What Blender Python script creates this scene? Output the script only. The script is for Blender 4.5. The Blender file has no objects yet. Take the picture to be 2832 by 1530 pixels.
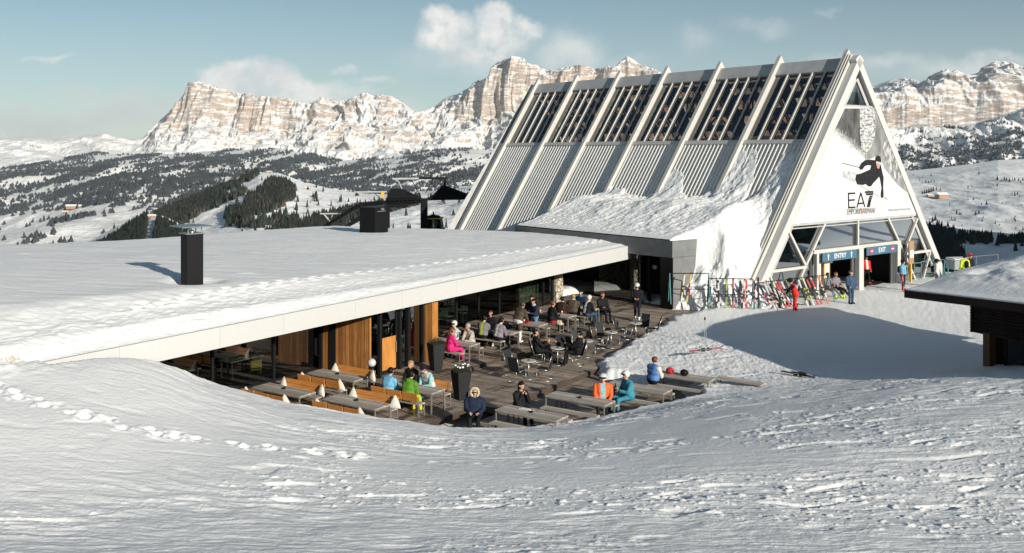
import bpy, bmesh, math, random
import numpy as np
from mathutils import Vector, Matrix
R = math.radians
rng = random.Random(7)

# ---------------------------------------------------------------- camera, sky, sun, exposure
scene = bpy.context.scene
CAMZ = 8.6
FPX, CU, HV = 2600.0, 1416.0, 421.0
cam_d = bpy.data.cameras.new("camera"); cam = bpy.data.objects.new("camera", cam_d)
scene.collection.objects.link(cam); scene.camera = cam
cam.location = (0, 0, CAMZ); cam.rotation_euler = (R(90), 0, 0)
cam_d.sensor_width = 36.0; cam_d.lens = 36.0 * FPX / 2832.0
cam_d.shift_y = -(765.0 - HV) / 2832.0
cam_d.clip_start = 0.1; cam_d.clip_end = 80000

SUN_EL, SUN_AZ = 17.5, 143.1            # azimuth measured from +Y towards +X
sdir = Vector((math.sin(R(SUN_AZ)) * math.cos(R(SUN_EL)), math.cos(R(SUN_AZ)) * math.cos(R(SUN_EL)), math.sin(R(SUN_EL))))
sun_d = bpy.data.lights.new("sun", 'SUN'); sun_d.energy = 5.0; sun_d.angle = R(0.5); sun_d.color = (1.0, 0.94, 0.835)
sun = bpy.data.objects.new("sun", sun_d); scene.collection.objects.link(sun)
sun.rotation_euler = sdir.to_track_quat('Z', 'Y').to_euler(); sun.location = (30, -30, 40)

scene.view_settings.view_transform = 'Standard'
scene.view_settings.look = 'None'
scene.view_settings.gamma = 1.0
scene.view_settings.exposure = 0.30
cy = scene.cycles
cy.max_bounces = 6; cy.diffuse_bounces = 3; cy.glossy_bounces = 3; cy.transparent_max_bounces = 16
cy.volume_bounces = 0; cy.use_denoising = True
cy.caustics_reflective = False; cy.caustics_refractive = False

class NT:
    """short node-tree writer"""
    def __init__(s, tree): s.t = tree; s.n = tree.nodes; s.l = tree.links
    def add(s, typ, **kw):
        n = s.n.new(typ)
        for k, v in kw.items():
            if k.startswith('i_'):
                key = k[2:]; key = int(key) if key.isdigit() else key.replace('_', ' ')
                s.put(n, key, v)
            else: setattr(n, k, v)
        return n
    def put(s, n, key, v):
        if hasattr(v, 'is_output'): s.l.new(v, n.inputs[key])
        elif hasattr(v, 'outputs'): s.l.new(v.outputs[0], n.inputs[key])
        else: n.inputs[key].default_value = v
    def math(s, op, a, b=0.0, c=0.0, clamp=False):
        n = s.n.new('ShaderNodeMath'); n.operation = op; n.use_clamp = clamp
        s.put(n, 0, a); s.put(n, 1, b)
        if op in ('MULTIPLY_ADD', 'SMOOTH_MIN', 'SMOOTH_MAX'): s.put(n, 2, c)
        return n.outputs[0]
    def vmath(s, op, a, b=(0, 0, 0)):
        n = s.n.new('ShaderNodeVectorMath'); n.operation = op; s.put(n, 0, a)
        if op == 'SCALE': s.put(n, 'Scale', b)
        else: s.put(n, 1, b)
        return n.outputs['Value'] if op in ('DOT_PRODUCT', 'LENGTH', 'DISTANCE') else n.outputs[0]
    def ramp(s, v, lo, hi, a=0.0, b=1.0, smooth=True):
        n = s.n.new('ShaderNodeMapRange'); n.interpolation_type = 'SMOOTHSTEP' if smooth else 'LINEAR'
        s.put(n, 0, v); n.inputs[1].default_value = lo; n.inputs[2].default_value = hi
        n.inputs[3].default_value = a; n.inputs[4].default_value = b
        return n.outputs[0]
    def mix(s, f, a, b, mode='MIX'):
        n = s.n.new('ShaderNodeMix'); n.data_type = 'RGBA'; n.blend_type = mode
        s.put(n, 0, f); s.put(n, 6, a if hasattr(a, 'outputs') or hasattr(a, 'is_output') else tuple(a) + (1,) * (4 - len(a)))
        s.put(n, 7, b if hasattr(b, 'outputs') or hasattr(b, 'is_output') else tuple(b) + (1,) * (4 - len(b)))
        return n.outputs[2]
    def noise(s, vec, scale, detail=4, rough=0.55, dist=0.0, dim='3D'):
        n = s.n.new('ShaderNodeTexNoise'); n.noise_dimensions = dim
        s.put(n, 'Vector', vec); n.inputs['Scale'].default_value = scale
        n.inputs['Detail'].default_value = detail; n.inputs['Roughness'].default_value = rough
        n.inputs['Distortion'].default_value = dist
        return n.outputs['Fac']
    def mapping(s, vec, scale=(1, 1, 1), rot=(0, 0, 0), loc=(0, 0, 0)):
        n = s.n.new('ShaderNodeMapping'); s.put(n, 'Vector', vec)
        n.inputs['Scale'].default_value = scale; n.inputs['Rotation'].default_value = rot; n.inputs['Location'].default_value = loc
        return n.outputs[0]

# world: physical sky, plus soft clouds that sit at fixed compass directions in the sky
world = bpy.data.worlds.new("World"); scene.world = world; world.use_nodes = True
w = NT(world.node_tree); w.n.clear()
sky = w.add('ShaderNodeTexSky', sky_type='NISHITA', sun_disc=False)
sky.sun_elevation = R(SUN_EL); sky.sun_rotation = R(SUN_AZ); sky.altitude = 2000; sky.air_density = 1.0; sky.dust_density = 1.6; sky.ozone_density = 1.2
tc = w.add('ShaderNodeTexCoord'); dirv = tc.outputs['Generated']
sep = w.add('ShaderNodeSeparateXYZ'); w.put(sep, 0, dirv)
yy = w.math('MAXIMUM', sep.outputs[1], 0.02)
tu = w.math('DIVIDE', sep.outputs[0], yy)      # tan of azimuth
tv = w.math('DIVIDE', sep.outputs[2], yy)      # tan of elevation
front = w.ramp(sep.outputs[1], 0.2, 0.5)
cv = w.add('ShaderNodeCombineXYZ'); w.put(cv, 0, tu); w.put(cv, 1, tv)
wn1 = w.add('ShaderNodeTexNoise'); w.put(wn1, 'Vector', cv.outputs[0]); wn1.inputs['Scale'].default_value = 16; wn1.inputs['Detail'].default_value = 8; wn1.inputs['Roughness'].default_value = 0.62
wv = w.vmath('SCALE', w.vmath('SUBTRACT', wn1.outputs['Color'], (0.5, 0.5, 0.5)), 0.046)
cw = w.vmath('ADD', cv.outputs[0], wv)
sepc = w.add('ShaderNodeSeparateXYZ'); w.put(sepc, 0, cw)
def blob(u, v, ru, rv, soft=0.55, amp=1.0):
    """soft cloud lump centred on a compass direction"""
    cx, cyv = (u - CU) / FPX, -(v - HV) / FPX
    dx = w.math('DIVIDE', w.math('SUBTRACT', sepc.outputs[0], cx), ru / FPX)
    dy = w.math('DIVIDE', w.math('SUBTRACT', sepc.outputs[1], cyv), rv / FPX)
    d = w.math('SQRT', w.math('ADD', w.math('MULTIPLY', dx, dx), w.math('MULTIPLY', dy, dy)))
    return w.ramp(d, 1.0 + soft * 0.35, 1.0 - soft, 0, amp)
def union(lst):
    o = lst[0]
    for x in lst[1:]: o = w.math('MAXIMUM', o, x)
    return o
cumulus = union([blob(1235, 95, 92, 78, .55), blob(1225, 48, 58, 42, .5), blob(1365, 58, 66, 48, .5), blob(1370, 112, 105, 66, .6), blob(1320, 140, 125, 55, .75), blob(1450, 80, 60, 36, .65)])
veil = union([blob(1570, 160, 110, 85, .9, .7), blob(1740, 190, 90, 45, .95, .35), blob(1300, 165, 190, 60, .95, .55)])
capc = union([blob(690, 222, 165, 60, .4, 1), blob(800, 250, 165, 46, .5, 1), blob(900, 262, 130, 30, .8, .7), blob(610, 205, 80, 35, .6, .9)])
lowc = union([blob(110, 350, 260, 60, .8, .85), blob(330, 325, 220, 55, .85, .75), blob(430, 285, 140, 45, .9, .55), blob(200, 265, 110, 22, .8, .5), blob(30, 320, 110, 40, .8, .7)])
wisp = union([blob(135, 165, 75, 9, .9, .8), blob(960, 198, 38, 12, .9, .6), blob(1035, 230, 65, 12, .9, .6), blob(2100, 65, 100, 30, 1, .3), blob(1930, 115, 70, 40, 1, .25), blob(2290, 25, 40, 16, 1, .3), blob(2660, 185, 260, 40, .95, .6), blob(2450, 170, 240, 30, .95, .45), blob(2780, 160, 120, 26, .9, .6), blob(1120, 300, 80, 35, 1, .4)])
fine = w.noise(cv.outputs[0], 42, 6, 0.6)
fine2 = w.noise(w.mapping(cv.outputs[0], (1, 1, 1), loc=(0.02, 0.022, 0)), 16, 6, 0.6)
ca = w.math('ADD', w.math('MULTIPLY', cumulus, 0.95), 0.0)
allc = union([ca, veil, capc, lowc, wisp])
allc = w.math('MULTIPLY', allc, w.ramp(fine, 0.28, 0.56, 0.50, 1.0))
allc = w.math('MULTIPLY', allc, front, clamp=True)
# cloud brightness: sunny from the right, greyer at the base
shade = w.math('MULTIPLY', w.ramp(fine2, 0.33, 0.60, 0.0, 1.0), w.ramp(sepc.outputs[1], 0.098, 0.118, 0.72, 1.0))
shade = w.math('MULTIPLY', shade, w.ramp(tu, -0.42, -0.33, 0.45, 1.0))
ccol = w.mix(shade, (9.6, 10.1, 10.3), (14.6, 13.9, 13.0))
ccol = w.mix(w.math('MULTIPLY', lowc, 1.0, clamp=True), ccol, (8.0, 8.1, 8.1))
skyc = w.mix(1.0, sky, (1.06, 1.14, 1.04), 'MULTIPLY')
hz = w.ramp(tv, 0.20, -0.01, 0.0, 1.0, False)
skyc = w.mix(w.math('MULTIPLY', hz, 0.40), skyc, (8.6, 10.2, 10.9))
skyall = w.mix(w.math('MULTIPLY', allc, 0.93), skyc, ccol)
bg = w.add('ShaderNodeBackground'); w.put(bg, 'Color', skyall); bg.inputs['Strength'].default_value = 0.058
wo = w.add('ShaderNodeOutputWorld'); w.put(wo, 'Surface', bg)

# ---------------------------------------------------------------- object helpers
COL = scene.collection
def tag(o, label=None, cat=None, group=None, kind=None):
    if label: o['label'] = label
    if cat: o['category'] = cat
    if group: o['group'] = group
    if kind: o['kind'] = kind
    return o
def thing(name, label, cat, loc=(0, 0, 0), rz=0.0, group=None, basis=None):
    o = bpy.data.objects.new(name, None); COL.objects.link(o); o.empty_display_size = 0.3
    if basis is not None: o.matrix_world = basis
    else: o.location = loc; o.rotation_euler = (0, 0, rz)
    return tag(o, label, cat, group)
def mesh_obj(name, verts, faces, mat=None, parent=None, smooth=False):
    me = bpy.data.meshes.new(name); me.from_pydata([tuple(v) for v in verts], [], faces)
    if smooth: me.shade_smooth()
    o = bpy.data.objects.new(name, me); COL.objects.link(o)
    if mat is not None:
        for m in (mat if isinstance(mat, (list, tuple)) else [mat]): me.materials.append(m)
    if parent is not None: o.parent = parent
    return o
def np_mesh(name, co, quads, mat=None, parent=None, smooth=True):
    """fast mesh from numpy arrays; quads (n,4) or tris (n,3)"""
    me = bpy.data.meshes.new(name); k = quads.shape[1]
    me.vertices.add(len(co)); me.vertices.foreach_set('co', np.ascontiguousarray(co, dtype=np.float32).ravel())
    me.loops.add(quads.size); me.loops.foreach_set('vertex_index', np.ascontiguousarray(quads, dtype=np.int32).ravel())
    me.polygons.add(len(quads)); me.polygons.foreach_set('loop_start', np.arange(0, quads.size, k, dtype=np.int32))
    me.polygons.foreach_set('loop_total', np.full(len(quads), k, dtype=np.int32))
    me.update(calc_edges=True)
    if smooth: me.polygons.foreach_set('use_smooth', np.ones(len(quads), dtype=bool))
    o = bpy.data.objects.new(name, me); COL.objects.link(o)
    if mat is not None: me.materials.append(mat)
    if parent is not None: o.parent = parent
    return o
def grid_quads(nr, nc):
    i = np.arange(nr - 1)[:, None] * nc + np.arange(nc - 1)[None, :]
    return np.stack([i, i + 1, i + nc + 1, i + nc], -1).reshape(-1, 4)

class MB:
    """collects simple solids; build() links them as one mesh object"""
    def __init__(s): s.v = []; s.f = []; s.m = []; s.mi = 0
    def mesh(s, vs, fs):
        b = len(s.v); s.v += [Vector(v) for v in vs]
        for f in fs: s.f.append(tuple(b + i for i in f)); s.m.append(s.mi)
        return s
    def box(s, c, size, rz=0.0, M=None):
        x, y, z = [d / 2 for d in size]; rot = Matrix.Rotation(rz, 3, 'Z'); c = Vector(c)
        vs = [Vector((i * x, j * y, k * z)) for i in (-1, 1) for j in (-1, 1) for k in (-1, 1)]
        vs = [c + rot @ v for v in vs]
        if M is not None: vs = [M @ v for v in vs]
        return s.mesh(vs, [(0, 1, 3, 2), (4, 6, 7, 5), (0, 4, 5, 1), (2, 3, 7, 6), (0, 2, 6, 4), (1, 5, 7, 3)])
    def bar(s, a, b, wd, dp=None, up=(0, 0, 1)):
        """rectangular bar from a to b; wd across, dp along the 'up' side"""
        a = Vector(a); b = Vector(b); d = (b - a).normalized(); up = Vector(up)
        if abs(d.dot(up)) > 0.99: up = Vector((0, 1, 0))
        sx = d.cross(up).normalized(); uz = sx.cross(d).normalized(); dp = wd if dp is None else dp
        vs = []
        for p in (a, b):
            for i, j in ((-1, -1), (1, -1), (1, 1), (-1, 1)): vs.append(p + sx * i * wd / 2 + uz * j * dp / 2)
        return s.mesh(vs, [(3, 2, 1, 0), (4, 5, 6, 7), (0, 1, 5, 4), (1, 2, 6, 5), (2, 3, 7, 6), (3, 0, 4, 7)])
    def cyl(s, a, b, r0, r1=None, n=10):
        a = Vector(a); b = Vector(b); d = (b - a).normalized(); r1 = r0 if r1 is None else r1
        t = Vector((1, 0, 0)) if abs(d.x) < 0.9 else Vector((0, 1, 0))
        x = d.cross(t).normalized(); y = d.cross(x)
        vs = [p + (x * math.cos(2 * math.pi * k / n) + y * math.sin(2 * math.pi * k / n)) * r for p, r in ((a, r0), (b, r1)) for k in range(n)]
        fs = [(k, (k + 1) % n, n + (k + 1) % n, n + k) for k in range(n)]
        fs += [tuple(range(n - 1, -1, -1)), tuple(range(n, 2 * n))]
        return s.mesh(vs, fs)
    def tube(s, pts, r, n=7):
        for a, b in zip(pts[:-1], pts[1:]): s.cyl(a, b, r, r, n)
        return s
    def ball(s, c, r, n=8, m=6, sc=(1, 1, 1), M=None):
        c = Vector(c); vs = [Vector((0, 0, r * sc[2]))]
        for i in range(1, m):
            ph = math.pi * i / m
            for k in range(n):
                th = 2 * math.pi * k / n
                vs.append(Vector((r * sc[0] * math.sin(ph) * math.cos(th), r * sc[1] * math.sin(ph) * math.sin(th), r * sc[2] * math.cos(ph))))
        vs.append(Vector((0, 0, -r * sc[2])))
        if M is not None: vs = [M @ v for v in vs]
        vs = [c + v for v in vs]; fs = [(0, 1 + k, 1 + (k + 1) % n) for k in range(n)]
        for i in range(m - 2):
            for k in range(n):
                a = 1 + i * n + k; b = 1 + i * n + (k + 1) % n
                fs.append((a, a + n, b + n, b))
        L = len(vs) - 1; q = 1 + (m - 2) * n
        fs += [(L, q + (k + 1) % n, q + k) for k in range(n)]
        return s.mesh(vs, fs)
    def prism(s, poly, h0, h1, M=None):
        """polygon in xy extruded from h0 to h1 along z"""
        n = len(poly); vs = [Vector((p[0], p[1], h)) for h in (h0, h1) for p in poly]
        if M is not None: vs = [M @ v for v in vs]
        fs = [tuple(range(n - 1, -1, -1)), tuple(range(n, 2 * n))] + [(k, (k + 1) % n, n + (k + 1) % n, n + k) for k in range(n)]
        return s.mesh(vs, fs)
    def build(s, name, mat, parent=None, smooth=False, bevel=0.0):
        o = mesh_obj(name, s.v, s.f, mat, parent, smooth)
        if isinstance(mat, (list, tuple)): o.data.polygons.foreach_set('material_index', s.m)
        bm = bmesh.new(); bm.from_mesh(o.data); bmesh.ops.recalc_face_normals(bm, faces=bm.faces); bm.to_mesh(o.data); bm.free()
        if bevel > 0:
            md = o.modifiers.new('edge', 'BEVEL'); md.width = bevel; md.segments = 2; md.limit_method = 'ANGLE'
        return o
def copy_tree(o, parent=None, label=None, group=None):
    c = o.copy(); COL.objects.link(c)
    if parent is not None: c.parent = parent
    if label: c['label'] = label
    if group: c['group'] = group
    for ch in list(o.children): copy_tree(ch, c)
    return c
def at(u, v, z=0.0):
    """world point on the level z that the photograph shows at pixel (u, v)"""
    Y = (CAMZ - z) * FPX / (v - HV)
    return Vector(((u - CU) / FPX * Y, Y, z))

# ---------------------------------------------------------------- site axes
# restaurant frame: p runs along the white fascia (0 at its right end), q outwards from it
RO = Vector((8.14, 56.6, 0)); D1 = Vector((.559, .829, 0)).normalized(); N1 = Vector((D1.y, -D1.x, 0))
def PQ(p, q, z=0.0): return RO + D1 * p + N1 * q + Vector((0, 0, z))
MR = Matrix(((D1.x, N1.x, 0, RO.x), (D1.y, N1.y, 0, RO.y), (0, 0, 1, 0), (0, 0, 0, 1)))
def pq_of(v): d = Vector((v[0], v[1], 0)) - RO; return d.dot(D1), d.dot(N1)
# lift station frame: t across the gable, s backwards
AO = Vector((21.6, 58.8, 0)); AT = Vector((.7778, .6285, 0)).normalized(); AS = Vector((-AT.y, AT.x, 0))
MA = Matrix(((AT.x, AS.x, 0, AO.x), (AT.y, AS.y, 0, AO.y), (0, 0, 1, 0), (0, 0, 0, 1)))
def TS(t, s, z=0.0): return AO + AT * t + AS * s + Vector((0, 0, z))
def deckz(p): return -0.6 + 0.5 * min(1.0, max(0.0, (p + 14) / 9.0))

# ---------------------------------------------------------------- numpy noise
def _hash(ix, iy, seed):
    h = (ix.astype(np.int64) * 374761393 + iy.astype(np.int64) * 668265263 + seed * 1274126177) & 0xFFFFFFFF
    h = ((h ^ (h >> 13)) * 1274126177) & 0xFFFFFFFF
    return ((h ^ (h >> 16)) & 0xFFFF) / 65535.0
def gnoise(x, y, seed=0):
    ix = np.floor(x); iy = np.floor(y); fx = x - ix; fy = y - iy
    ux = fx * fx * fx * (fx * (fx * 6 - 15) + 10); uy = fy * fy * fy * (fy * (fy * 6 - 15) + 10)
    def g(ax, ay):
        a = _hash(ix + ax, iy + ay, seed) * 2 * np.pi
        return np.cos(a) * (fx - ax) + np.sin(a) * (fy - ay)
    n00 = g(0, 0); n10 = g(1, 0); n01 = g(0, 1); n11 = g(1, 1)
    return (n00 * (1 - ux) + n10 * ux) * (1 - uy) + (n01 * (1 - ux) + n11 * ux) * uy
def fbm(x, y, octv=4, seed=0, gain=0.5):
    s = np.zeros_like(x, dtype=float); a = 1.0
    for o in range(octv):
        s += a * gnoise(x, y, seed + o * 17); x = x * 2.03 + 5.2; y = y * 2.03 + 1.3; a *= gain
    return s
def ridged(x, y, octv=4, seed=0, gain=0.5):
    s = np.zeros_like(x, dtype=float); a = 1.0
    for o in range(octv):
        s += a * (1 - 2.2 * np.abs(gnoise(x, y, seed + o * 17))); x = x * 2.07 + 3.1; y = y * 2.07 + 7.7; a *= gain
    return s
def sstep(a, b, x):
    t = np.clip((x - a) / (b - a), 0, 1); return t * t * (3 - 2 * t)
class RBF:
    def __init__(s, pts, lam=0.02):
        P = np.array(pts, float); s.P = P[:, :2]; n = len(P)
        K = s.k(np.linalg.norm(s.P[:, None] - s.P[None], axis=-1)) + lam * np.eye(n)
        Q = np.hstack([np.ones((n, 1)), s.P]); A = np.block([[K, Q], [Q.T, np.zeros((3, 3))]])
        s.w = np.linalg.solve(A, np.concatenate([P[:, 2], np.zeros(3)]))
    @staticmethod
    def k(r): return r                      # biharmonic in the plane is r^2 log r; plain r is tamer
    def __call__(s, x, y):
        sh = x.shape; x = x.ravel(); y = y.ravel(); out = s.w[-3] + s.w[-2] * x + s.w[-1] * y
        for i, (px, py) in enumerate(s.P): out = out + s.w[i] * s.k(np.sqrt((x - px) ** 2 + (y - py) ** 2 + 4.0))
        return out.reshape(sh)
RBF.k = staticmethod(lambda r: r)
def poly_sd(poly, x, y):
    """signed distance to polygon (positive inside)"""
    d = np.full(x.shape, 1e9); ins = np.zeros(x.shape, bool); n = len(poly)
    for i in range(n):
        ax, ay = poly[i][:2]; bx, by = poly[(i + 1) % n][:2]
        ex, ey = bx - ax, by - ay; wx, wy = x - ax, y - ay
        t = np.clip((wx * ex + wy * ey) / (ex * ex + ey * ey + 1e-9), 0, 1)
        d = np.minimum(d, (wx - ex * t) ** 2 + (wy - ey * t) ** 2)
        c = ((ay > y) != (by > y)) & (x < (bx - ax) * (y - ay) / (by - ay + 1e-12) + ax)
        ins ^= c
    return np.where(ins, np.sqrt(d), -np.sqrt(d))
# ---------------------------------------------------------------- materials
def new_mat(name):
    m = bpy.data.materials.new(name); m.use_nodes = True
    nt = NT(m.node_tree); bs = nt.n['Principled BSDF']; return m, nt, bs
def plain(name, col, rough=0.6, metal=0.0, vary=0.12, scale=6.0, bump=0.0):
    m, nt, bs = new_mat(name)
    tcn = nt.add('ShaderNodeTexCoord')
    n = nt.noise(tcn.outputs['Object'], scale, 4, 0.6)
    f = nt.ramp(n, 0.25, 0.75, 1 - vary, 1 + vary, False)
    c = nt.vmath('SCALE', tuple(col[:3]), f)
    nt.put(bs, 'Base Color', c); bs.inputs['Roughness'].default_value = rough; bs.inputs['Metallic'].default_value = metal
    if max(col[:3]) < .05: bs.inputs['Specular IOR Level'].default_value = 0.18
    if bump:
        b = nt.add('ShaderNodeBump'); b.inputs['Strength'].default_value = bump; b.inputs['Distance'].default_value = 0.02
        nt.put(b, 'Height', nt.noise(tcn.outputs['Object'], scale * 5, 4, 0.6)); nt.put(bs, 'Normal', b)
    return m
def snow_mat(name, fine=1.0, tint=(0.86, 0.862, 0.85), coarse=1.0, dirt=False):
    m, nt, bs = new_mat(name)
    g = nt.add('ShaderNodeNewGeometry'); pos = g.outputs['Position']
    big = nt.noise(pos, 0.25, 4, 0.6)
    c = nt.mix(nt.ramp(big, 0.3, 0.7), [t * 0.95 for t in tint], tint)
    if dirt:
        dn = nt.noise(nt.mapping(pos, (1, 1, 1)), 1.1, 5, 0.65)
        dd = nt.ramp(dn, 0.60, 0.72, 0, 0.35)
        c = nt.mix(dd, c, (0.55, 0.52, 0.47))
    nt.put(bs, 'Base Color', c)
    bs.inputs['Roughness'].default_value = 0.75
    bs.inputs['Specular IOR Level'].default_value = 0.25
    st = nt.noise(nt.mapping(pos, (0.8, 1.5, 1.0), rot=(0, 0, 0.5)), 3.2, 6, 0.62, 0.8)
    fn = nt.noise(pos, 14, 4, 0.7)
    h = nt.math('ADD', nt.math('MULTIPLY', st, 0.11 * coarse), nt.math('MULTIPLY', fn, 0.022 * fine))
    b = nt.add('ShaderNodeBump'); b.inputs['Strength'].default_value = 0.75; b.inputs['Distance'].default_value = 1.0
    nt.put(b, 'Height', h); nt.put(bs, 'Normal', b)
    return m
M = {}
M['snow'] = snow_mat('snow_wind_packed', 0.9, coarse=0.36)
M['snow_roof'] = snow_mat('snow_on_roof', 0.7, coarse=0.38)
M['snow_rough'] = snow_mat('snow_crumbled', 2.2, coarse=1.0)
M['snow_plaza'] = snow_mat('snow_trodden', 1.3, tint=(0.81, 0.81, 0.80), coarse=0.25, dirt=False)
M['white_panel'] = plain('white_cladding', (0.54, 0.535, 0.515), 0.45, vary=0.03)
M['white_steel'] = plain('pale_painted_steel', (0.52, 0.51, 0.475), 0.5, vary=0.06, scale=1.5)
M['white_sheet'] = plain('pale_corrugated_sheet', (0.74, 0.72, 0.67), 0.45, vary=0.06, scale=0.8)
M['joint'] = plain('joint_shadow_gap', (0.30, 0.30, 0.29), 0.7)
M['grey_sheet'] = plain('weathered_zinc', (0.42, 0.42, 0.41), 0.55, vary=0.15, scale=1.2)
M['concrete'] = plain('dark_concrete', (0.16, 0.165, 0.165), 0.85, vary=0.2, scale=2.0, bump=0.4)
M['black'] = plain('black_coated_metal', (0.007, 0.007, 0.008), 0.6, vary=0.1)
M['dark'] = plain('dark_frame', (0.011, 0.012, 0.013), 0.5)
M['planter'] = plain('anthracite_planter', (0.022, 0.023, 0.025), 0.55)
M['steel'] = plain('grey_table_steel', (0.24, 0.225, 0.20), 0.4, 0.3)
M['chrome'] = plain('bright_chrome', (0.50, 0.48, 0.44), 0.35, 0.8, vary=0.03)
M['cap_metal'] = plain('galvanised_cap', (0.30, 0.33, 0.33), 0.35, 0.6)
M['chairback'] = plain('dark_woven_seat', (0.022, 0.024, 0.026), 0.6)
M['tabletop'] = plain('pale_round_top', (0.50, 0.49, 0.46), 0.5)
M['cushion'] = plain('cream_cushion', (0.66, 0.62, 0.55), 0.9, vary=0.06)
M['mint'] = plain('mint_seat_shell', (0.36, 0.52, 0.44), 0.5)
M['yellow'] = plain('yellow_seat', (0.75, 0.48, 0.02), 0.5)
M['teal_steel'] = plain('teal_rack_paint', (0.08, 0.22, 0.22), 0.5)
M['blue_sign'] = plain('blue_sign', (0.055, 0.135, 0.205), 0.5, vary=0.03)
M['sign_white'] = plain('white_lettering', (0.85, 0.85, 0.85), 0.5, vary=0.0)
M['sign_red'] = plain('red_sign', (0.62, 0.03, 0.05), 0.5)
M['yellow_paint'] = plain('yellow_paint', (0.75, 0.42, 0.02), 0.5)
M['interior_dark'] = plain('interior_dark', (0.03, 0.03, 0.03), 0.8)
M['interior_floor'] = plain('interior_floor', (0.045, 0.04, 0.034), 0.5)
M['logdark'] = plain('dark_stained_timber', (0.028, 0.017, 0.012), 0.7, vary=0.4, scale=3)
M['brownpost'] = plain('brown_post', (0.13, 0.055, 0.022), 0.6, vary=0.2)
M['bark'] = plain('larch_bark', (0.06, 0.04, 0.028), 0.9)
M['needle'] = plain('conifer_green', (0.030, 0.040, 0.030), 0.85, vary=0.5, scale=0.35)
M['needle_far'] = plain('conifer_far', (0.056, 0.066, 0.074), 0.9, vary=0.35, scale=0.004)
M['larch'] = plain('bare_larch', (0.085, 0.062, 0.048), 0.9, vary=0.3, scale=0.3)
M['shrub'] = plain('box_foliage', (0.045, 0.06, 0.025), 0.7, vary=0.4, scale=9)
M['bloom'] = plain('white_bloom', (0.8, 0.79, 0.75), 0.6)
M['hut_wood'] = plain('warm_hut_timber', (0.35, 0.20, 0.10), 0.7)
M['soil'] = plain('dark_soil', (0.05, 0.038, 0.028), 0.9)

def wood_mat(name, c1, c2, grain=(0.7, 14, 14), rough=0.6, boards=None, use='Object', wet=False):
    m, nt, bs = new_mat(name)
    tcn = nt.add('ShaderNodeTexCoord'); v = tcn.outputs[use]
    n = nt.noise(nt.mapping(v, grain), 3.0, 5, 0.65, 0.4)
    c = nt.mix(nt.ramp(n, 0.3, 0.72), c1, c2)
    n2 = nt.noise(v, 0.9, 3, 0.5)
    c = nt.mix(nt.ramp(n2, 0.35, 0.7, 0, 0.35), c, [x * 0.55 for x in c1])
    if boards:                                # per-board tone and dark gap; boards = (axis index, width)
        sp = nt.add('ShaderNodeSeparateXYZ'); nt.put(sp, 0, v)
        q = nt.math('DIVIDE', sp.outputs[boards[0]], boards[1]); fl = nt.math('FLOOR', q); fr = nt.math('SUBTRACT', q, fl)
        wn = nt.add('ShaderNodeTexWhiteNoise', noise_dimensions='1D'); nt.put(wn, 'W', fl)
        c = nt.vmath('SCALE', c, nt.ramp(wn.outputs['Value'], 0, 1, 0.62, 1.30, False))
        gap = nt.math('LESS_THAN', fr, 0.07)
        c = nt.mix(gap, c, (0.008, 0.006, 0.005))
        if len(boards) > 2:
            other = nt.math('ADD', nt.math('DIVIDE', sp.outputs[boards[2]], boards[3]), nt.math('MULTIPLY', wn.outputs['Value'], 7.0))
            wn2 = nt.add('ShaderNodeTexWhiteNoise', noise_dimensions='2D')
            cb = nt.add('ShaderNodeCombineXYZ'); nt.put(cb, 0, fl); nt.put(cb, 1, nt.math('FLOOR', other)); nt.put(wn2, 'Vector', cb)
            c = nt.vmath('SCALE', c, nt.ramp(wn2.outputs['Value'], 0, 1, 0.75, 1.2, False))
    rg = rough
    if wet:
        wn3 = nt.noise(nt.mapping(v, (0.5, 1.3, 1)), 1.2, 5, 0.62)
        wm = nt.ramp(wn3, 0.50, 0.62)
        c = nt.mix(nt.math('MULTIPLY', wm, 0.72), c, (0.022, 0.014, 0.010))
        rg = nt.ramp(wm, 0, 1, 0.75, 0.38)
    nt.put(bs, 'Base Color', c); nt.put(bs, 'Roughness', rg)
    return m
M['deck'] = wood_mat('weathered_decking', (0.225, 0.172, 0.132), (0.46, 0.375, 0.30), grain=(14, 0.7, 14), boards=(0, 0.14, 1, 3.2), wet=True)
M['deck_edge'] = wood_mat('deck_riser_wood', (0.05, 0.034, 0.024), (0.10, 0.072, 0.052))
M['table_wood'] = wood_mat('greyed_table_wood', (0.47, 0.405, 0.34), (0.74, 0.67, 0.58), grain=(16, 0.8, 16), boards=(0, 0.165))
M['orange_wood'] = wood_mat('orange_larch_slats', (0.52, 0.20, 0.04), (0.76, 0.33, 0.085), grain=(9, 0.8, 16), rough=0.5)
M['larch_wall'] = wood_mat('larch_cladding', (0.30, 0.115, 0.03), (0.66, 0.30, 0.085), grain=(14, 14, 0.6), boards=(1, 0.21))
M['larch_pillar'] = wood_mat('larch_pillar_boards', (0.42, 0.16, 0.03), (0.72, 0.33, 0.08), grain=(14, 14, 0.6), boards=(1, 0.17))

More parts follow.
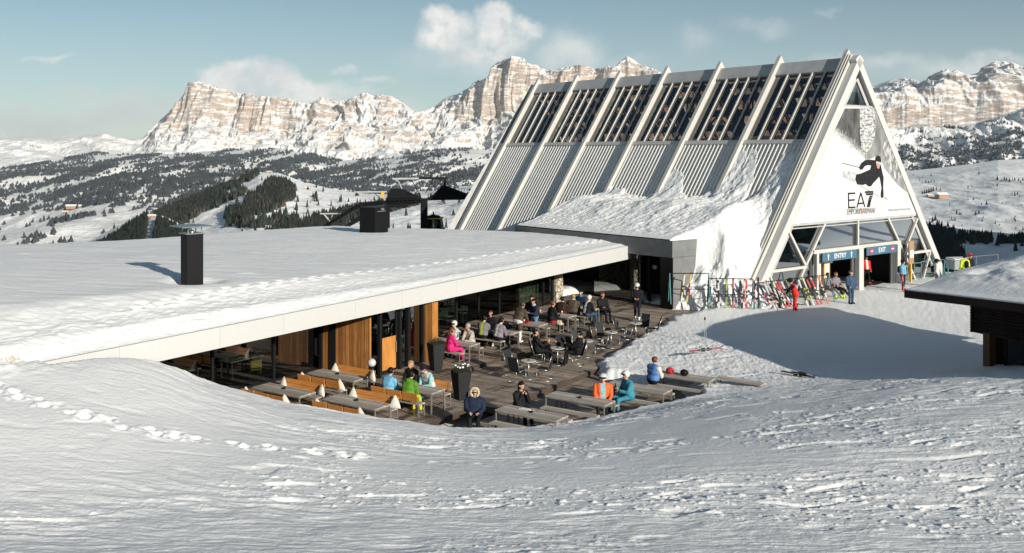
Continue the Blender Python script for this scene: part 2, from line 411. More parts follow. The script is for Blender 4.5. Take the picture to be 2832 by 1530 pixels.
def glass_mat(name, tint=(0.35, 0.36, 0.36), refl=1.0, rough=0.02, base=0.06):
    m, nt, bs = new_mat(name); nt.n.remove(bs)
    tr = nt.add('ShaderNodeBsdfTransparent'); tr.inputs[0].default_value = (*tint, 1)
    gl = nt.add('ShaderNodeBsdfGlossy'); gl.inputs['Roughness'].default_value = rough; gl.inputs[0].default_value = (0.9, 0.92, 0.92, 1)
    fr = nt.add('ShaderNodeFresnel'); fr.inputs['IOR'].default_value = 1.52
    f = nt.math('ADD', nt.math('MULTIPLY', fr.outputs[0], 1.6 * refl), base, clamp=True)
    mx = nt.add('ShaderNodeMixShader'); nt.put(mx, 0, f); nt.put(mx, 1, tr); nt.put(mx, 2, gl)
    out = nt.n['Material Output']; nt.put(out, 'Surface', mx)
    return m
M['glass'] = glass_mat('window_glass', (0.27, 0.31, 0.28), 0.13, base=0.03)
M['glass_dark'] = glass_mat('tinted_roof_glass', (0.50, 0.42, 0.36), 0.10, base=0.004)
M['glass_front'] = glass_mat('gable_glass', (0.14, 0.15, 0.145), 1.6, base=0.27)

def stone_mat(name, c1=(0.42, 0.36, 0.27), c2=(0.62, 0.55, 0.44), scale=3.4):
    m, nt, bs = new_mat(name)
    tcn = nt.add('ShaderNodeTexCoord'); v = tcn.outputs['Object']
    wv = nt.vmath('ADD', v, nt.vmath('SCALE', nt.add('ShaderNodeTexNoise', i_Vector=v, i_Scale=2.5).outputs['Color'], 0.18))
    vo = nt.add('ShaderNodeTexVoronoi', feature='DISTANCE_TO_EDGE', i_Vector=wv, i_Scale=scale)
    vc = nt.add('ShaderNodeTexVoronoi', i_Vector=wv, i_Scale=scale)
    c = nt.mix(nt.vmath('DOT_PRODUCT', vc.outputs['Color'], (0.33, 0.33, 0.33)), c1, c2)
    c = nt.mix(nt.ramp(vo.outputs['Distance'], 0.02, 0.07, 1, 0), c, (0.10, 0.085, 0.07))
    nt.put(bs, 'Base Color', c); bs.inputs['Roughness'].default_value = 0.9
    b = nt.add('ShaderNodeBump'); b.inputs['Strength'].default_value = 0.8; b.inputs['Distance'].default_value = 0.05
    nt.put(b, 'Height', nt.ramp(vo.outputs['Distance'], 0, 0.12)); nt.put(bs, 'Normal', b)
    return m
M['stone'] = stone_mat('rubble_stone')
M['stone_green'] = stone_mat('pale_rubble_stone', (0.36, 0.42, 0.27), (0.50, 0.56, 0.38))

def mountain_mat(name, rock1, rock2, strata=0.012, lo=0.80, hi=0.55, snowc=(0.86, 0.85, 0.83), forest=None, nscale=0.004):
    """snow on gentle ground, rock where the surface is steep"""
    m, nt, bs = new_mat(name)
    g = nt.add('ShaderNodeNewGeometry'); pos = g.outputs['Position']
    sp = nt.add('ShaderNodeSeparateXYZ'); nt.put(sp, 0, g.outputs['Normal'])
    n1 = nt.noise(pos, nscale, 6, 0.65)
    nd = nt.noise(nt.mapping(pos, (1, 1, 4)), nscale * 3.5, 8, 0.75)
    steep = nt.math('SUBTRACT', sp.outputs[2], nt.math('MULTIPLY', nt.math('SUBTRACT', nd, 0.5), 1.05))
    ra_ = nt.add('ShaderNodeAttribute', attribute_name='rockiness')
    steep = nt.math('SUBTRACT', steep, nt.math('MULTIPLY', ra_.outputs['Fac'], 0.42))
    rock = nt.ramp(steep, lo, hi)
    rc = nt.mix(nt.ramp(n1, 0.38, 0.62), rock1, rock2)
    st = nt.noise(nt.mapping(pos, (0.10, 0.10, 1), rot=(0.0, 0.09, 0.0)), strata, 6, 0.75)
    rc = nt.mix(nt.ramp(st, 0.42, 0.6, 0, 0.55), rc, [x * 0.5 for x in rock1])
    st2 = nt.noise(nt.mapping(pos, (0.2, 0.2, 1)), strata * 2.1, 4, 0.7)
    rock = nt.math('MULTIPLY', rock, nt.ramp(st2, 0.50, 0.62, 1, 0.30))
    c = nt.mix(rock, snowc, rc)
    nt.put(bs, 'Base Color', c); bs.inputs['Roughness'].default_value = 0.9; bs.inputs['Specular IOR Level'].default_value = 0.1
    b = nt.add('ShaderNodeBump'); b.inputs['Strength'].default_value = 0.9; b.inputs['Distance'].default_value = 1.0
    nt.put(b, 'Height', nt.math('MULTIPLY', nt.noise(nt.mapping(pos, (1, 1, 2.5)), nscale * 3.5, 6, 0.7), 0.10 / nscale)); nt.put(bs, 'Normal', b)
    return m
M['cliffs'] = mountain_mat('dolomite_cliffs', (0.52, 0.405, 0.315), (0.42, 0.365, 0.33), 0.016, 0.72, 0.46)
M['cliffs_right'] = mountain_mat('dolomite_cliffs_right', (0.50, 0.39, 0.31), (0.40, 0.355, 0.33), 0.018, 0.78, 0.52)
M['foothill'] = mountain_mat('snowy_foothill', (0.15, 0.13, 0.12), (0.20, 0.18, 0.17), 0.02, 0.62, 0.35, nscale=0.006)
# ---------------------------------------------------------------- near ground: one snow sheet around the site
def P2(u, v, Y): return ((u - CU) / FPX * Y, Y, CAMZ - (v - HV) / FPX * Y)
fg = []
for u in (-900, -200, 500, 1416, 2300, 3000, 3700): fg.append(P2(u, 1530, 15.4))
for u, v, Y in [(-300, 1400, 18.2), (100, 1400, 18.2), (700, 1400, 18.6), (1416, 1400, 18.8), (2100, 1400, 18.5), (2700, 1400, 18.2), (3200, 1390, 18),
                (-200, 1240, 20), (100, 1250, 20), (700, 1300, 20.6), (1416, 1300, 22), (2100, 1300, 20.8), (2700, 1250, 21.2), (3200, 1220, 21),
                (-100, 1105, 22.4), (120, 1105, 22.5), (700, 1200, 24.0), (1050, 1215, 25), (1416, 1240, 25.2), (1750, 1240, 24.0), (2100, 1200, 24.6), (2450, 1140, 25.6), (2700, 1120, 26.2), (3150, 1080, 26.5),
                (-60, 1032, 24.2), (120, 1034, 24.3), (350, 1050, 25), (700, 1138, 26.8), (1416, 1206, 27.8), (1750, 1190, 27.5), (2100, 1140, 28.2), (2450, 1085, 29.2), (3100, 1010, 30.5),
                (66, 1003, 25.0), (230, 975, 26.2), (396, 944, 27.6), (456, 986, 27.9), (560, 1050, 28.4), (660, 1093, 28.8), (850, 1125, 29.0), (1000, 1150, 28.8), (1150, 1163, 28.8), (1300, 1182, 29.0),
                (1420, 1189, 29.8), (1500, 1190, 30.4), (1584, 1170, 31.0), (1712, 1137, 32.0), (1821, 1110, 33.0), (1950, 1084, 34.3), (2045, 1074, 35.4),
                (2250, 1086, 32.2), (2340, 1072, 33.6),
                (2500, 1052, 32.4), (2649, 1034, 31.8), (2832, 1020, 31.3), (3050, 1000, 31)]:
    fg.append(P2(u, v, Y))
# plaza and the crumbled bank between it and the terrace
for u, v, z in [(1700, 1030, -.5), (1770, 1000, -.40), (1870, 985, -.22), (1930, 960, -.12), (2010, 1010, -.20), (2150, 1000, -.05), (1860, 940, -.12), (1700, 985, -.42), (1790, 935, -.25), (1890, 897, -.12),
                (2000, 930, -.02), (2020, 875, 0), (2200, 900, 0), (2400, 900, 0), (2600, 900, 0), (2300, 980, 0), (2500, 980, -.1), (2420, 840, 0), (2250, 840, 0), (2600, 840, 0), (2800, 900, 0), (3000, 950, 0),
                (2700, 830, 0), (2640, 800, 0), (2350, 1045, -.15), (2480, 1030, -.2), (2650, 1005, -.2), (2760, 1005, 0), (1960, 1050, -.5)]:
    p = at(u, v, z); fg.append((p.x, p.y, z))
for t, s, z in [(0, 1, 0), (8, 1, 0), (-8, 0, .1), (-12, 1, .45), (-14, 8, .3), (-16, 14, .3), (0, 15, 0), (0, 30, -1), (14, 5, -.3), (14, 20, -2.5), (20, 0, -.6), (-15, 30, -1), (26, -8, -1.5), (12, -3, 0), (-14, 0, .55), (-12, -2, .25), (-9, -3, .1)]:
    p = TS(t, s); fg.append((p.x, p.y, z))
for p_, q_, z in [(-3, -6, .2), (-1, 2, .0), (-1, -3, .2), (0, 6, 0)]:
    p = PQ(p_, q_); fg.append((p.x, p.y, z))
for x, y, z in [(0, 5, 4.4), (-12, 0, 4.6), (12, 0, 4.8), (0, -8, 5.5), (0, -20, 7.0), (-30, 0, 4.2), (-30, -25, 7), (30, -25, 8.5), (-40, 10, 3.5), (32, 10, 3.8), (45, 20, 2.6), (40, 36, .6), (50, 50, -1.5), (60, 0, 5.0), (0, 110, -9), (60, 110, -9), (-60, 110, -9), (90, 60, -8), (0, -60, 13), (60, -60, 15), (-60, -60, 12), (-70, 0, 5), (-70, 40, -1)]:
    fg.append((x, y, z))
H_A = RBF(fg, 0.0)
up = []
for p_, q_, z in [(0, 0, 3.2), (0, -8, 3.14), (0, -17, 3.0), (0, -24, 2.6), (-10, 0, 3.25), (-20, 0, 3.2), (-30, 0, 3.15), (-37.9, 0, 3.05), (-42, 0, 3.25), (-46, .5, 3.4),
                  (-10, -10, 3.32), (-20, -10, 3.40), (-30, -10, 3.5), (-38, -8, 3.75), (-46, -6, 4.0), (-14, -18, 3.2), (-26, -18, 3.45), (-36, -16, 3.7), (-46, -14, 4.1), (-60, -4, 5.0), (-60, -20, 4.6)]:
    p = PQ(p_, q_); up.append((p.x, p.y, z))
for u, v, Y in [(-150, 705, 46), (0, 697, 48), (220, 676, 52), (374, 660, 55.5), (528, 648, 59), (704, 631, 62.5), (880, 633, 64), (1000, 637, 65)]:
    p = P2(u, v, Y); up.append(p); up.append((p[0] - 3, p[1] + 9, p[2] - 1.6)); up.append((p[0] - 8, p[1] + 26, p[2] - 8))
up += [(-60, 80, -9), (-70, 60, -4), (0, 110, -12), (-90, 20, 2), (-60, 110, -14)]
H_B = RBF(up, 0.0)
_px = [(456, 1001, 28.3), (560, 1051, 28.9), (660, 1094, 29.3), (850, 1126, 29.5), (1000, 1151, 29.3), (1150, 1165, 29.3), (1300, 1184, 29.5), (1420, 1191, 30.2), (1500, 1192, 30.8), (1584, 1171, 31.4), (1712, 1138, 32.4), (1821, 1111, 33.4), (1950, 1084, 34.5)]
pit = [P2(*a)[:2] for a in _px]
pit += [tuple(at(u, v, z)[:2]) for u, v, z in [(1935, 1062, -.6), (1800, 1048, -.65), (1700, 1030, -.6), (1676, 1006, -.55), (1730, 975, -.5), (1830, 925, -.4), (1900, 893, -.3), (1965, 879, -.2), (2010, 868, -.1), (1930, 850, -.1), (1830, 832, 0), (1740, 815, 0), (1690, 803, 0), (1640, 798, 0), (1600, 800, 0)]]
pit += [tuple(PQ(*a)[:2]) for a in [(-4.1, -5.0), (-4.9, -8), (-5.2, -20), (-39, -20), (-35.3, -2.4), (-33.9, -0.6)]]

def ground_base(x, y, detail=True):
    dx, dy = x - RO.x, y - RO.y
    p = dx * D1.x + dy * D1.y; q = dx * N1.x + dy * N1.y
    a = H_A(x, y); b = H_B(x, y)
    # upper (roof side) ground takes over behind the fascia line
    wl = sstep(1.2, -1.8, q) * sstep(-36.5, -39.5, p)
    wb = np.where(q < -24, 1.0, 0) * sstep(3, -4, p)
    wgt = np.clip(np.maximum(wl, sstep(-23, -27, q) * sstep(4, -2, p)), 0, 1)
    return a * (1 - wgt) + b * wgt, p, q
def snow_detail(x, y, amp=1.0):
    r = np.sqrt(x * x + y * y)
    z = 0.07 * fbm(x * 0.16, y * 0.16, 3, 5)
    wx = x + 0.5 * gnoise(x * .6, y * .6, 31); wy = y + 0.4 * gnoise(x * .6, y * .6, 32)
    sc = 0.45 + 0.55 * sstep(12, 20, r)
    # wind-cut ridges, long across the view
    sa = ridged(wx * 0.45 - wy * 0.18, wy * 1.7 + wx * .16, 4, 11, .55)
    z += 0.028 * sc * (sa - 0.6) * sstep(-.25, .35, gnoise(x * .11, y * .16, 41) + .10)
    # small broken plates and clods, more of them to the right and middle
    msk = sstep(-0.05, 0.30, gnoise(x * .15 + 3, y * .30, 51) + 0.20 * np.clip(x, -9, 9) / 9 + 0.0 + .16 * np.exp(-((y - 20 - .1 * x) / 3) ** 2))
    c = gnoise(wx * 2.4, wy * 4.6, 61) + .6 * gnoise(wx * 5.3, wy * 9.2, 62)
    z += 0.032 * sstep(0.34, 0.58, c) * msk * sc
    c2 = gnoise(wx * 6.0 + 9, wy * 10.5, 63) + .5 * gnoise(wx * 13, wy * 22, 64)
    z += 0.020 * sstep(0.24, 0.52, c2) * (.12 + .88 * msk) * sstep(40, 22, r) * sc
    c3 = gnoise(wx * 0.8, wy * 2.3, 65)
    z -= 0.05 * sstep(.22, .45, c3) * sc * (.3 + .7 * msk)
    z += 0.007 * fbm(x * 5.5, y * 9, 3, 71) * sstep(30, 8, r)
    near = sstep(2.5, 6.0, r)
    return z * amp * (0.25 + 0.75 * near)
# footprints of one walker along the slope
trail = []
_tp = [(-30, 1055), (60, 1092), (150, 1118), (250, 1152), (370, 1185), (500, 1210), (620, 1228), (760, 1243), (900, 1258), (1050, 1272), (1250, 1282), (1430, 1280), (1620, 1268), (1850, 1240), (2050, 1200), (2300, 1150), (2560, 1095), (2800, 1065)]
def ray_ground(u, v):
    lo = 4.0
    Ys = np.linspace(11, 45, 800); X = (u - CU) / FPX * Ys; Zr = CAMZ - (v - HV) / FPX * Ys
    g, _, _ = ground_base(X, Ys); k = np.argmax(g > Zr)
    return float(X[k]), float(Ys[k])
_w = [ray_ground(*a) for a in _tp]
for (ax, ay), (bx, by) in zip(_w[:-1], _w[1:]):
    L = math.hypot(bx - ax, by - ay); n = max(1, int(L / 0.25))
    for i in range(n):
        s_ = 1 if (len(trail) % 2) else -1; nx, ny = -(by - ay) / L, (bx - ax) / L
        if rng.random() < .18: continue
        trail.append((ax + (bx - ax) * i / n + nx * .12 * s_ + rng.uniform(-.13, .13), ay + (by - ay) * i / n + ny * .13 * s_ + rng.uniform(-.09, .09), rng.uniform(.2, .85) * (1 if bx < -1.5 else .3)))
def prints(x, y):
    z = np.zeros_like(x)
    for tx, ty, a in trail:
        m = (np.abs(x - tx) < 0.8) & (np.abs(y - ty) < 0.8)
        if not m.any(): continue
        d = np.sqrt(((x[m] - tx) / 1.25) ** 2 + (y[m] - ty) ** 2)
        z[m] += -0.13 * a * sstep(.14, .05, d) + 0.05 * a * np.exp(-((d - .20) / .06) ** 2) * np.clip(.4 + gnoise(x[m] * 5, y[m] * 5, 73) * 2, 0, 1.2)
    return z
def ground_full(x, y):
    z, p, q = ground_base(x, y)
    sd = poly_sd(pit, x, y)
    sdn = sd + 0.22 * fbm(x * 1.1, y * 1.1, 3, 81)
    far = sstep(-13, -8, p) * sstep(-6, -2, q)
    sdn = sdn - far * (0.9 * np.clip(fbm(x * .5, y * .9, 3, 85) + .15, 0, 1)) * sstep(2.2, .3, sd)
    dk = -0.6 + 0.5 * np.clip((p + 14) / 9, 0, 1)
    z = z - .17 * np.exp(-((sd + .2) / 1.3) ** 2) * sstep(36, 33, y) * sstep(-10.3, -9.0, x)
    slope_edge = np.where(y < 36, sstep(-0.05, 0.55, sdn), sstep(0.0, 1.3, sdn))
    crumb = np.exp(-((x - 8.5) / 5.5) ** 2 - ((y - 41) / 6.5) ** 2)
    plaza = sstep(8, 11, x) * sstep(33, 37, y) * sstep(60, 55, y) * (1 - crumb)
    amp = 1.0 - 0.80 * plaza
    up_roof = sstep(0.5, -1.5, q) * sstep(-34, -40, p)
    amp = amp * (1 - .55 * up_roof)
    z = z + snow_detail(x, y, amp)
    z += crumb * (0.05 * np.abs(gnoise(x * 2.3, y * 1.6, 91)) + 0.060 * np.abs(gnoise(x * 5.0, y * 4.0, 92)) + 0.050 * np.abs(gnoise(x * 10, y * 8, 93)))
    pat = np.exp(-((p + 2) / 4.0) ** 2 - ((q + 4) / 5.0) ** 2); z += pat * (.14 * np.abs(gnoise(x * 1.3, y * 1.1, 87)) + .07 * np.abs(gnoise(x * 4, y * 4, 88)) - .06)
    z += 0.018 * plaza * fbm(x * 3, y * 3, 3, 95)
    # loose clods on the bank above the snow-covered eave, left
    bank = np.exp(-((q + 1.5) / 1.8) ** 2) * sstep(-35, -38, p) * sstep(-52, -44, p)
    z += bank * 0.22 * np.abs(fbm(x * 1.4, y * 1.4, 3, 97))
    z = z + prints(x, y)
    z = z * (1 - slope_edge) + (np.minimum(z, dk - .45) - 0.25) * slope_edge
    # under the roof snow the sheet stays low
    under = sstep(-37.4, -36.6, p) * sstep(0.25, 0.0, q) * sstep(-24.5, -23.5, q) * sstep(-4.2, -4.8, p)
    z = z * (1 - under) + np.minimum(z, -1.4) * under
    # lift station floor and hut footprint
    return z
# polar sampling: dense in front of the lens, coarse behind
th_f = np.arctan(np.linspace(-0.60, 0.60, 1050))
th_b = np.linspace(th_f[-1] + .02, 2 * np.pi + th_f[0] - .02, 90)
th = np.concatenate([th_f, th_b, [th_f[0] + 2 * np.pi]])
inv = np.linspace(1 / 11.5, 1 / 48.0, 860)
rr = np.concatenate([[0.4, 1.5, 3, 5, 7, 9, 10.5], 1 / inv, 48 + 64 * (np.linspace(0.01, 1, 110)) ** 1.15])
TH, RR = np.meshgrid(th, rr); GX = RR * np.sin(TH); GY = RR * np.cos(TH)
GZ = ground_full(GX, GY)
nr, nc = GX.shape
ground = np_mesh('ground', np.stack([GX, GY, GZ], -1).reshape(-1, 3), grid_quads(nr, nc)[:, ::-1], M['snow'])
tag(ground, kind='structure')
del GX, GY, GZ, TH, RR

# ---------------------------------------------------------------- the landscape beyond
def prof(pts, x): a = np.array(pts, float); return np.interp(x, a[:, 0], a[:, 1])
def layer(name, mat, u0, u1, nu, rows, crest, Dc, noise_fn, back=((1.12, -.25), (1.6, -1.2)), base=None, kind='structure'):
    """a ridge with its flank: rows = [(Y/Dc, fraction of height)], crest = [(u, v)] skyline at distance Dc"""
    u = np.linspace(u0, u1, nu); vc = prof(crest, u); vb = prof(base, u)
    D = Dc(u) if callable(Dc) else np.full(nu, float(Dc))
    rows = [(a, b) for a, b in rows]; a0 = np.array([r[0] for r in rows]); b0 = np.array([r[1] for r in rows])
    return u, vc, vb, D, a0, b0
def build_layer(name, mat, u0, u1, nu, nv, crest, base, Dc, yprof, zfrac, noise, smooth=True, back=2, terr=None):
    u = np.linspace(u0, u1, nu); vc = prof(crest, u); vb = prof(base, u)
    D = Dc(u) if callable(Dc) else np.full(nu, float(Dc))
    t = np.linspace(0, 1, nv); T, U = np.meshgrid(t, u, indexing='ij')
    Y = D[None, :] * yprof(T); tanx = (U - CU) / FPX; X = tanx * Y
    zc = CAMZ - (vc - HV) / FPX * D; zb = CAMZ - (vb - HV) / FPX * (D * yprof(np.zeros(1))[0])
    Z = zb[None, :] + (zc - zb)[None, :] * zfrac(T, U)
    dX, dY, dZ = noise(X, Y, T, U)
    Xn, Yn, Zn = X + dX, Y + dY, Z + dZ
    if terr:
        wp = 90 * fbm(X / 1500, Y / 1500, 2, 77) + .10 * X
        wt = terr[1] * (1 - sstep(.93, 1, T)); Zn = Zn * (1 - wt) + (terrace(Zn + wp, terr[0], 1.0) - wp) * wt
    bx, by, bz = [Xn], [Yn], [Zn]
    for k in range(1, back + 1):                      # the far side of the ridge falls away again
        bx.append(Xn[-1:] * (1 + .08 * k)); by.append(Yn[-1:] * (1 + .08 * k)); bz.append(Zn[-1:] - (zc - zb)[None, :] * .3 * k - 0.02 * D[None, :] * k)
    Xn, Yn, Zn = np.vstack(bx), np.vstack(by), np.vstack(bz)
    o = np_mesh(name, np.stack([Xn, Yn, Zn], -1).reshape(-1, 3), grid_quads(Xn.shape[0], nu), mat, smooth=smooth)
    tag(o, kind='structure')
    return o, (u, t, Xn[:nv], Yn[:nv], Zn[:nv])

k_ = 2832 / 2576.0
sky_l = [(a * k_, b * k_) for a, b in [(-120, 352), (0, 350), (60, 345), (130, 352), (200, 345), (262, 336), (300, 344), (330, 352), (360, 348), (380, 330), (400, 308), (440, 275), (462, 252), (478, 222), (500, 212), (540, 226), (575, 240), (600, 245), (650, 251), (720, 256), (752, 266), (790, 258), (850, 252), (900, 250), (940, 246), (962, 241), (990, 247), (1015, 262), (1035, 277), (1060, 284), (1090, 274), (1120, 250), (1150, 240), (1170, 228), (1205, 208), (1228, 196), (1236, 172), (1255, 157), (1290, 152), (1315, 155), (1332, 163), (1352, 168), (1375, 186), (1392, 182), (1410, 175), (1460, 169), (1510, 177), (1545, 171), (1565, 150), (1578, 143), (1592, 150), (1615, 168), (1645, 182), (1700, 200), (1800, 230), (1950, 260)]]
def mnoise(amp, sx, seed):
    def f(X, Y, T, U):
        env = np.clip(T * 1.3, 0, 1)
        wx_ = 300 * fbm(X / 1100, Y / 1100, 3, seed + 1); wy_ = 300 * fbm(X / 1100, Y / 1100, 3, seed + 2)
        crest_in = 1 - .86 * sstep(.86, 1.0, T)
        ri = ridged((X + wx_) / (sx * 1.3), (Y + wy_) / (sx * 2.6), 5, seed, .50) - 0.75
        cm = prof(cliff_m, U.ravel()).reshape(U.shape) if seed == 100 else .5 + 0 * U
        crest_in = crest_in * (1 - .60 * cm * sstep(.45, .7, T))
        soft = (1 - .62 * sstep(480, 380, U)) if seed == 100 else 1.0
        env = env * soft; z = amp * ri * env * crest_in
        z += 0.26 * amp * (ridged(X / 230, Y / 420, 5, seed + 9, .5) - .7) * env * (.35 + .65 * sstep(.12, .5, T)) * (1 - .8 * sstep(.86, 1, T)) * (1 - .6 * sstep(.9, 1, T))
        # buttresses push the faces in and out
        dy = -0.85 * amp * (ridged((X + wx_) / (sx * .9), Y / (sx * 5) + 3, 4, seed + 5, .5) - .75) * env * (1 - .5 * sstep(.9, 1, T))
        return 0 * X, dy, z
    return f
def terrace(Z, period, k):
    f = Z / period; fl = np.floor(f); fr = f - fl
    return (fl + np.where(fr < .55, fr * .45 / .55 * .55, .2475 + (fr - .55) / .45 * .7525)) * period * k + Z * (1 - k)
def cliffy(mask_pts, step=(.74, .82), lo=.50, hi=.93):
    def f(T, U):
        m = prof(mask_pts, U.ravel()).reshape(U.shape)
        ramp = T ** 1.25
        cl = np.interp(T, [0, .35, .60, step[0], step[1], 1.0], [0, .16, .36, lo, hi, 1.0])
        return ramp * (1 - m) + cl * m
    return f
cliff_m = [(a * k_, b) for a, b in [(0, 0), (400, 0.1), (455, .95), (600, 1), (740, .9), (800, .35), (960, .45), (1060, .1), (1130, .3), (1220, .9), (1400, .9), (1560, .8), (1950, .8)]]
base_l = [(-150, 500), (700, 500), (1100, 520), (1500, 540), (2200, 560)]
far_rng, _fr = build_layer('mountain', M['cliffs'], -180, 2180, 1500, 250, sky_l, base_l, 13000, lambda T: .66 + .34 * T, cliffy(cliff_m), mnoise(165, 480, 100), terr=(95, .80))
_U, _T = np.meshgrid(_fr[0], _fr[1]); _cm = prof(cliff_m, _U.ravel()).reshape(_U.shape)
_rk = _cm * sstep(.60, .72, _T) * sstep(.985, .90, _T) * (.42 + 1.1 * fbm(_U / 45, _T * 6, 3, 118)) + sstep(820, 900, _U) * sstep(1190, 1120, _U) * sstep(.25, .45, _T) * sstep(.99, .88, _T) * (.12 + 1.5 * fbm(_U / 70, _T * 9, 3, 119)) - .35 * sstep(.5, .3, _T)
_rk = np.vstack([_rk, _rk[-1:], _rk[-1:]])
_at = far_rng.data.attributes.new('rockiness', 'FLOAT', 'POINT'); _at.data.foreach_set('value', _rk.astype(np.float32).ravel())
sky_r = [(a * k_, b * k_) for a, b in [(2080, 260), (2150, 232), (2205, 214), (2235, 204), (2270, 198), (2292, 204), (2310, 214), (2340, 196), (2370, 178), (2400, 177), (2432, 191), (2455, 186), (2472, 172), (2495, 162), (2520, 165), (2550, 168), (2576, 166), (2700, 175)]]
build_layer('mountain', M['cliffs_right'], 2240, 3000, 620, 230, sky_r, [(2200, 520), (3000, 500)], 9500, lambda T: .70 + .30 * T,
            cliffy([(2200, .8), (3000, .9)], (.50, .68), .30, .82), mnoise(120, 480, 140), terr=(90, .7))
# rocky shoulder under the right-hand cliffs
rockF, rF = build_layer('hill', M['foothill'], 2300, 3000, 500, 120, [(2300, 365), (2420, 372), (2520, 350), (2600, 352), (2700, 345), (2832, 300), (3000, 290)], [(2300, 600), (3000, 560)], 6200,
            lambda T: .75 + .25 * T, lambda T, U: T ** .9, mnoise(75, 260, 160))
# forested slopes and the snowy country in the valley
crest2 = [(a * k_, b * k_) for a, b in [(-120, 425), (0, 418), (130, 400), (240, 385), (330, 392), (470, 392), (560, 378), (700, 372), (800, 385), (860, 400), (960, 395), (1050, 380), (1150, 378), (1230, 380), (1300, 372), (1500, 380)]]
def n2(X, Y, T, U):
    e = np.clip(np.sin(np.pi * np.clip(T, 0, .9) / .9) + .25, 0, 1)
    z = 150 * fbm(X / 1100, Y / 1500, 4, 201) * e + 9 * fbm(X / 90, Y / 120, 3, 205) * e
    return 0 * X, 0 * X, z
slopes, sl = build_layer('hill', M['foothill'], -200, 1560, 900, 260, crest2, [(-200, 760), (400, 700), (1600, 720)], lambda u: 8200 + 0 * u, lambda T: .30 + .70 * T ** 1.15,
                         lambda T, U: T ** 1.28, n2)
crest3 = [(a * k_, b * k_) for a, b in [(150, 640), (230, 604), (300, 568), (400, 534), (480, 505), (560, 470), (620, 443), (650, 433), (700, 437), (760, 458), (830, 474), (900, 484), (960, 488), (1060, 482), (1150, 474), (1200, 462), (1300, 470), (1500, 480)]]
def n3(X, Y, T, U):
    e = np.clip(np.sin(np.pi * np.clip(T, 0, .95)) + .1, 0, 1)
    return 0 * X, 0 * X, 14 * fbm(X / 160, Y / 240, 4, 301) * e + 1.5 * fbm(X / 18, Y / 25, 3, 305)
ridge3, r3 = build_layer('hill', M['snow'], 120, 1600, 700, 160, crest3, [(120, 740), (700, 690), (1600, 700)], 2400, lambda T: .50 + .50 * T, lambda T, U: T ** .95, n3)
crest4 = [(a * k_, b * k_) for a, b in [(60, 720), (150, 660), (230, 632), (290, 600), (345, 562), (380, 545), (400, 540), (425, 549), (450, 562), (500, 590), (620, 640), (800, 700)]]
ridge4, r4 = build_layer('hill', M['snow'], 60, 900, 400, 100, crest4, [(60, 860), (900, 900)], 1300, lambda T: .55 + .45 * T, lambda T, U: T,
                         lambda X, Y, T, U: (0 * X, 0 * X, 8 * fbm(X / 90, Y / 120, 4, 401) * np.clip(1 - T ** 6, 0, 1)))
# right: open ski slopes
crest5 = [(2440, 482), (2520, 472), (2600, 464), (2700, 452), (2760, 443), (2832, 440), (3050, 430)]
def n5(X, Y, T, U):
    e = np.clip(1 - T ** 5, 0, 1)
    return 0 * X, 0 * X, (16 * fbm(X / 220, Y / 420, 4, 501) + 1.8 * fbm(X / 25, Y / 50, 3, 505)) * e
slope5, r5 = build_layer('hill', M['snow'], 2300, 3050, 500, 260, crest5, [(2300, 740), (3050, 720)], 2600, lambda T: .42 + .58 * T, lambda T, U: T ** 1.25, n5)
_o6, _r6 = build_layer('hill', M['snow_rough'], 2380, 3100, 420, 90, [(2380, 640), (2520, 650), (2600, 650), (2700, 660), (2760, 672), (2832, 668), (3100, 650)], [(2380, 800), (3100, 790)], 1000, lambda T: .5 + .5 * T,
            lambda T, U: T ** 1.1, lambda X, Y, T, U: (0 * X, 0 * X, (5 * ridged(X / 40, Y / 60, 4, 601) * .4) * np.clip(1 - T ** 6, 0, 1)))

# hillside behind the photographer (mirrored in the gable glass)
thb = np.linspace(R(33), R(327), 220); rb = np.array([108, 150, 200, 260, 330, 420, 520, 640, 900, 1400.])
TB, RB = np.meshgrid(thb, rb); XB = RB * np.sin(TB); YB = RB * np.cos(TB)
ZB = -9 * sstep(R(130), R(95), TB) - 2 + .05 * np.clip(RB - 200, 0, 900) * sstep(R(100), R(60), TB) + (RB - 100) * .115 * np.clip(sstep(R(62), R(100), TB) * sstep(R(298), R(250), TB) + 0.05, 0, 1) + 5 * fbm(XB / 70, YB / 70, 3, 701) + 14 * sstep(R(62), R(100), TB) * sstep(R(298), R(250), TB)
hb = np_mesh('hill', np.stack([XB, YB, ZB], -1).reshape(-1, 3), grid_quads(*XB.shape)[:, ::-1], M['snow']); tag(hb, kind='structure')

